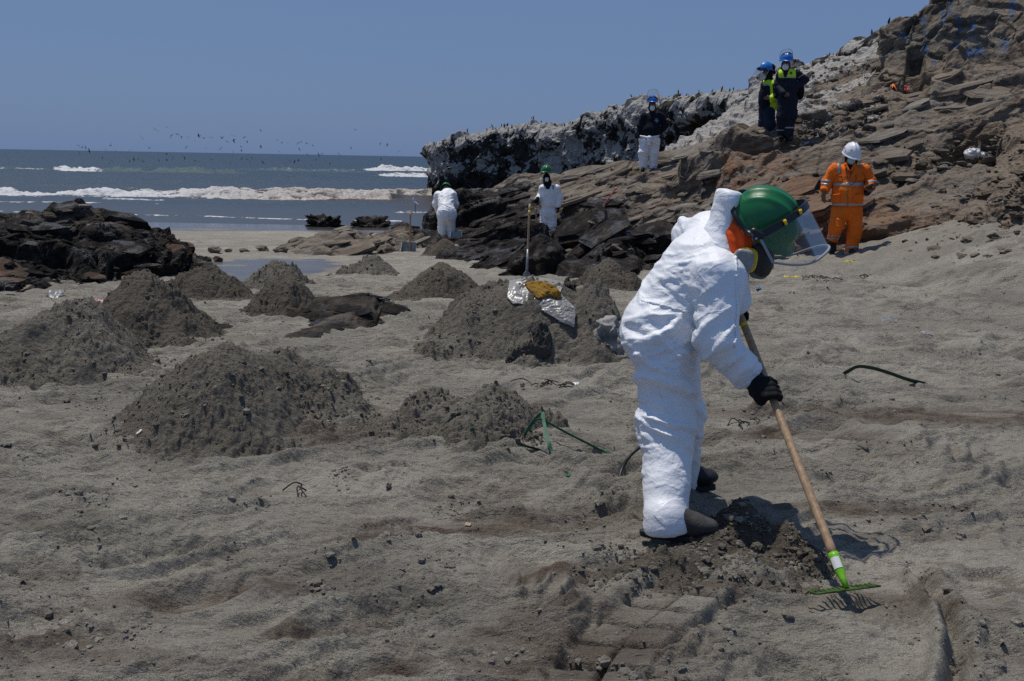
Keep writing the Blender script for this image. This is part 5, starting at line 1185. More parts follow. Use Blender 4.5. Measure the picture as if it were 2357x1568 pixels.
# hood pushed back, standing open behind the helmet
hb = Body(); hA, hBt = P1(1682, 440, 4.10), P1(1666, 548, 4.10)
hb.cone(P1(1678, 440, 4.10), P1(1668, 500, 4.10), .050, .042, .03, (lat, 2.3)).cone(P1(1668, 500, 4.10), P1(1655, 552, 4.10), .044, .050, .03, (lat, 2.1)).cone(P1(1655, 552, 4.10), P1(1668, 600, 4.07), .052, .050, .04, (lat, 1.8)).cone(P1(1660, 548, 4.10), P1(1640, 580, 4.12), .06, .09, .04, (lat, 1.4)).cone(P1(1668, 590, 4.02), P1(1684, 625, 4.03), .045, .045, .05)
hb.cut(P1(1682, 440, 4.10), (.15, 0, 1), .3); V, F = hb.mesh(.0078); V = smooth_mesh(V, F, 6); N = vnormals(V, F); V = V + N * (folds(V, N, [(hBt, .12, (.3, 0, 1), .6)], .016, .006, 3))[:, None]; part('hood', raw_mesh('hood', V, F, M_TYVEK), w)
# head, body skin, orange hood cloth, respirator
HC_ = P1(1738, 535, 4.05); TU = unit((.52, 0, .855)); TF = unit((.855, -.03, -.52)); hr_v, hf_v, hu_v = frame(TU, TF)
sk = Body(); head_body(sk, HC_ - hu_v * .02, TU, TF); sk.cone(HC_ - hu_v * .05, neck, .06, .065, .03).cone(neck, pel, .07, .09, .05)
for a_, b_, c_ in ((hipR, kneeR, ankR), (hipL, kneeL, ankL)): sk.cone(pel, a_, .08, .07, .04).chain([a_, b_, c_], [.075, .055, .045], .04)
for a_, b_, c_ in ((shR, elR, wrR), (shL, elL, wrL)): sk.cone(neck, a_, .06, .05, .04).chain([a_, b_, c_], [.048, .040, .030], .03)
V, F = sk.mesh(.0125); part('body', raw_mesh('body', V, F, M_SKIN), w)
oh = Body(); Rm = np.stack((hr_v, hf_v, hu_v), 1)
oh.ell(P1(1716, 512, 4.07), (.080, .085, .092), .02, Rm).cone(P1(1706, 530, 4.07), P1(1698, 600, 4.06), .080, .074, .05).cone(P1(1700, 560, 4.03), P1(1703, 612, 4.01), .07, .055, .04).cut(P1(1728, 540, 4.05), (.93, 0, -.30))
V, F = oh.mesh(.007); N = vnormals(V, F); V = V + N * folds(V, N, [(P1(1700, 560, 4.0), .12, (1, 0, .4), .8)], .014, .004, 5)[:, None]; part('orange_hood', raw_mesh('orange_hood', V, F, M_ORHOOD), w)
mk = Body(); mc = P1(1750, 600, 4.05); mk.ell(mc, (.060, .052, .055), .02, Rm).cone(mc, mc + hf_v * .030 - hu_v * .025, .040, .032, .02).ell(P1(1735, 565, 4.05), (.078, .05, .06), .04, Rm).ell(HC_ + hf_v * .075 - hu_v * .0, (.072, .035, .05), .02, Rm).ell(HC_ + hf_v * .06 - hu_v * .08, (.066, .06, .045), .03, Rm)
V, F = mk.mesh(.006); rsp = part('respirator', raw_mesh('respirator', V, F, M_RUBBER), w)
def disc(c, n, r1, r2, h_, seg=36, pw=3.0):
    r, f, u = frame(n, (0.12, 0, 1)) if abs(unit(n)[2]) < .9 else frame(n, (1, 0, 0)); V = []; prof = ((.0, 1.0), (.5, 1.0), (.8, .97), (.95, .88), (1.0, .74), (1.0, .0))
    for z, k in prof:
        for i in range(seg):
            a = 2 * math.pi * i / seg; ca, sa_ = math.cos(a), math.sin(a); q = (abs(ca) ** pw + abs(sa_) ** pw) ** (-1 / pw); V.append(c + (r * ca * r1 + f * sa_ * r2) * q * k + u * h_ * z)
    F = [tuple(q) for q in grid_faces(len(prof), seg, True)] + [tuple(range(seg))[::-1]]
    return np.array(V), F
M_FILTER = simple('grey filter plastic', (0.27, 0.255, 0.235), .32, .5, 0, None, .25, 18)
def filt(c, n, s=1.0):
    V, F = disc(c, n, .041 * s, .047 * s, .034 * s); flt = part('filter', raw_mesh('filter', V, F, M_FILTER), rsp)
    return flt
fc = P1(1711, 600, 3.93); filt(fc, (-.25, -1, .05))
V, F = disc(fc + np.array((.018, .030, .0)), (-.1, -1, .05), .043, .050, .022); part('filter_ring', raw_mesh('filter_ring', V, F, M_YELLOW), rsp)
fc2 = mc - hr_v * .0 + hf_v * .02 + np.array((.005, .10, -.03)); filt(fc2, (.3, 1, -.1)); fc3 = P1(1758, 613, 4.10); V, F = disc(fc3, (.2, .2, -1), .028, .04, .016); part('filter_ring', raw_mesh('filter_ring', V, F, M_YELLOW), rsp)
# hard hat with visor
TUH = unit((.50, -.60, .63)); TFH = unit((.80, -.02, -.60)); HR, HF, HU = frame(TUH, TFH); HH = P1(1756, 512, 4.05); V, F = helmet_mesh(HH, TUH, TFH, 1.06, True, .022); hel = part('helmet', raw_mesh('helmet', V, F, M_HATG), w)
hinge = P1(1722, 533, 4.05) * np.array((1, 0, 1)) + np.array((0, HH[1], 0)); dband = unit((.87, 0, .49)); eband = unit((.50, 0, -.866))
top, bott = visor_parts(w, hel, hinge + dband * .0, np.array((0, 1.0, 0)), dband, eband, .256, .178, .205, M_VISOR, M_GREYP, M_BLACKP, 48, .0058, .030, .40)
for k_ in (0, 1):
    c0 = top[6 + k_ * 6]; n0 = np.array((0, -1.0, 0)); tv, tf = tube([c0 + np.array((0, -.012, .006)), c0 + np.array((.004 + .006 * (1 - k_), -.013, -.014))], .0062, 10); part('ear_plug', raw_mesh('ear_plug', tv, tf, M_YELLOW), hel)
lb = top[22] + (top[22] - hinge) * .02; 
sq = [top[19] * 1.0, top[23] * 1.0]; nv_ = np.array((0.06, -.016, .0))
# strap round the back of the helmet, hinge block
st_ = [hinge + np.array((.0, -.148, .0)), HH + HR * .130 - HF * .05 - HU * .002, HH + HR * .090 - HF * .125 - HU * .002, HH - HF * .162 - HU * .002, HH - HR * .090 - HF * .125 - HU * .002, HH - HR * .130 - HF * .04 - HU * .002]
if HR[1] > 0: st_ = [st_[0]] + st_[:0:-1]
rv, rf = ribbon(spline(st_, 40), .020, .006, hu_v); part('helmet_strap', raw_mesh('helmet_strap', rv, rf, M_BLACKP), hel)
hk = Body().cone(hinge + np.array((-.018, -0.174, .012)), hinge + np.array((.012, -0.176, -.004)), .016, .016, .004).cone(hinge + np.array((-.012, -0.178, -.014)), hinge + np.array((-.012, -0.170, -.014)), .014, .014, .004); V, F = hk.mesh(.005); part('visor_hinge', raw_mesh('visor_hinge', V, F, M_BLACKP), hel)
V, F = disc(hinge + np.array((-.012, -0.190, -.014)), (0, -1, 0), .005, .005, .004, 12, 2); part('hinge_screw', raw_mesh('hinge_screw', V, F, M_STEEL), hel)
# tool: handle passes through both hands
H_top = P1(1690, 690, 4.17)
for Y_ in np.arange(3.7, 3.0, -.01):
    H_bot = P1(1920, 1281, Y_); q = H_bot + unit(H_bot - H_top) * .125
    if q[2] > surface_z(q[0], q[1])[0] + .055: break
hax = None; hax = unit(H_bot - H_top); on_h = lambda t: H_top + (H_bot - H_top) * t
def t_at_row(py):
    best = min(np.linspace(0, 1, 400), key=lambda t: abs(row_of(on_h(t)) - py)); return best
def row_of(q): pr = np.asarray(q) - np.array((0, 0, CAM_Z)); return H0 / 2 - FPX * (pr @ _u) / (pr @ _f)
gR = on_h(t_at_row(905)); gL = on_h(.05)
gb = grip(gR, -hax, wrR - gR + np.array((-.02, .01, .03)), .0155, 1.12, 1); gb.cone(gR + unit(wrR - gR) * .055, wrR + np.array((.004, 0, .002)), .040, .046, .025); V, F = gb.mesh(.0042); V = smooth_mesh(V, F, 1, .4); part('glove', raw_mesh('glove', V, F, M_GLOVE), w)
gb = grip(gL, -hax, np.array((-.6, .35, .1)), .0155, 1.1, -1); gb.cone(gL + unit(wrL - gL) * .03, wrL, .038, .040, .02); V, F = gb.mesh(.006); part('glove', raw_mesh('glove', V, F, M_GLOVE), w)
boot_mesh(w, np.array((P1(1541, 1200, YF)[0], YF + .015, footR[2] + .098)), (1, -.14, -.03), .98, M_BOOT, M_SOLE, shaft=.0)
bz_ = surface_z(P1(1600, 1160, 4.36)[0], 4.36)[0]; boot_mesh(w, np.array((P1(1553, 1110, 4.36)[0], 4.36, bz_ + .103)), (1, -.05, 0), 1.0, M_BOOTB, M_SOLE, shaft=.03)

rake = thing('rake', 'long handled rake with lime green head held by the stooping worker', 'rake', H_bot)
tt = np.linspace(0, 1, 30); tv, tf = tube([H_top + (H_bot - H_top) * t for t in tt], np.interp(tt, (0, .03, .97, 1), (.012, .0152, .0160, .0165)), 14); part('handle', raw_mesh('handle', tv, tf, M_WOOD), rake)
a_ = on_h(t_at_row(750)); tv, tf = tube([a_ - hax * .009, a_ + hax * .009], .0162, 14); part('tape', raw_mesh('tape', tv, tf, M_YELLOW), rake)
tv, tf = tube([H_bot - hax * .012, H_bot, H_bot + hax * .055, H_bot + hax * .085, H_bot + hax * .118], (.0185, .0195, .018, .0115, .0095), 14); part('socket', raw_mesh('socket', tv, tf, M_LIME), rake)
hd = H_bot + hax * .125; e1, e2 = P1(1848, 1357, Y_ - .13), P1(2010, 1337, Y_ + .03); bx_ = unit(e2 - e1); L_ = .150
rv, rf = ribbon([hd - bx_ * L_, hd - bx_ * .05, hd, hd + bx_ * .05, hd + bx_ * L_], .026, .006, np.array((.25, -.9, .3))); M_LIMED = simple('soiled shaded lime green paint', (0.045, 0.085, 0.012), .6, .3, 0, (60, .6, .004), .6, 30); part('head_bar', raw_mesh('head_bar', rv, rf, M_LIMED), rake)  # darker green holds both the dirt and the painted shade of the head
for i in range(14):
    b0 = hd + bx_ * (-L_ + .006 + i * (2 * L_ - .012) / 13); tv, tf = tube([b0, b0 + np.array((-.016, .028, -.004)), b0 + np.array((-.022, .042, -.024))], (.0042, .0038, .0022), 6); part('tine', raw_mesh('tine', tv, tf, M_LIMED), rake)
nq = unit(np.array((-.3, -1, .25)) - hax * (np.array((-.3, -1, .25)) @ hax)); sd_ = np.cross(hax, nq); c0 = H_bot + hax * .030; sv = []
for i in range(7):
    a = -.85 + 1.7 * i / 6
    for z in (-.021, .021): sv.append(c0 + hax * z + .0197 * (nq * math.cos(a) + sd_ * math.sin(a)))
part('sticker', raw_mesh('sticker', np.array(sv), [(2 * i, 2 * i + 1, 2 * i + 3, 2 * i + 2) for i in range(6)], M_PAPER), rake)
# ---------------------------------------------------------------- other people
def torso_prims(B, sh1, sh2, waist, hip, rc, rw, rh, fwd, neck=None, deep=.68, belly=None, k=.06):
    """trunk wider than deep between two shoulders and the hips"""
    mid = (np.asarray(sh1) + sh2) / 2; dn = unit(np.asarray(waist) - mid); c = mid + dn * .13; lat = unit(np.asarray(sh2) - sh1); R = np.stack((lat, unit(np.cross(dn, lat)), dn), 1)
    B.ell(c + dn * .03, (rc, rc * deep, .21), k, R); B.ell(np.asarray(waist), (rw, rw * (deep + .10), .17), k, R); B.ell(np.asarray(hip), (rh, rh * (deep + .06), .14), k, R); B.cone(mid + dn * .045, mid + dn * .045, rc * .55, rc * .55, .06)
    for s_ in (sh1, sh2): B.cone(mid + dn * .03, s_, .085, .075, .05)
    if neck is not None: B.cone(mid, neck, .085, .062, .04)
    if belly is not None: B.ell(np.asarray(waist) + unit(fwd) * belly, (rw * .85, rw * .7, .16), .08, R)
def skin_body(par, j, up, fwd, h=.014, hands=(), matl=None):
    B = Body(); head_body(B, j['head'], up, fwd); B.cone(j['head'] - unit(up) * .06, j['neck'], .055, .058, .03)
    mid = (j['s1'] + j['s2']) / 2; B.cone(mid, j['hip'], .085, .085, .05)
    for a, b, c in (('s1', 'e1', 'w1'), ('s2', 'e2', 'w2')): B.cone(mid, j[a], .05, .05, .04).chain([j[a], j[b], j[c]], [.048, .040, .030], .03)
    for a, b, c in (('h1', 'k1', 'a1'), ('h2', 'k2', 'a2')): B.cone(j['hip'], j[a], .07, .07, .04).chain([j[a], j[b], j[c]], [.072, .052, .042], .03)
    V, F = B.mesh(h); Vs, Fs = [V], [F]; n = len(V)
    for hb_ in hands:
        v, f = hb_.mesh(.0062); Vs.append(v); Fs.append(f + n); n += len(v)
    return part('body', raw_mesh('body', np.concatenate(Vs), np.concatenate(Fs), matl or M_SKIN), par)
def cloth(name, par, B, matl, J, h=.013, amp=.014, cr=.006, seed=0, sm_=1):
    V, F = B.mesh(h); V = smooth_mesh(V, F, sm_); N = vnormals(V, F); V = V + N * folds(V, N, J, amp, cr, seed)[:, None]; N = vnormals(V, F)
    return part(name, raw_mesh(name, V, F, matl), par), V, F, N
def hat(par, c, up, fwd, matl, s=1.0):
    V, F = helmet_mesh(c, up, fwd, s); return part('helmet', raw_mesh('helmet', V, F, matl), par)
def half_mask(par, c, fwd, up, matl, s=1.0, name='mask'):
    r, f, u = frame(up, fwd); B = Body().ell(c, np.array((.058, .048, .062)) * s, .01, np.stack((r, f, u), 1)).cone(c + u * .01, c + f * .028 * s, .032 * s, .022 * s, .02); V, F = B.mesh(.008); return part(name, raw_mesh(name, V, F, matl), par)
def neck_cloth(par, c, neck, fwd, up, matl, name='balaclava', full=True, low=.0):
    r, f, u = frame(up, fwd); B = Body().ell(c, (.088, .104, .122), .03, np.stack((r, f, u), 1)).cone(c - u * .08, np.asarray(neck) - u * low, .080, .088, .04)
    if not full: B.cut(c + f * .062, f + u * .05)
    V, F = B.mesh(.010); N = vnormals(V, F); V = V + N * folds(V, N, [(neck, .1, u, .7)], .010, .004, 9)[:, None]; return part(name, raw_mesh(name, V, F, matl), par)
def star(par, c, n, R, matl, name='emblem', arms=6, up=(0, 0, 1)):
    """small stitched badge: a many armed star"""
    r, f, u = frame(n, up); V = [c + u * .004]; m_ = arms * 4
    for i in range(m_):
        a = 2 * math.pi * i / m_; q = (R if i % 4 in (0, 1) else R * .42); V.append(c + (r * math.cos(a) + f * math.sin(a)) * q + u * .004)
    V += [v - u * .006 for v in V[1:]]; F = [(0, 1 + i, 1 + (i + 1) % m_) for i in range(m_)] + [(1 + i, 1 + m_ + i, 1 + m_ + (i + 1) % m_, 1 + (i + 1) % m_) for i in range(m_)]
    return part(name, raw_mesh(name, np.array(V), F, matl, False), par)
def front_of(V, N, px, py, view=True):
    """vertex of a garment nearest to a photo position, facing the viewer"""
    pr = V - np.array((0, 0, CAM_Z)); dd = pr @ _f; qx = W0 / 2 + FPX * (pr @ _r) / dd; qy = H0 / 2 - FPX * (pr @ _u) / dd; ds = (qx - px) ** 2 + (qy - py) ** 2 + np.where(N[:, 1] < -.1, 0, 1e5); i = np.argmin(ds); return V[i], N[i]
def pix(V): pr = V - np.array((0, 0, CAM_Z)); dd = pr @ _f; return W0 / 2 + FPX * (pr @ _r) / dd, H0 / 2 - FPX * (pr @ _u) / dd
FW = np.array((0, -1.0, 0)); UP = np.array((0, 0, 1.0))

# ---- man in orange walking towards the camera
Y = 14.5; A = lambda x, y, dy=0: at(x, y, Y + dy)
g = gpt(1956, 603); w = thing('person', 'person in orange workwear and white hard hat, walking with a phone in hand', 'person', (g[0], Y, at(1956, 603, Y)[2]))
zf = surface_z(A(1956, 603)[0], Y)[0]
j = dict(head=A(1959.5, 367), neck=A(1957, 385), s1=A(1920, 392, .03), e1=A(1904, 421, .06), w1=A(1897, 443, -.02), s2=A(1990, 393, .03), e2=A(2003, 420, .02), w2=A(2001, 433, -.20), hip=A(1950, 480), h1=A(1932, 488), k1=A(1926, 520, -.06), a1=A(1916, 553, .30), h2=A(1966, 488), k2=A(1968, 530, -.05), a2=A(1956, 588, -.02))
hnd1 = open_hand(j['w1'], A(1894, 468) - j['w1'], (-1, -.5, 0), 1.0, 1, .30)
ph_c = A(2006, 427, -.30); hnd2 = grip(ph_c + np.array((-.02, .01, -.03)), (.75, -.2, .5), (-.2, .5, -.8), .022, 1.0, 1)
skin_body(w, j, UP * .97 + FW * .22, FW * .95 - UP * .25, .013, (hnd1, hnd2))
B = Body(); B.chain([j['h1'], j['k1'], A(1917, 549, .26)], [.118, .098, .080], .04).chain([j['h2'], j['k2'], A(1957, 588, -.02)], [.118, .098, .086], .04).ell(A(1950, 483), (.185, .15, .13), .06).cut(A(1916, 553, .28), (-.2, .3, -1), .12).cut(A(1957, 594, -.02), (0, 0, -1), .15)
J = [(j['k1'], .14, (.2, 0, 1), 1.2), (j['k2'], .16, (.2, 0, 1), .9), (A(1950, 500), .14, (.5, 0, 1), 1.0), (A(1958, 585), .10, (0, 0, 1), 1.1), (A(1919, 545, .2), .1, (0, 0, 1), .8)]
_, V, F, N = cloth('trousers', w, B, M_ORANGE, J, .011, .018, .006, 21)
qx, qy = pix(V)
for (a, b, s_) in ((566, 573, 1), (580, 587, 1), (541, 544.5, 0), (547.5, 551, 0)):
    mk_ = (qy > a + (0 if s_ else 0)) & (qy < b) & ((qx > 1938) if s_ else (qx < 1938)); add_patch('reflective_band', w, V, F, N, mk_, .006, M_REFL)
pk_ = (qx > 1921) & (qx < 1941) & (qy > 502) & (qy < 524) & (N[:, 1] < 0); add_patch('pocket', w, V, F, N, pk_, .010, M_ORANGE)
B = Body(); torso_prims(B, j['s1'], j['s2'], A(1950, 445), A(1950, 466), .205, .200, .205, FW, A(1957, 384), .68, .03); B.chain([j['s1'], j['e1'], A(1898, 440, -.01)], [.088, .074, .066], .035).chain([j['s2'], j['e2'], A(2002, 430, -.16)], [.088, .074, .066], .035)
B.cut(A(1897.5, 441, -.01), j['w1'] - j['e1'], .085).cut(A(1950, 476), (0, 0, -1), .3)
J = [(j['e1'], .12, (.2, 0, 1), 1.0), (j['e2'], .12, (.2, .3, 1), 1.0), (A(1950, 450), .16, (.3, 0, 1), .5), (j['s1'], .12, (.7, 0, .6), .5), (j['s2'], .12, (.7, 0, .6), .5)]
_, V, F, N = cloth('jacket', w, B, M_ORANGE, J, .011, .014, .005, 23); qx, qy = pix(V); fr = N[:, 1] < .35
body_x = (qx > 1914.5) & (qx < 1991.5) & ~((qx < 1916.5) & (qy > 400)) & ~((qx > 1985.5) & (qy > 398)); vest = body_x & (qy > 370) & (qy < 474) & ~((np.abs(qx - 1957) < (403 - qy) * .36) & (qy < 403) & (N[:, 1] < 0))
vo = add_patch('vest', w, V, F, N, vest, .016, M_ORANGE)
add_patch('reflective_band', w, V, F, N, vest & (qy > 421) & (qy < 429.5), .021, M_REFL); add_patch('reflective_band', w, V, F, N, vest & (qy > 467) & (qy < 473.5), .021, M_REFL)
add_patch('reflective_band', w, V, F, N, vest & fr & (qx > 1926.5) & (qx < 1934.5) & (qy < 400.5), .021, M_REFL); add_patch('reflective_band', w, V, F, N, vest & fr & (qx > 1978) & (qx < 1985) & (qy < 386), .021, M_REFL)
add_patch('reflective_band', w, V, F, N, (qx < 1913) & (qy > 414) & (qy < 419), .006, M_REFL); add_patch('reflective_band', w, V, F, N, (qx < 1911) & (qy > 421.5) & (qy < 426.5), .006, M_REFL); add_patch('reflective_band', w, V, F, N, (qx > 1995) & (qy > 415) & (qy < 420), .006, M_REFL)
for (x0, x1, y0, y1) in ((1920, 1939, 404, 420), (1970, 1987, 404, 418), (1915, 1935, 447, 465), (1962, 1983, 448, 465)):
    pm = vest & fr & (qx > x0) & (qx < x1) & (qy > y0) & (qy < y1); add_patch('pocket', w, V, F, N, pm, .030, M_ORANGE); add_patch('pocket_flap', w, V, F, N, vest & fr & (qx > x0 - .8) & (qx < x1 + .8) & (qy > y0 - 1) & (qy < y0 + 4.2), .036, M_ORANGE)
add_patch('zip', w, V, F, N, vest & (N[:, 1] < 0) & (np.abs(qx - 1950.5) < 1.8) & (qy > 424), .024, simple('brass zip', (.22, .15, .03), .5))
for sx_ in (-1, 1):
    cb = Body().cone(A(1957 + 4 * sx_, 371, .02), A(1957 + 10 * sx_, 379, -.09), .030, .022, .02).cone(A(1957 + 10 * sx_, 379, -.09), A(1957 + 3 * sx_, 392, -.15), .022, .014, .02); v, f = cb.mesh(.008); part('collar', raw_mesh('collar', v, f, M_ORANGE), w)
neck_cloth(w, A(1959, 368, .01), A(1957, 388), FW, UP, M_BLACKCLOTH, 'face_cover', True)
half_mask(w, A(1959.5, 369.5, -.082), FW - UP * .35, UP, M_MASKB, .95)
lan = spline([A(1947, 381, -.10), A(1949, 402, -.17), A(1952, 412, -.175), A(1957, 405, -.17), A(1966, 383, -.10)], 30); tv, tf = tube(lan, .005, 6); part('lanyard', raw_mesh('lanyard', tv, tf, M_BLACKP), w)
cab = spline([A(1949, 412, -.18), A(1953, 423, -.20), A(1963, 424, -.20), A(1970, 414, -.19), A(1969, 402, -.18)], 24); tv, tf = tube(cab, .004, 6); part('cable', raw_mesh('cable', tv, tf, M_BLACKP), w)
hel = hat(w, A(1960.5, 353.5, -.02), UP * .93 + FW * .35, FW - UP * .38, M_HATW, 1.10); star(hel, A(1959, 346.5, -.165), FW + UP * .1, .012, M_BLACKP, 'mark', 5); star(hel, A(1944.5, 341.5, -.07), (-.9, -.4, .3), .013, simple('red print', (.5, .03, .03), .5), 'mark', 5)
boot_mesh(w, A(1914.5, 560.5, .33), (-.12, -.30, -.95), .98, M_BOOTB, M_SOLE, (0, .95, -.30), .009)
boot_mesh(w, (A(1956, 590)[0], Y - .02, zf + .094), (-.08, -1, 0), .98, M_BOOTB, M_SOLE, (0, 0, 1), .009)
phn = link('phone', None); V, F = [], []
r_, f_, u_ = frame((-.25, .55, .8), (.85, -.2, .45)); c_ = ph_c
V = [c_ + r_ * a * .036 + f_ * b * .072 + u_ * d_ * .005 for a in (-1, 1) for b in (-1, 1) for d_ in (-1, 1)]
bpy.data.objects.remove(phn); me = raw_mesh('phone', np.array(V) - c_, [(0, 1, 3, 2), (4, 6, 7, 5), (0, 4, 5, 1), (2, 3, 7, 6), (0, 2, 6, 4), (1, 5, 7, 3)], simple('dark phone glass', (.02, .02, .024), .12, .6), False); tag(link('phone', me, None, c_), 'dark phone held by the person in orange', 'phone')

# ---- two watchers in navy with yellow vests
Y = 20.3; A = lambda x, y, dy=0: at(x, y, Y + dy)
w = thing('person', 'person in navy workwear and yellow vest facing us, hand on hip', 'person', A(1807, 321))
j = dict(head=A(1809, 149.5), neck=A(1811, 163), s1=A(1796.5, 173), e1=A(1791, 196, .05), w1=A(1803, 214, -.18), s2=A(1833, 170), e2=A(1853, 184, .05), w2=A(1836, 200, -.06), hip=A(1813, 229), h1=A(1804, 233), k1=A(1799, 268, -.04), a1=A(1799, 309, .03), h2=A(1822, 233), k2=A(1820, 268, -.05), a2=A(1815, 313, -.05))
skin_body(w, j, UP, FW - UP * .1, .016, (open_hand(j['w1'], (.9, -.2, -.25), (0, -1, .3), .95, 1, .5), open_hand(j['w2'], (-.5, .1, -.8), (.4, -.9, .1), .95, -1, .6)))
B = Body(); B.chain([j['h1'], j['k1'], A(1799, 308, .03)], [.120, .100, .082], .04).chain([j['h2'], j['k2'], A(1815, 312, -.05)], [.120, .104, .088], .04).ell(A(1813, 228), (.185, .14, .14), .06)
J = [(j['k1'], .18, (.2, 0, 1), .9), (j['k2'], .18, (.2, 0, 1), .9), (A(1813, 240), .14, (.5, 0, 1), .8), (A(1815, 308), .1, (0, 0, 1), 1)]
_, V, F, N = cloth('trousers', w, B, M_NAVY, J, .014, .016, .006, 31); qx, qy = pix(V)
add_patch('reflective_band', w, V, F, N, (qx > 1806) & (qy > 291.5) & (qy < 297), .007, M_REFL); add_patch('reflective_band', w, V, F, N, (qx < 1806) & (qy > 298) & (qy < 302), .007, M_REFL); add_patch('pocket', w, V, F, N, (qx > 1822) & (qy > 252) & (qy < 275), .02, M_NAVY)
B = Body(); torso_prims(B, j['s1'], j['s2'], A(1812, 205), A(1813, 218), .195, .175, .175, FW, A(1811, 164), .66); B.chain([j['s1'], j['e1'], j['w1']], [.082, .072, .056], .035).chain([j['s2'], j['e2'], j['w2']], [.085, .074, .056], .035)
J = [(j['e1'], .12, (.2, 0, 1), 1), (j['e2'], .12, (.6, 0, 1), 1), (A(1812, 205), .15, (.3, 0, 1), .6)]
_, V, F, N = cloth('jacket', w, B, M_NAVY, J, .013, .014, .005, 33); qx, qy = pix(V)
vm = (qx > 1791) & (qx < 1833 - (qy - 160) * .12) & (qy > 158) & (qy < 180) & ~((np.abs(qx - 1808) < (180 - qy) * .34 + 1) & (N[:, 1] < 0) & (qy < 178)); add_patch('vest', w, V, F, N, vm & (qx > 1792), .016, M_HIVIS); add_patch('reflective_band', w, V, F, N, (qx > 1793) & (qx < 1830) & (qy > 177.3) & (qy < 181.2) & (N[:, 1] < .3), .020, M_REFL)
add_patch('reflective_band', w, V, F, N, (qx > 1837) & (qy > 168.5) & (np.abs((qy - 174) + (qx - 1846) * .62) < 1.7), .007, M_REFL); add_patch('radio', w, V, F, N, (qx > 1800) & (qx < 1806) & (qy > 178) & (qy < 186) & (N[:, 1] < 0), .05, M_BLACKP)
add_patch('zip', w, V, F, N, (np.abs(qx - 1808) < .7) & (qy > 191) & (qy < 198) & (N[:, 1] < 0), .012, M_REFL)
c_, n_ = front_of(V, N, 1819.5, 169.5); star(w, c_ + n_ * .020, n_, .030, M_NAVY2, 'emblem', 6)
lb_ = add_patch('lettering', w, V, F, N, (np.abs(qx - 1819) < 3.6) & (np.abs(qy - 173.6) < .8) & (N[:, 1] < 0), .021, M_NAVY2)
bg_ = Body().ell(A(1840, 211, .06), (.10, .09, .16), .03).cone(A(1836, 200, .05), A(1841, 222, .06), .07, .06, .03); V, F = bg_.mesh(.014); part('hip_bag', raw_mesh('hip_bag', V, F, M_BLACKCLOTH), w)
neck_cloth(w, A(1809, 150.5, .02), A(1811, 165), FW, UP, M_BLACKCLOTH, 'balaclava', False)
half_mask(w, A(1808, 154.5, -.085), FW - UP * .1, UP, M_MASKW, 1.05)
hel = hat(w, A(1809.5, 139.5, -.01), UP + FW * .08, FW - UP * .1, M_HATB, 1.12)
visor_parts(w, hel, A(1809.5, 137, .02), (1, 0, 0), unit((0, -.75, .66)), unit((0, .55, .83)), .17, .128, .10, M_VISOR2, M_GREYP, M_BLACKP, 30, .004, .028, .4)
for s1 in (0, 1): boot_mesh(w, (A(1799, 311, .03) if s1 == 0 else A(1815, 314.5, -.05)), ((-.25, -1, 0) if s1 == 0 else (.1, -1, 0)), 1.0, M_BOOTB, M_SOLE, (0, 0, 1), .011)
# ---- profile watcher
Y = 20.9; A = lambda x, y, dy=0: at(x, y, Y + dy); LF = np.array((-.92, -.38, 0))
w = thing('person', 'person in navy with yellow vest seen in profile, visor lowered', 'person', A(1764, 322))
j = dict(head=A(1765.5, 171), neck=A(1769, 184), s1=A(1784, 195, -.14), e1=A(1788, 219, -.18), w1=A(1776, 228, -.27), s2=A(1760, 196, .16), e2=A(1757, 220, .2), w2=A(1752, 230, .05), hip=A(1765, 252), h1=A(1770, 256, -.09), k1=A(1773, 284, -.1), a1=A(1770.5, 314, -.08), h2=A(1760, 256, .09), k2=A(1757, 284, .06), a2=A(1758, 314, .08))
hh_ = open_hand(j['w1'], (-.95, -.2, .15), (0, -1, .2), 1.0, 1, .35); skin_body(w, j, UP - LF * .05, LF - UP * .15, .016, (hh_, open_hand(j['w2'], (-.3, -.3, -1), (-1, 0, 0), .95, -1, .5)))
B = Body(); B.chain([j['h1'], j['k1'], j['a1']], [.118, .100, .086], .04).chain([j['h2'], j['k2'], j['a2']], [.118, .100, .086], .04).ell(A(1765, 250), (.17, .16, .13), .06)
_, V, F, N = cloth('trousers', w, B, M_NAVY2, [(j['k1'], .18, (.2, 0, 1), 1), (j['k2'], .18, (.2, 0, 1), 1), (j['hip'], .14, (.4, 0, 1), .8), (j['a1'], .12, (0, 0, 1), 1)], .014, .018, .006, 41)
B = Body(); torso_prims(B, j['s1'], j['s2'], A(1766, 226), A(1766, 242), .195, .175, .180, LF, A(1769, 185), .72); B.chain([j['s1'], j['e1'], j['w1']], [.085, .072, .056], .035).chain([j['s2'], j['e2'], j['w2']], [.08, .07, .056], .035).ell(A(1757, 224, -.1), (.10, .11, .26), .05)
_, V, F, N = cloth('jacket', w, B, M_NAVY, [(j['e1'], .13, (.3, 0, 1), 1), (A(1766, 232), .16, (.2, 0, 1), .6)], .013, .014, .005, 43); qx, qy = pix(V)
vm = (qy > 178) & (qy < 250) & (((qx > 1772) & (qx < 1782 + (qy > 215) * 12) & ((qy < 205) | (qx < 1781) | (qy > 227))) | ((qy < 197) & (qx > 1757) & (qx < 1781))) & ~((qy > 196) & (qy < 226) & (qx > 1780)); add_patch('vest', w, V, F, N, vm, .018, M_HIVIS)
add_patch('reflective_band', w, V, F, N, (qx < 1772) & (qx > 1757) & (qy > 195) & (qy < 199) & (N[:, 1] < 0), .022, M_REFL); add_patch('reflective_band', w, V, F, N, (qx > 1781) & (((qy > 190) & (qy < 193.5)) | ((qy > 199) & (qy < 203.5))), .008, M_REFL)
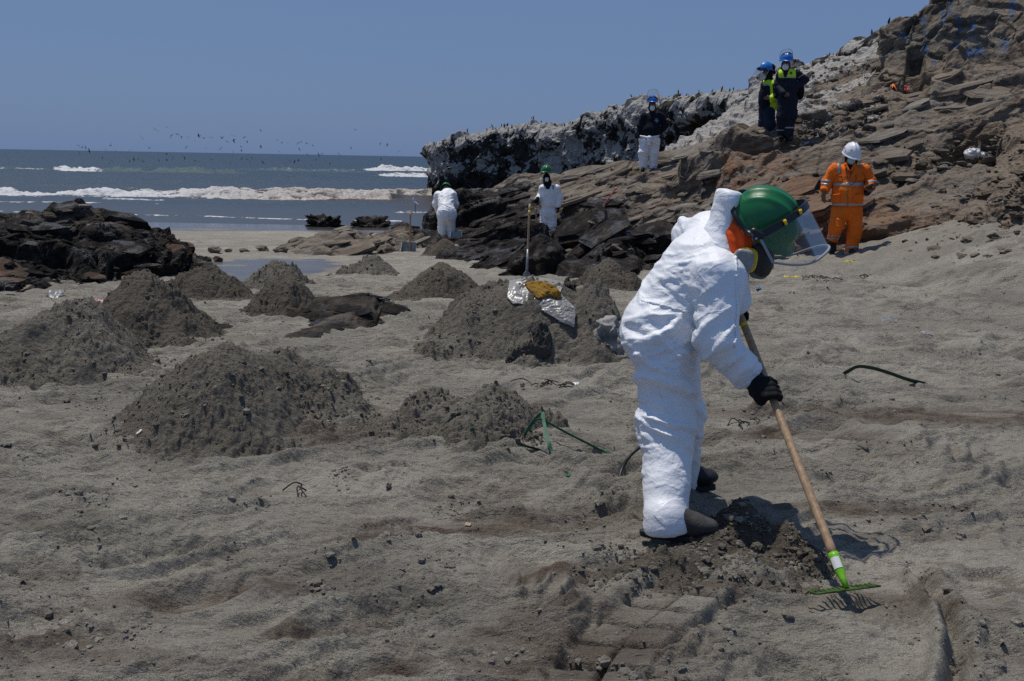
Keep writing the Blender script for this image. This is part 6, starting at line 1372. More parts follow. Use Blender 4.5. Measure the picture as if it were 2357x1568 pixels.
tail = Body().ell(A(1783, 238, -.12), (.11, .10, .115), .04).cone(A(1779, 225, -.1), A(1784, 243, -.12), .06, .09, .04); V, F = tail.mesh(.013); V = V + vnormals(V, F) * folds(V, vnormals(V, F), [], .0, .008, 47)[:, None]; part('vest_tail', raw_mesh('vest_tail', V, F, M_HIVIS), w)
neck_cloth(w, A(1768, 171, 0), A(1770, 186), LF, UP, M_BLACKCLOTH, 'balaclava', False)
half_mask(w, j['head'] + LF * .095 - UP * .055, LF - UP * .1, UP, M_MASKW, 1.1)
hel = hat(w, A(1764, 161, 0), UP - LF * .10, LF + UP * .1, M_HATB, 1.10)
bl_ = Body().ell(A(1775, 156, .02), (.085, .09, .08), .02).cone(A(1772, 158, -.02), A(1783, 168, .02), .06, .03, .03).cone(A(1763, 149.5, -.03), A(1756, 146.5, -.03), .020, .008, .01).cone(A(1769, 150.5, -.03), A(1766, 147, -.03), .022, .010, .01); V, F = bl_.mesh(.011); part('hood', raw_mesh('hood', V, F, M_BLACKCLOTH), w)
visor_parts(w, hel, A(1762, 161.5, 0), (LF[1] * -1, LF[0], 0), unit(LF + UP * .15), unit(LF * .52 - UP * .85), .20, .128, .20, M_VISOR2, M_GREYP, M_BLACKP, 30, .006, .026, .4)
V, F = disc(A(1747, 158.5, -.14), (-.2, -1, 0), .036, .036, .03, 20, 2); part('visor_hinge', raw_mesh('visor_hinge', V, F, M_BLACKP), hel)
for s1 in (0, 1): boot_mesh(w, (j['a1'] if s1 == 0 else j['a2']) + np.array((0, 0, -.02)), LF, 1.0, M_BOOTB, M_SOLE, (0, 0, 1), .011)

# ---- man in navy sweater, white coverall rolled down to the waist
Y = 24.6; A = lambda x, y, dy=0: at(x, y, Y + dy)
w = thing('person', 'person in dark sweater with white coverall rolled down, clear visor raised', 'person', A(1491, 384))
j = dict(head=A(1501.5, 244), neck=A(1500.5, 257), s1=A(1482.5, 268), e1=A(1474, 291, .03), w1=A(1472.5, 312, -.02), s2=A(1520.5, 268), e2=A(1532, 288, .05), w2=A(1521.5, 303, -.02), hip=A(1496, 323), h1=A(1487, 326), k1=A(1481, 352, -.03), a1=A(1480, 385), h2=A(1505, 326), k2=A(1505, 352, -.03), a2=A(1503, 386))
skin_body(w, j, UP, FW, .018, (open_hand(j['w1'], (0, -.2, -1), (-1, -.2, 0), 1.05, 1, .6), open_hand(j['w2'], (-.5, -.1, -.8), (.5, -.8, 0), 1.05, -1, .6)))
B = Body(); B.chain([j['h1'], j['k1'], j['a1'] + UP * .02], [.140, .118, .098], .04).chain([j['h2'], j['k2'], j['a2'] + UP * .02], [.140, .118, .098], .04).ell(A(1496, 323), (.235, .18, .13), .06).cut(A(1496, 313), (0, 0, 1)); B.cone(A(1474, 322, -.05), A(1484, 330, -.05), .05, .06, .04)
J = [(j['k1'], .2, (.3, 0, 1), 1), (j['k2'], .2, (.3, 0, 1), 1), (A(1496, 330, -.1), .2, (.5, 0, 1), 1.1), (j['a1'], .14, (.2, 0, 1), 1), (j['a2'], .14, (.2, 0, 1), 1)]
_, V, F, N = cloth('rolled_coverall', w, B, M_TYVEK, J, .015, .026, .010, 51)
kb = Body().cone(A(1474, 313.5, -.12), A(1494, 318, -.22), .022, .028, .02).cone(A(1494, 318, -.22), A(1516, 313, -.12), .028, .022, .02).cone(A(1495.5, 317, -.22), A(1493.5, 333, -.22), .048, .040, .03); V, F = kb.mesh(.012); N = vnormals(V, F); V = V + N * folds(V, N, [(A(1495, 325, -.2), .12, (.4, 0, 1), 1)], .014, .006, 53)[:, None]; part('tied_sleeves', raw_mesh('tied_sleeves', V, F, M_TYVEK), w)
B = Body(); torso_prims(B, j['s1'], j['s2'], A(1498, 300), A(1497, 311), .215, .225, .215, FW, A(1500.5, 259), .70, .05); B.chain([j['s1'], j['e1'], j['w1']], [.092, .080, .060], .035).chain([j['s2'], j['e2'], j['w2']], [.092, .080, .060], .035)
_, V, F, N = cloth('sweater', w, B, M_SWEATER, [(j['e1'], .12, (.2, 0, 1), 1), (j['e2'], .12, (.5, 0, 1), 1), (A(1498, 302), .16, (.3, 0, 1), .5)], .015, .013, .005, 55)
c_, n_ = front_of(V, N, 1511, 277); star(w, c_ + n_ * .006, n_, .062, simple('pale blue print', (.10, .24, .36), .7), 'emblem', 6)
neck_cloth(w, A(1501.5, 243, .03), A(1500.5, 250), FW, UP, M_BLACKCLOTH, 'hair_cover', False)
half_mask(w, A(1501.5, 249, -.085), FW, UP, M_MASKW, 1.05)
hel = hat(w, A(1502, 234.5), UP, FW, M_HATB, 1.10)
visor_parts(w, hel, A(1502, 233.5, 0), (1, 0, 0), unit((0, -.55, .40)), unit((0, .28, .96)), .155, .132, .20, M_VISOR2, M_GREYP, M_BLACKP, 30, .004, .026, .75)
for s1 in (0, 1): boot_mesh(w, (j['a1'] if s1 == 0 else j['a2']) - UP * .015, ((-.2, -1, 0) if s1 == 0 else (.1, -1, 0)), 1.0, M_BOOTB, M_SOLE, (0, 0, 1), .012)

# ---- white coverall, green hat, black balaclava, leaning on a shovel
Y = 23.5; A = lambda x, y, dy=0: at(x, y, Y + dy); LF2 = unit((-.45, -.9, 0))
w = thing('person', 'person standing in white coverall with black balaclava, gripping a shovel', 'person', A(1261, 550))
j = dict(head=A(1257.5, 411), neck=A(1261, 424), s1=A(1249, 434, .02), e1=A(1243.5, 450, .10), w1=A(1235, 461, -.12), s2=A(1281.5, 434), e2=A(1289, 455, .02), w2=A(1285, 474, -.05), hip=A(1262, 492), h1=A(1255, 496), k1=A(1252, 520, -.02), a1=A(1252, 544), h2=A(1270, 496), k2=A(1270, 520, -.02), a2=A(1269, 544))
skin_body(w, j, UP, LF2, .018)
B = Body(); B.chain([j['h1'], j['k1'], j['a1']], [.120, .104, .090], .04).chain([j['h2'], j['k2'], j['a2']], [.120, .104, .090], .04); torso_prims(B, j['s1'], j['s2'], A(1263, 470), A(1262, 490), .190, .185, .190, FW, A(1262, 427), .70); B.chain([j['s1'], j['e1'], j['w1']], [.086, .070, .056], .035).chain([j['s2'], j['e2'], j['w2']], [.088, .074, .060], .035)
J = [(j['k1'], .2, (.3, 0, 1), 1.1), (j['k2'], .2, (.3, 0, 1), 1.1), (A(1262, 500), .2, (.6, 0, 1), 1.0), (j['e2'], .15, (.2, 0, 1), 1), (A(1263, 468), .15, (.2, 0, 1), .7), (A(1269, 536), .12, (.2, 0, 1), 1), (A(1252, 536), .12, (.2, 0, 1), 1)]
_, V, F, N = cloth('coverall', w, B, M_TYVEK, J, .014, .024, .008, 61); qx, qy = pix(V)
add_patch('chest_badge', w, V, F, N, (qx > 1271) & (qx < 1275.5) & (qy > 427) & (qy < 436) & (N[:, 1] < 0), .010, simple('blue badge', (.04, .16, .34), .5))
neck_cloth(w, A(1258, 411, .0), A(1262, 427), LF2, UP, M_BLACKCLOTH, 'balaclava', True, .02)
bb_ = Body().cone(A(1262, 420, .0), A(1261, 431, -.09), .085, .055, .05); V, F = bb_.mesh(.012); part('neck_cloth', raw_mesh('neck_cloth', V, F, M_BLACKCLOTH), w)
rs_ = Body().ell(j['head'] + LF2 * .085 - UP * .03, (.055, .05, .06), .02); V, F = rs_.mesh(.009); rsp = part('respirator', raw_mesh('respirator', V, F, M_RUBBER), w)
for c0, n0 in ((A(1247.5, 413, -.09), (-.9, -.5, 0)), (A(1258.5, 413.5, -.11), (.35, -.95, -.1))): V, F = disc(c0, n0, .040, .046, .03, 20); part('filter', raw_mesh('filter', V, F, M_MASKW), rsp); V, F = disc(c0 - unit(n0) * .012, n0, .043, .049, .018, 20); part('filter_ring', raw_mesh('filter_ring', V, F, M_YELLOW), rsp)
hel = hat(w, A(1258, 395.5, 0), UP, LF2, M_HATG, 1.14); part('peak_trim', raw_mesh('peak_trim', *ribbon([A(1245, 397.5, -.10), A(1248, 398, -.16), A(1255, 398, -.18), A(1262, 397, -.15)], .03, .012, UP), M_BLACKP), hel)
sh_t, sh_b = A(1232.5, 459, -.16), A(1236, 531, -.10)
gb = grip(sh_t + (sh_b - sh_t) * .06, sh_b - sh_t, (.8, .3, .2), .016, 1.15, 1); gb.cone(sh_t + np.array((.05, .02, .02)), j['w1'], .045, .055, .03); V, F = gb.mesh(.0075); part('glove', raw_mesh('glove', V, F, M_GLOVE), w)
oh_ = open_hand(j['w2'], (0, -.1, -1), (1, -.4, 0), 1.15, -1, .35); oh_.cone(j['w2'] + UP * .03, j['w2'] - UP * .05, .055, .045, .02); V, F = oh_.mesh(.0075); part('glove', raw_mesh('glove', V, F, M_GLOVE), w)
for s1 in (0, 1): boot_mesh(w, (j['a1'] if s1 == 0 else j['a2']) - UP * .02, ((-.5, -1, 0) if s1 == 0 else (-.1, -1, 0)), 1.0, M_BOOTB, M_SOLE, (0, 0, 1), .012)
def pole(name, a, b, r, label, cat, matl=None, tape=None, extra=None):
    t = thing(name, label, cat, b); tv, tf = tube([np.asarray(a) + (np.asarray(b) - a) * q for q in np.linspace(0, 1, 14)], r, 10); part('handle', raw_mesh('handle', tv, tf, matl or M_WOOD), t)
    if tape is not None:
        ax_ = unit(np.asarray(b) - a); c = np.asarray(a) + (np.asarray(b) - a) * tape; tv, tf = tube([c - ax_ * .02, c + ax_ * .02], r * 1.12, 10); part('tape', raw_mesh('tape', tv, tf, M_YELLOW), t)
    return t
M_GREYSTEEL = simple('worn grey steel', (.20, .20, .205), .42, .5, .6, None, .25, 20)
t = pole('shovel', sh_t, sh_b, .019, 'shovel with wooden shaft gripped by the person in balaclava', 'shovel', None, .30)
sp_ = Body().cone(sh_b, sh_b + np.array((.0, 0, -.08)), .022, .03, .02).cone(sh_b + np.array((0, 0, -.08)), sh_b + np.array((.01, -.02, -.26)), .10, .07, .03, (FW, .14)); V, F = sp_.mesh(.01); part('blade', raw_mesh('blade', V, F, M_GREYSTEEL), t)

# ---- stooping worker seen from behind
Y = 25.0; A = lambda x, y, dy=0: at(x, y, Y + dy)
w = thing('person', 'person in white coverall stooping, seen from behind near the surf', 'person', A(1026, 556))
j = dict(head=A(1027, 436, .62), neck=A(1027, 441, .5), s1=A(1009, 450, .40), e1=A(1003, 470, .42), w1=A(1010, 492, .62), s2=A(1042, 450, .40), e2=A(1049, 470, .42), w2=A(1042, 492, .62), hip=A(1028, 494), h1=A(1020, 500), k1=A(1018, 525, .05), a1=A(1016, 550, 0), h2=A(1037, 500), k2=A(1037.5, 525, .10), a2=A(1037, 548, .12))
skin_body(w, j, UP * .4 + np.array((0, .9, 0)), (0, .5, -.86), .018)
B = Body(); B.chain([j['h1'], j['k1'], A(1016, 551)], [.140, .112, .088], .04).chain([j['h2'], j['k2'], A(1037, 549, .12)], [.135, .105, .088], .04).ell(A(1028.5, 494), (.235, .19, .17), .08).cone(A(1028, 488, .03), A(1026, 458, .33), .205, .20, .10, ((0, .7, .7), .85)).chain([j['s1'], j['e1'], j['w1']], [.100, .082, .062], .05).chain([j['s2'], j['e2'], j['w2']], [.100, .082, .062], .05).cone(A(1026, 452, .38), j['s1'], .13, .10, .06).cone(A(1026, 452, .38), j['s2'], .13, .10, .06).ell(A(1031, 441, .46), (.15, .10, .085), .05)
J = [(A(1027, 482, -.1), .16, (.15, 0, 1), 1.2), (A(1028, 505, -.15), .16, (.9, 0, .6), 1), (j['k1'], .2, (.3, 0, 1), .7), (A(1018, 462, .2), .2, (.8, 0, .8), .8), (A(1040, 465, .2), .2, (-.8, 0, .8), .8)]
cloth('coverall', w, B, M_TYVEK, J, .015, .024, .008, 71)
hel = hat(w, A(1026.5, 434.5, .66), UP * .55 + np.array((0, .83, 0)), (0, .55, -.83), M_HATG, 1.12)
for s_ in ('w1', 'w2'): v, f = open_hand(j[s_], (0, .5, -.9), (0, -1, 0), 1.1, 1, .6).mesh(.0085); part('glove', raw_mesh('glove', v, f, M_GLOVE), w)
for s1 in (0, 1): boot_mesh(w, (j['a1'] if s1 == 0 else j['a2']) - UP * .01, ((-.1, 1, 0) if s1 == 0 else (.1, 1, 0)), 1.0, M_BOOTB, M_SOLE, (0, 0, 1), .012)
# ---------------------------------------------------------------- tools standing about
q0 = on_ground(945, 572); Y = 19.6
def pan(t, c, s, matl):
    """scoop: back plate, floor and two side plates"""
    def plate(n, pts):
        P = np.array([c + np.array(p) * s for p in pts]); nn = unit(np.cross(P[1] - P[0], P[2] - P[0])) * .006; V = np.concatenate((P, P - nn)); k = len(P); part(n, raw_mesh(n, V, [tuple(range(k)), tuple(range(2 * k - 1, k - 1, -1))] + [(i, k + i, k + (i + 1) % k, (i + 1) % k) for i in range(k)], matl, False), t)
    plate('back_plate', [(-.14, 0, 0), (.14, 0, 0), (.14, .03, .20), (-.14, .03, .20)]); plate('floor_plate', [(-.14, 0, 0), (-.15, -.16, -.01), (.15, -.16, -.01), (.14, 0, 0)])
    plate('side_plate', [(-.14, 0, 0), (-.14, .03, .20), (-.15, -.16, -.005)]); plate('side_plate', [(.14, 0, 0), (.15, -.16, -.005), (.14, .03, .20)])
bp = at(941, 577, Y); t = pole('shovel', at(944.5, 489, Y + .15), bp + np.array((.02, 0, .03)), .018, 'short handled scoop shovel standing upright with grey box shaped pan', 'shovel'); pan(t, bp + np.array((0, .03, -.04)), 1.0, simple('grey scoop steel', (.25, .26, .27), .55, .4, .3, None, .3, 14))
Y = 13.4; a, b = at(1219, 470, Y + .25), at(1212.5, 628, Y); a = at(1219.5, 470, 13.75); b = at(1212.5, 630, 13.6); t = pole('shovel', a, b, .0155, 'long pale pole with yellow band standing against the black rock', 'shovel', None, .115)
ax_ = unit(b - a); tv, tf = tube([b - ax_ * .33, b - ax_ * .02, b + ax_ * .04], (.018, .020, .016), 10); part('socket', raw_mesh('socket', tv, tf, M_GREYSTEEL), t); bl = Body().cone(b + ax_ * .02, b + ax_ * .16, .055, .07, .02, (FW, .15)); V, F = bl.mesh(.007); part('blade', raw_mesh('blade', V, F, M_GREYSTEEL), t)
a, b = at(1422, 428, 22.6), at(1350, 526, 19.9); t = pole('pole', a, b, .017, 'thin red pole leaning on the layered rock', 'pole', simple('red painted pole', (.16, .012, .014), .5), .06)
bq = at(1050, 551, 24.6); t = thing('dustpan', 'pale blue plastic pan lying beside the stooping worker', 'dustpan', bq); pan(t, bq, .95, simple('pale blue plastic', (.22, .28, .32), .5))
sq_ = on_hill(2163, 440); tv, tf = tube(spline([at(2167, 414, sq_[1] + .45), at(2163, 436, sq_[1] + .2), at(2159.5, 458, sq_[1] - .02)], 12) + np.array((0, -.02, .02)), (.014), 8); tag(link('stick', raw_mesh('stick', tv - sq_, tf, simple('bleached wood', (.42, .39, .34), .8)), None, sq_), 'white bleached stick lying on the dusty slope', 'stick')

# ---------------------------------------------------------------- plastic sheet, rags and sacks
def drape(name, outline, lift, wrinkle, seed, matl, label, cat, n=70, thick=.004, fscale=7.0, hump=0.0, finder=None):
    """sheet lying on the heaps: outline given in photo pixels, laid onto the surface and creased"""
    P = np.array(outline, float); x0, y0 = P.min(0); x1, y1 = P.max(0); nx = n; ny = max(12, int(n * (y1 - y0) / (x1 - x0)))
    gx_, gy_ = np.meshgrid(np.linspace(x0, x1, nx), np.linspace(y0, y1, ny)); gx_, gy_ = gx_.ravel(), gy_.ravel(); ins = np.zeros(len(gx_), bool)
    for i in range(len(P)):
        (xa, ya), (xb, yb) = P[i], P[(i + 1) % len(P)]; c = ((ya > gy_) != (yb > gy_)) & (gx_ < (xb - xa) * (gy_ - ya) / (yb - ya + 1e-9) + xa); ins ^= c
    dedge = np.full(len(gx_), 1e9)
    for i in range(len(P)):
        a, b = P[i], P[(i + 1) % len(P)]; ab = b - a; t_ = np.clip(((gx_ - a[0]) * ab[0] + (gy_ - a[1]) * ab[1]) / (ab @ ab), 0, 1); dedge = np.minimum(dedge, np.hypot(gx_ - a[0] - ab[0] * t_, gy_ - a[1] - ab[1] * t_))
    V = np.array([smooth_surface(a, b) for a, b in zip(gx_, gy_)])
    e = np.clip(dedge / max(6, .16 * (y1 - y0)), 0, 1); wn_ = crease(V * fscale, 900 + seed, 2.0, 1.2) * .8 + crease(V * fscale * 2.3 + 3, 905 + seed, 2.2, 1.3) * .4 + .8 * fbm(V * fscale * .6, 3, 910 + seed)
    V = V + np.array((0, -.45, .9)) * (lift + wrinkle * wn_ * (.35 + .65 * e) + hump * np.sqrt(e))[:, None]
    f = grid_faces(ny, nx); ok = ~np.isnan(V[:, 2]); V = np.nan_to_num(V); f = f[(ins[f].sum(1) >= 3) & ok[f].all(1)]; ed = np.linalg.norm(V[f] - V[np.roll(f, 1, 1)], axis=2).max(1); f = f[ed < .12]; used = np.unique(f); mp = np.full(len(V), -1); mp[used] = np.arange(len(used)); V, f = V[used], mp[f]; N = vnormals(V, f)
    if N[:, 2].mean() < 0: f = f[:, ::-1]; N = -N
    be = np.concatenate([np.stack((f[:, i], f[:, (i + 1) % 4]), 1) for i in range(4)]); _, inv, c = np.unique(np.sort(be, 1), axis=0, return_inverse=True, return_counts=True); be = be[c[inv.ravel()] == 1]; k = len(V)
    Vb = V - N * thick - np.array((0, 0, 1.0)) * 0; FF = np.concatenate((f, f[:, ::-1] + k, np.stack((be[:, 1], be[:, 0], be[:, 0] + k, be[:, 1] + k), 1))); c0 = V.mean(0)
    return tag(link(name, raw_mesh(name, np.concatenate((V, Vb)) - c0, FF, matl, True), None, c0), label, cat)
def smooth_surface(px, py):
    d = at(px, py, 1.0) - np.array((0, 0, CAM_Z)); Y = _SS_Y; X = d[0] * Y; Z = CAM_Z + d[2] * Y
    g = _ss_grid(X, Y); hit = Z <= g; i = np.argmax(hit) if hit.any() else np.argmin(Z - g); q = np.array((X[i], Y[i], g[i] if not hit.any() else Z[i])); return q if hit.any() else q * np.array((1, 1, np.nan))
_SS_Y = np.arange(6.2, 8.75, .006)
_ssg = Grid2(-6.5, 2.5, 5.3, 13.2, .035, lambda q: np.maximum.reduce([base_z(q[:, 0], q[:, 1])] + [base_z(q[:, 0], q[:, 1]) + hp.height(q[:, 0], q[:, 1], False) for hp in HEAPS[:12]])[:, None])
def _ss_grid(X, Y): return _ssg(X, Y)[:, 0]
def mat_plastic(name, col, tr=.25, dirt=.5):
    k = NT(name); p = k.pos(); n = k.noise(p, 8, 6, .65); c = k.mix(k.math('MULTIPLY', k.ramp(n, .45, .75), dirt), col, (0.22, 0.20, 0.17)); k.set('Base Color', c).set('Roughness', .33).set('Specular IOR Level', .5).set('Alpha', 1 - tr); k.set('Normal', k.bump(k.noise(p, 22, 4, .6), .22, .006)); return k.m
M_SHEET = mat_plastic('dirty translucent plastic sheet', (.30, .29, .27), .10)
drape('plastic_sheet', [(1172, 650), (1215, 644), (1262, 646), (1300, 656), (1290, 680), (1326, 718), (1322, 762), (1290, 748), (1246, 720), (1222, 706), (1180, 706), (1166, 690)], .022, .020, 1, M_SHEET, 'dirty white plastic sheet spread on top of the rubbish mound', 'plastic sheet', 110, .003, 4.2)
drape('mustard_cloth', [(1206, 664), (1225, 657), (1250, 658), (1275, 668), (1292, 686), (1290, 699), (1262, 694), (1240, 700), (1225, 686)], .035, .020, 2, mat_cloth('mustard cloth', (.27, .15, .025), .9, .15, 60, .4, (.13, .085, .03)), 'crumpled mustard yellow cloth lying on the plastic sheet', 'cloth', 70, .008, 6, .02)
drape('dark_rag', [(1300, 642), (1335, 640), (1342, 655), (1322, 672), (1296, 664)], .02, .045, 3, mat_cloth('dirty dark rag', (.055, .052, .046), .95, .1), 'small dark rag at the top of the rubbish mound', 'rag', 36, .012, 12, .03)
drape('dark_blanket', [(1222, 770), (1240, 756), (1262, 764), (1272, 790), (1268, 830), (1240, 838), (1200, 836), (1160, 842), (1172, 824), (1205, 805), (1228, 800)], .02, .06, 4, mat_cloth('grey brown blanket', (.070, .066, .058), .95, .1), 'dark wrinkled blanket half buried at the foot of the mound', 'blanket', 60, .012, 9, .05)
def mat_sack():
    k = NT('dirty woven sack'); p = k.pos(); n = k.noise(p, 6, 6, .65); c = k.mix(k.ramp(n, .40, .66), (.29, .28, .26), (.12, .11, .095)); c = k.mix(k.math('MULTIPLY', k.ramp(k.noise(p, 3, 4, .6), .58, .70), .5), c, (.10, .17, .24)); k.set('Base Color', c).set('Roughness', .6); k.set('Normal', k.bump(k.noise(p, 26, 5, .65), .6, .010)); return k.m
sk_c = gpt(1400, 838, .06); B = Body().ell(sk_c + np.array((0, .13, .05)), (.185, .14, .125), .05).ell(sk_c + np.array((.10, .14, .0)), (.13, .12, .10), .06).cone(sk_c + np.array((-.06, .1, .11)), sk_c + np.array((-.02, .10, .17)), .07, .05, .05); V, F = B.mesh(.009); N = vnormals(V, F); d = .045 * crease(V * 5, 931, 2.3, 1.2) + .022 * crease(V * 11, 933, 2.5, 1.2) + .03 * fbm(V * 4, 2, 935); V = V + N * d[:, None]
M_SACK = mat_sack(); tag(link('sack', raw_mesh('sack', V - sk_c, F, M_SACK), None, sk_c), 'stuffed dirty white sack on the sand behind the raking worker', 'sack')
B = Body().ell(sk_c + np.array((.17, .02, -.03)), (.12, .09, .055), .04).ell(sk_c + np.array((.10, -.02, -.05)), (.08, .06, .035), .04); V, F = B.mesh(.008); N = vnormals(V, F); V = V + N * (.025 * crease(V * 11, 937, 2, 1.2) + .02 * fbm(V * 8, 3, 938))[:, None]; tag(link('crumpled_bag', raw_mesh('crumpled_bag', V - sk_c, F, simple('sand coloured bag', (.20, .18, .145), .8, .2, 0, (20, .5, .01), .25, 9)), None, sk_c), 'flat sand coloured bag in front of the stuffed sack', 'bag')
bgc = on_hill(2245, 363); B = Body().ell(bgc + np.array((-.07, -.05, .06)), (.13, .10, .085), .05).ell(bgc + np.array((.10, -.05, .03)), (.13, .09, .05), .05); V, F = B.mesh(.012); N = vnormals(V, F); V = V + N * (.03 * crease(V * 9, 941, 2, 1.2) + .03 * fbm(V * 7, 3, 942))[:, None]; tag(link('plastic_bag', raw_mesh('plastic_bag', V - bgc, F, simple('white plastic bag', (.50, .50, .49), .4)), None, bgc), 'crumpled white plastic bag on the brown slope', 'bag')

# ---------------------------------------------------------------- straps, hose, litter
M_STRAP = simple('green plastic strap', (.020, .115, .062), .6, .3, 0, None, .35, 20); M_STRAP2 = simple('dark green strap', (.014, .040, .026), .5, .4); M_HOSE = simple('black rubber hose', (.012, .012, .013), .5)
def strap(name, pts, wdt, label, matl, cat='strap', th=.0022, side=None, n=60, group=None):
    """pts: photo column, row, height of the strap over the sand"""
    C = []
    for px, py, hgt in pts:
        q = on_surface(px, py) if hgt == 0 else None
        if hgt:
            # point on the ray at that height over the beach
            lo, hi = 2.0, 30.0
            for _ in range(40):
                md = (lo + hi) / 2; c = at(px, py, md)
                if c[2] > surface_z(c[0], c[1])[0] + hgt: lo = md
                else: hi = md
            q = at(px, py, lo)
        C.append(q + np.array((0, 0, .006)))
    L = spline(C, n); V, F = ribbon(L, wdt, th, side if side is not None else (.35, -.5, .8)); c0 = L.mean(0); return tag(link(name, raw_mesh(name, V - c0, F, matl, False), None, c0), label, cat, group)
strap('strap', [(1208, 1012, 0), (1216, 990, .05), (1246, 953, .14), (1252, 975, .12), (1262, 1020, .08), (1276, 1050, .02), (1300, 1085, 0), (1311, 1112, 0)], .017, 'green plastic strap looped upright, running down to its curled end', M_STRAP, n=90, side=(.8, .2, .4))
strap('strap', [(1215, 985, .05), (1238, 968, .11), (1262, 976, .09), (1310, 1002, .06), (1350, 1022, .04), (1385, 1040, .02), (1425, 1062, 0), (1462, 1064, 0)], .014, 'long thin green strap arching from the loop towards the hose', M_STRAP, n=90)
strap('strap', [(1188, 1034, 0), (1212, 1030, .01), (1245, 1040, .015), (1272, 1060, .01), (1290, 1080, 0), (1308, 1105, 0)], .016, 'dark green strap curving flat over the sand under the loop', M_STRAP2)
strap('strap', [(1925, 874, 0), (1950, 858, .05), (1975, 846, .09), (2010, 850, .09), (2050, 862, .07), (2090, 876, .04), (2128, 890, 0)], .026, 'dark green strap arching over the sand right of the worker', M_STRAP2, side=(.1, -.4, .9))
strap('strap', [(1408, 722, 0), (1418, 742, 0), (1420, 758, 0), (1436, 772, 0), (1452, 780, 0)], .018, 'short green strap end beside the stuffed sack', M_STRAP)
strap('strap', [(1008, 1014, 0), (1016, 985, 0), (1036, 965, 0), (1060, 950, 0)], .010, 'faint green strap lying over the heap, long curved one', M_STRAP2)
strap('strap', [(1082, 1004, 0), (1092, 990, .01)], .018, 'short bright strap stub poking from the heap', M_STRAP, n=10)
strap('strap', [(1178, 650, .01), (1195, 645, .02), (1212, 647, .01)], .014, 'pale green strip at the back edge of the plastic sheet', simple('pale green strip', (.20, .42, .22), .5), n=20)
h0, h1 = on_surface(1422, 1122), on_surface(1500, 1075); hp_ = [h1 + np.array((.05, .12, -.02)), h1 + np.array((.0, .03, .10)), at(1470, 1032, 4.66), at(1448, 1052, 4.62), at(1430, 1085, 4.58), h0 + np.array((0, 0, -.02))]
L = spline(hp_, 40); V, F = tube(L, .0085, 10); tag(link('hose', raw_mesh('hose', V - L[0], F, M_HOSE), None, L[0]), 'black rubber hose arching out of the sand behind the worker\'s leg', 'hose')
def scrap(name, px, py, w_, h_, matl, label, cat, seed=0, lift=.006, curl=.3, hill=False):
    q = on_hill(px, py) if hill else on_surface(px, py); s_ = q[1] / FPX; nx, ny = 12, 8; U, Vv = np.meshgrid(np.linspace(-1, 1, nx), np.linspace(-1, 1, ny)); U, Vv = U.ravel(), Vv.ravel(); P = np.stack((U * w_ * s_ / 2, Vv * h_ * s_ * .6, np.zeros(len(U))), 1)
    P[:, :2] *= (1 + .25 * fbm(np.stack((U, Vv), 1) * 1.5 + seed, 2, 950 + seed))[:, None]; P[:, 2] = w_ * s_ * curl * (fbm(np.stack((U, Vv), 1) * 1.4 + seed * 3, 3, 960 + seed) + .25 + .35 * Vv) + lift
    F = grid_faces(ny, nx); N = vnormals(P, F); k = len(P); FF = np.concatenate((F, F[:, ::-1] + k)); return tag(link(name, raw_mesh(name, np.concatenate((P, P - N * .0025)), FF, matl, True), None, q), label, cat)
M_PINK = simple('pink plastic', (.55, .12, .20), .4); M_YEL2 = simple('yellow scrap', (.55, .42, .02), .5); M_ORS = simple('orange scrap', (.75, .16, .02), .6); M_CLEAR = mat_plastic('clear plastic scrap', (.30, .32, .33), .45, .4); M_REDS = simple('red scrap', (.40, .035, .03), .5); M_WEED = simple('dried black weed', (.016, .014, .011), .8); M_WHITE = simple('white plastic scrap', (.62, .63, .63), .35)
scrap('plastic_scrap', 222, 697, 30, 16, M_PINK, 'pink plastic scrap between the two left heaps', 'litter', 1, .03, .35)
scrap('plastic_scrap', 1810, 643, 14, 9, M_YEL2, 'small yellow scrap on the sand behind the visor, left one', 'litter', 2); scrap('plastic_scrap', 1831, 646, 20, 4, M_YEL2, 'thin yellow strip on the sand behind the visor', 'litter', 3); scrap('plastic_scrap', 1955, 607, 30, 4, M_YEL2, 'yellow strip at the boot of the person in orange', 'litter', 4)
scrap('plastic_scrap', 321, 1006, 5, 26, M_WHITE, 'shiny white strip stuck in the largest heap', 'litter', 5, .01, .5); scrap('plastic_scrap', 465, 525, 16, 7, M_REDS, 'red float stranded at the water edge', 'litter', 6)
scrap('orange_cloth', 2060, 207, 18, 9, M_ORS, 'bright orange cloth on the ledge below the cliff', 'cloth', 7, .05, .6, True); scrap('orange_cloth', 2080, 210, 24, 5, M_REDS, 'red and orange rag under the bright cloth', 'cloth', 8, .03, .5, True); scrap('plastic_scrap', 1628, 412, 10, 14, M_ORS, 'orange scrap on the rock near the red pole', 'litter', 9, .03, .6, True)
scrap('plastic_scrap', 2045, 745, 34, 16, M_CLEAR, 'clear plastic scrap on the right side sand', 'litter', 10); scrap('plastic_scrap', 2130, 784, 22, 10, M_CLEAR, 'clear plastic lid right of the worker\'s helmet', 'litter', 11); scrap('plastic_scrap', 1735, 680, 20, 12, M_CLEAR, 'clear crumpled wrapper below the respirator', 'litter', 12); scrap('plastic_scrap', 1745, 678, 12, 6, simple('blue scrap', (.05, .14, .32), .5), 'blue scrap beside the clear wrapper', 'litter', 13)
scrap('plastic_scrap', 1202, 902, 10, 12, M_WEED, 'black scrap upright beside the middle heap', 'litter', 15, .02, .6); scrap('plastic_scrap', 1222, 915, 9, 5, M_WHITE, 'small shiny scrap right of the middle heap', 'litter', 16); scrap('plastic_scrap', 1325, 895, 14, 8, M_WHITE, 'white scrap near the sack', 'litter', 17)
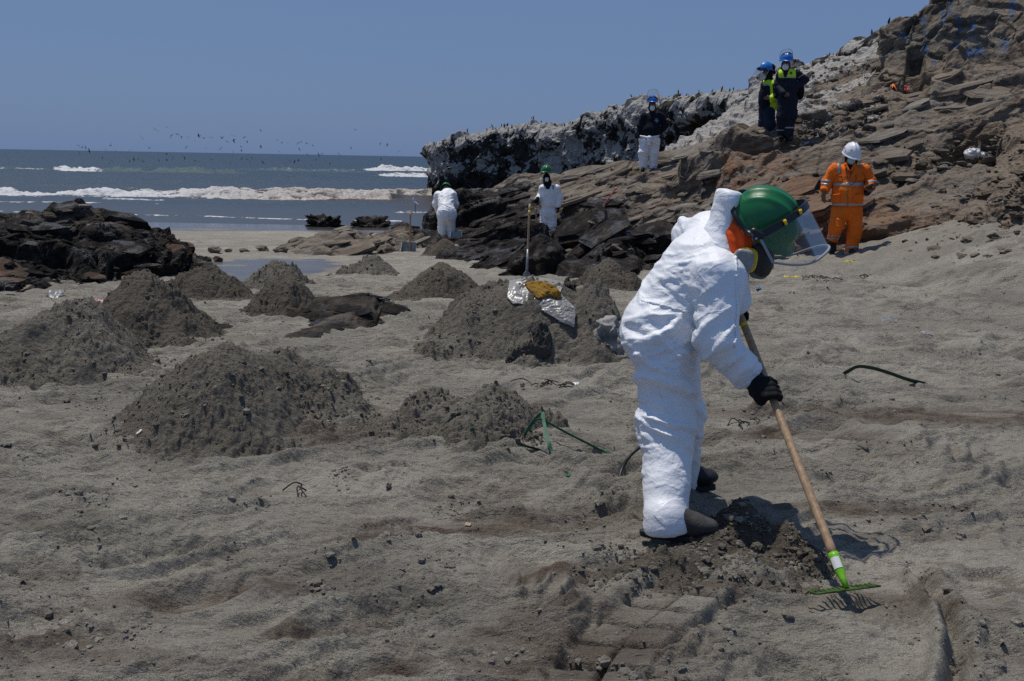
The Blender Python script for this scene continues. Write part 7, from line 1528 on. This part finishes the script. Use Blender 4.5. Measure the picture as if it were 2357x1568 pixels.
scrap('plastic_scrap', 130, 690, 34, 30, M_CLEAR, 'clear broken plastic at the foot of the oiled outcrop', 'litter', 18, .02, .5); scrap('shell', 1077, 1222, 14, 10, simple('pale shell', (.34, .24, .16), .6), 'pale broken shell on the open sand', 'shell', 19); scrap('plastic_scrap', 895, 1140, 12, 14, M_WEED, 'dark rag scrap among the sand crumbs', 'litter', 20, .01, .5)
for i, (px, py, n) in enumerate(((1855, 650, 7), (1905, 655, 9), (1240, 905, 9), (1720, 985, 5), (1995, 640, 5), (760, 640, 5), (1290, 905, 6), (690, 1135, 4))):
    r_ = random.Random(50 + i); q = on_surface(px, py); Vs, Fs, k = [], [], 0
    for _ in range(n):
        a = r_.uniform(0, 6.28); l = r_.uniform(.05, .14); c = q + np.array((r_.uniform(-.08, .08), r_.uniform(-.06, .06), .004)); L = spline([c, c + np.array((math.cos(a) * l * .5, math.sin(a) * l * .4, r_.uniform(.01, .035))), c + np.array((math.cos(a + .5) * l, math.sin(a + .5) * l, .004))], 8); v, f = tube(L, .0035, 4); Vs.append(v); Fs += [tuple(np.array(u) + k) for u in f]; k += len(v)
    tag(link('seaweed', raw_mesh('seaweed', np.concatenate(Vs) - q, Fs, M_WEED), None, q), 'tangle of dried black seaweed on the sand', 'seaweed', 'seaweed tangles on the sand')

# ---------------------------------------------------------------- birds
M_BIRD = simple('dark bird plumage', (.022, .020, .018), .8); M_EGRET = simple('white bird plumage', (.72, .73, .74), .7); M_BEAK = simple('yellow beak', (.35, .25, .05), .6)
def bird_mesh(bank, flap1, flap2, span=1.3):
    Vs, Fs = tube([(0, .30, 0), (0, .22, .02), (0, .05, .03), (0, -.15, .02), (0, -.32, .0)], (.012, .045, .070, .05, .015), 8); V = [Vs]; F = list(Fs); k = len(Vs)
    for s_ in (-1, 1):
        pr = [(0, .12, .03, .20), (s_ * .22, .17, .03 + .22 * flap1, .20), (s_ * .45, .10, .03 + .22 * flap1 + .23 * flap2, .14), (s_ * .65, -.04, .03 + .22 * flap1 + .43 * flap2, .03)]; v = []
        for x, y, z, c in pr: v += [(x, y + .04, z), (x, y + .04 - c * .5, z + .018), (x, y + .04 - c, z - .004), (x, y + .04 - c * .5, z - .012)]
        V.append(np.array(v) * np.array((span / 1.3, 1, 1))); F += [tuple(np.array(u) + k) for u in [tuple(q) for q in grid_faces(4, 4, True)] + [(3, 2, 1, 0), (12, 13, 14, 15)]]; k += 16
    V = np.concatenate(V); c, s_ = math.cos(bank), math.sin(bank); V = V @ np.array(((c, 0, s_), (0, 1, 0), (-s_, 0, c))); return raw_mesh('seabird', V, F, M_BIRD)
BM = [bird_mesh(.5, .5, -.3), bird_mesh(.9, .6, -.1), bird_mesh(-.4, .4, -.5), bird_mesh(.2, .9, .4), bird_mesh(-.8, .2, .1), bird_mesh(.7, -.4, -.5)]
z6 = ((135, 265), (195, 300), (235, 300), (285, 345), (148, 375), (520, 335), (655, 348), (855, 338), (1015, 160), (1120, 300), (1200, 50), (590, 270), (605, 480), (470, 440), (565, 510), (850, 485), (910, 465), (970, 445), (1030, 485), (1085, 395), (1250, 480), (1355, 390), (1365, 475), (1445, 445), (1450, 225), (1505, 115), (1565, 150), (1650, 155), (1808, 135), (1600, 430), (1635, 290), (1750, 480), (1805, 490), (1905, 305), (1985, 460), (2105, 315), (2280, 360), (2275, 415), (2290, 190), (2280, 140), (2190, 215), (2235, 515), (1880, 172), (1745, 197), (1425, 125), (2120, 168), (1975, 155), (1360, 15))
z7 = ((35, 290), (35, 340), (40, 455), (110, 460), (175, 430), (148, 500), (298, 285), (330, 505), (595, 235), (675, 235), (632, 520), (690, 470), (708, 495), (765, 495), (820, 230), (862, 215), (937, 240), (1018, 268), (832, 320), (940, 390), (1060, 465), (1100, 400), (1148, 385), (1380, 388), (1003, 548), (1255, 515), (1955, 245), (2045, 262), (2210, 352), (1997, 395), (1960, 455), (820, 480), (300, 60), (110, 220), (1610, 50), (560, 350), (530, 190), (75, 155), (1545, 297), (2100, 575))
rb = random.Random(5)
for k_, zz in enumerate((z6, z7)):
    for (zx, zy) in zz:
        px, py = (200 + 500 * k_ + zx * .2121) / 1.2728, (370 + zy * .2121) / 1.2728; Yb = rb.uniform(75, 120); o = link('seabird', rb.choice(BM), None, at(px, py, Yb)); sc_ = rb.uniform(.24, .48); o.scale = (sc_, sc_, sc_); o.rotation_euler = (rb.uniform(-.3, .3), rb.uniform(-.3, .3), rb.uniform(0, 6.28)); tag(o, 'dark seabird flying low over the breaking waves', 'bird', 'seabirds flying over the sea')
B = Body().cone((0, 0, .10), (0, .02, .22), .055, .050, .03).cone((0, .02, .22), (0, .05, .32), .035, .020, .02).ell((0, .07, .335), (.022, .034, .022), .01).cone((0, .09, .335), (0, .14, .33), .010, .004, .005).cone((0, -.01, .10), (0, -.08, .0), .03, .012, .02).cone((.02, .01, .08), (.02, .02, .0), .010, .008, .01).cone((-.02, .01, .08), (-.02, .02, .0), .010, .008, .01); V, F = B.mesh(.013); ME_PERCH = raw_mesh('perched_bird', V, F, M_BIRD)
def perch(px, q, s_, label='small dark seabird perched on the white guano rock', group='seabirds perched on the guano rock'):
    o = link('perched_bird', ME_PERCH, None, q); o.scale = (s_, s_, s_); o.rotation_euler = (rb.uniform(-.25, .15), rb.uniform(-.1, .1), rb.uniform(0, 6.28)); return tag(o, label, 'bird', group)
me = bird_rock.data; BV = np.empty(len(me.vertices) * 3, np.float32); me.vertices.foreach_get('co', BV); BV = BV.reshape(190, 820, 3); bx, by = pix(BV.reshape(-1, 3)); bx, by = bx.reshape(190, 820), by.reshape(190, 820); crest = by.argmin(0)
cols = [c for c in range(5, 815) if 990 < bx[crest[c], c] < 1930]
for _ in range(170):
    c = rb.choice(cols); x_ = bx[crest[c], c]
    if x_ < 1120 and rb.random() < .7: continue
    rw = crest[c] if rb.random() < .45 else int(np.clip(crest[c] - rb.random() ** 1.5 * (60 if x_ > 1400 else 25), 70, 185)); perch(x_, BV[rw, c] + np.array((0, -.02, -.03)), rb.uniform(.36, .58) * BV[rw, c][1] / 50 + .04)
def mesh_co(o): c = np.empty(len(o.data.vertices) * 3, np.float32); o.data.vertices.foreach_get('co', c); return c.reshape(-1, 3)
sky_v = np.concatenate([mesh_co(o) for o in (bird_rock, cliff, hill)]); spx_, spy_ = pix(sky_v)
for px_, lab_ in ((2002, 'black cormorant perched on the skyline, left one of two beside the cliff'), (2040, 'black cormorant perched on the skyline, nearest to the cliff')):
    near_ = np.flatnonzero(np.abs(spx_ - px_) < 4); perch(px_, sky_v[near_[spy_[near_].argmin()]] + np.array((0, -.02, -.02)), .5, lab_, 'cormorants on the skyline')
q = at(955, 487, 35.5); B = Body().cone((0, 0, .30), (.10, 0, .24), .055, .03, .03).chain([(-.02, 0, .33), (-.07, 0, .42), (-.03, 0, .50), (-.04, 0, .58)], [.04, .018, .015, .018], .02); V, F = B.mesh(.011); eg = thing('egret', 'white egret standing on dark rock at the water edge', 'egret', q); part('body', raw_mesh('body', V + q, F, M_EGRET), eg)
tv, tf = tube([q + np.array((-.05, 0, .585)), q + np.array((-.14, -.01, .565))], (.010, .003), 6); part('beak', raw_mesh('beak', tv, tf, M_BEAK), eg)
for s_ in (-1, 1): tv, tf = tube([q + np.array((.02, s_ * .025, .27)), q + np.array((.01, s_ * .03, -.05))], .007, 6); part('leg', raw_mesh('leg', tv, tf, M_BLACKP), eg)
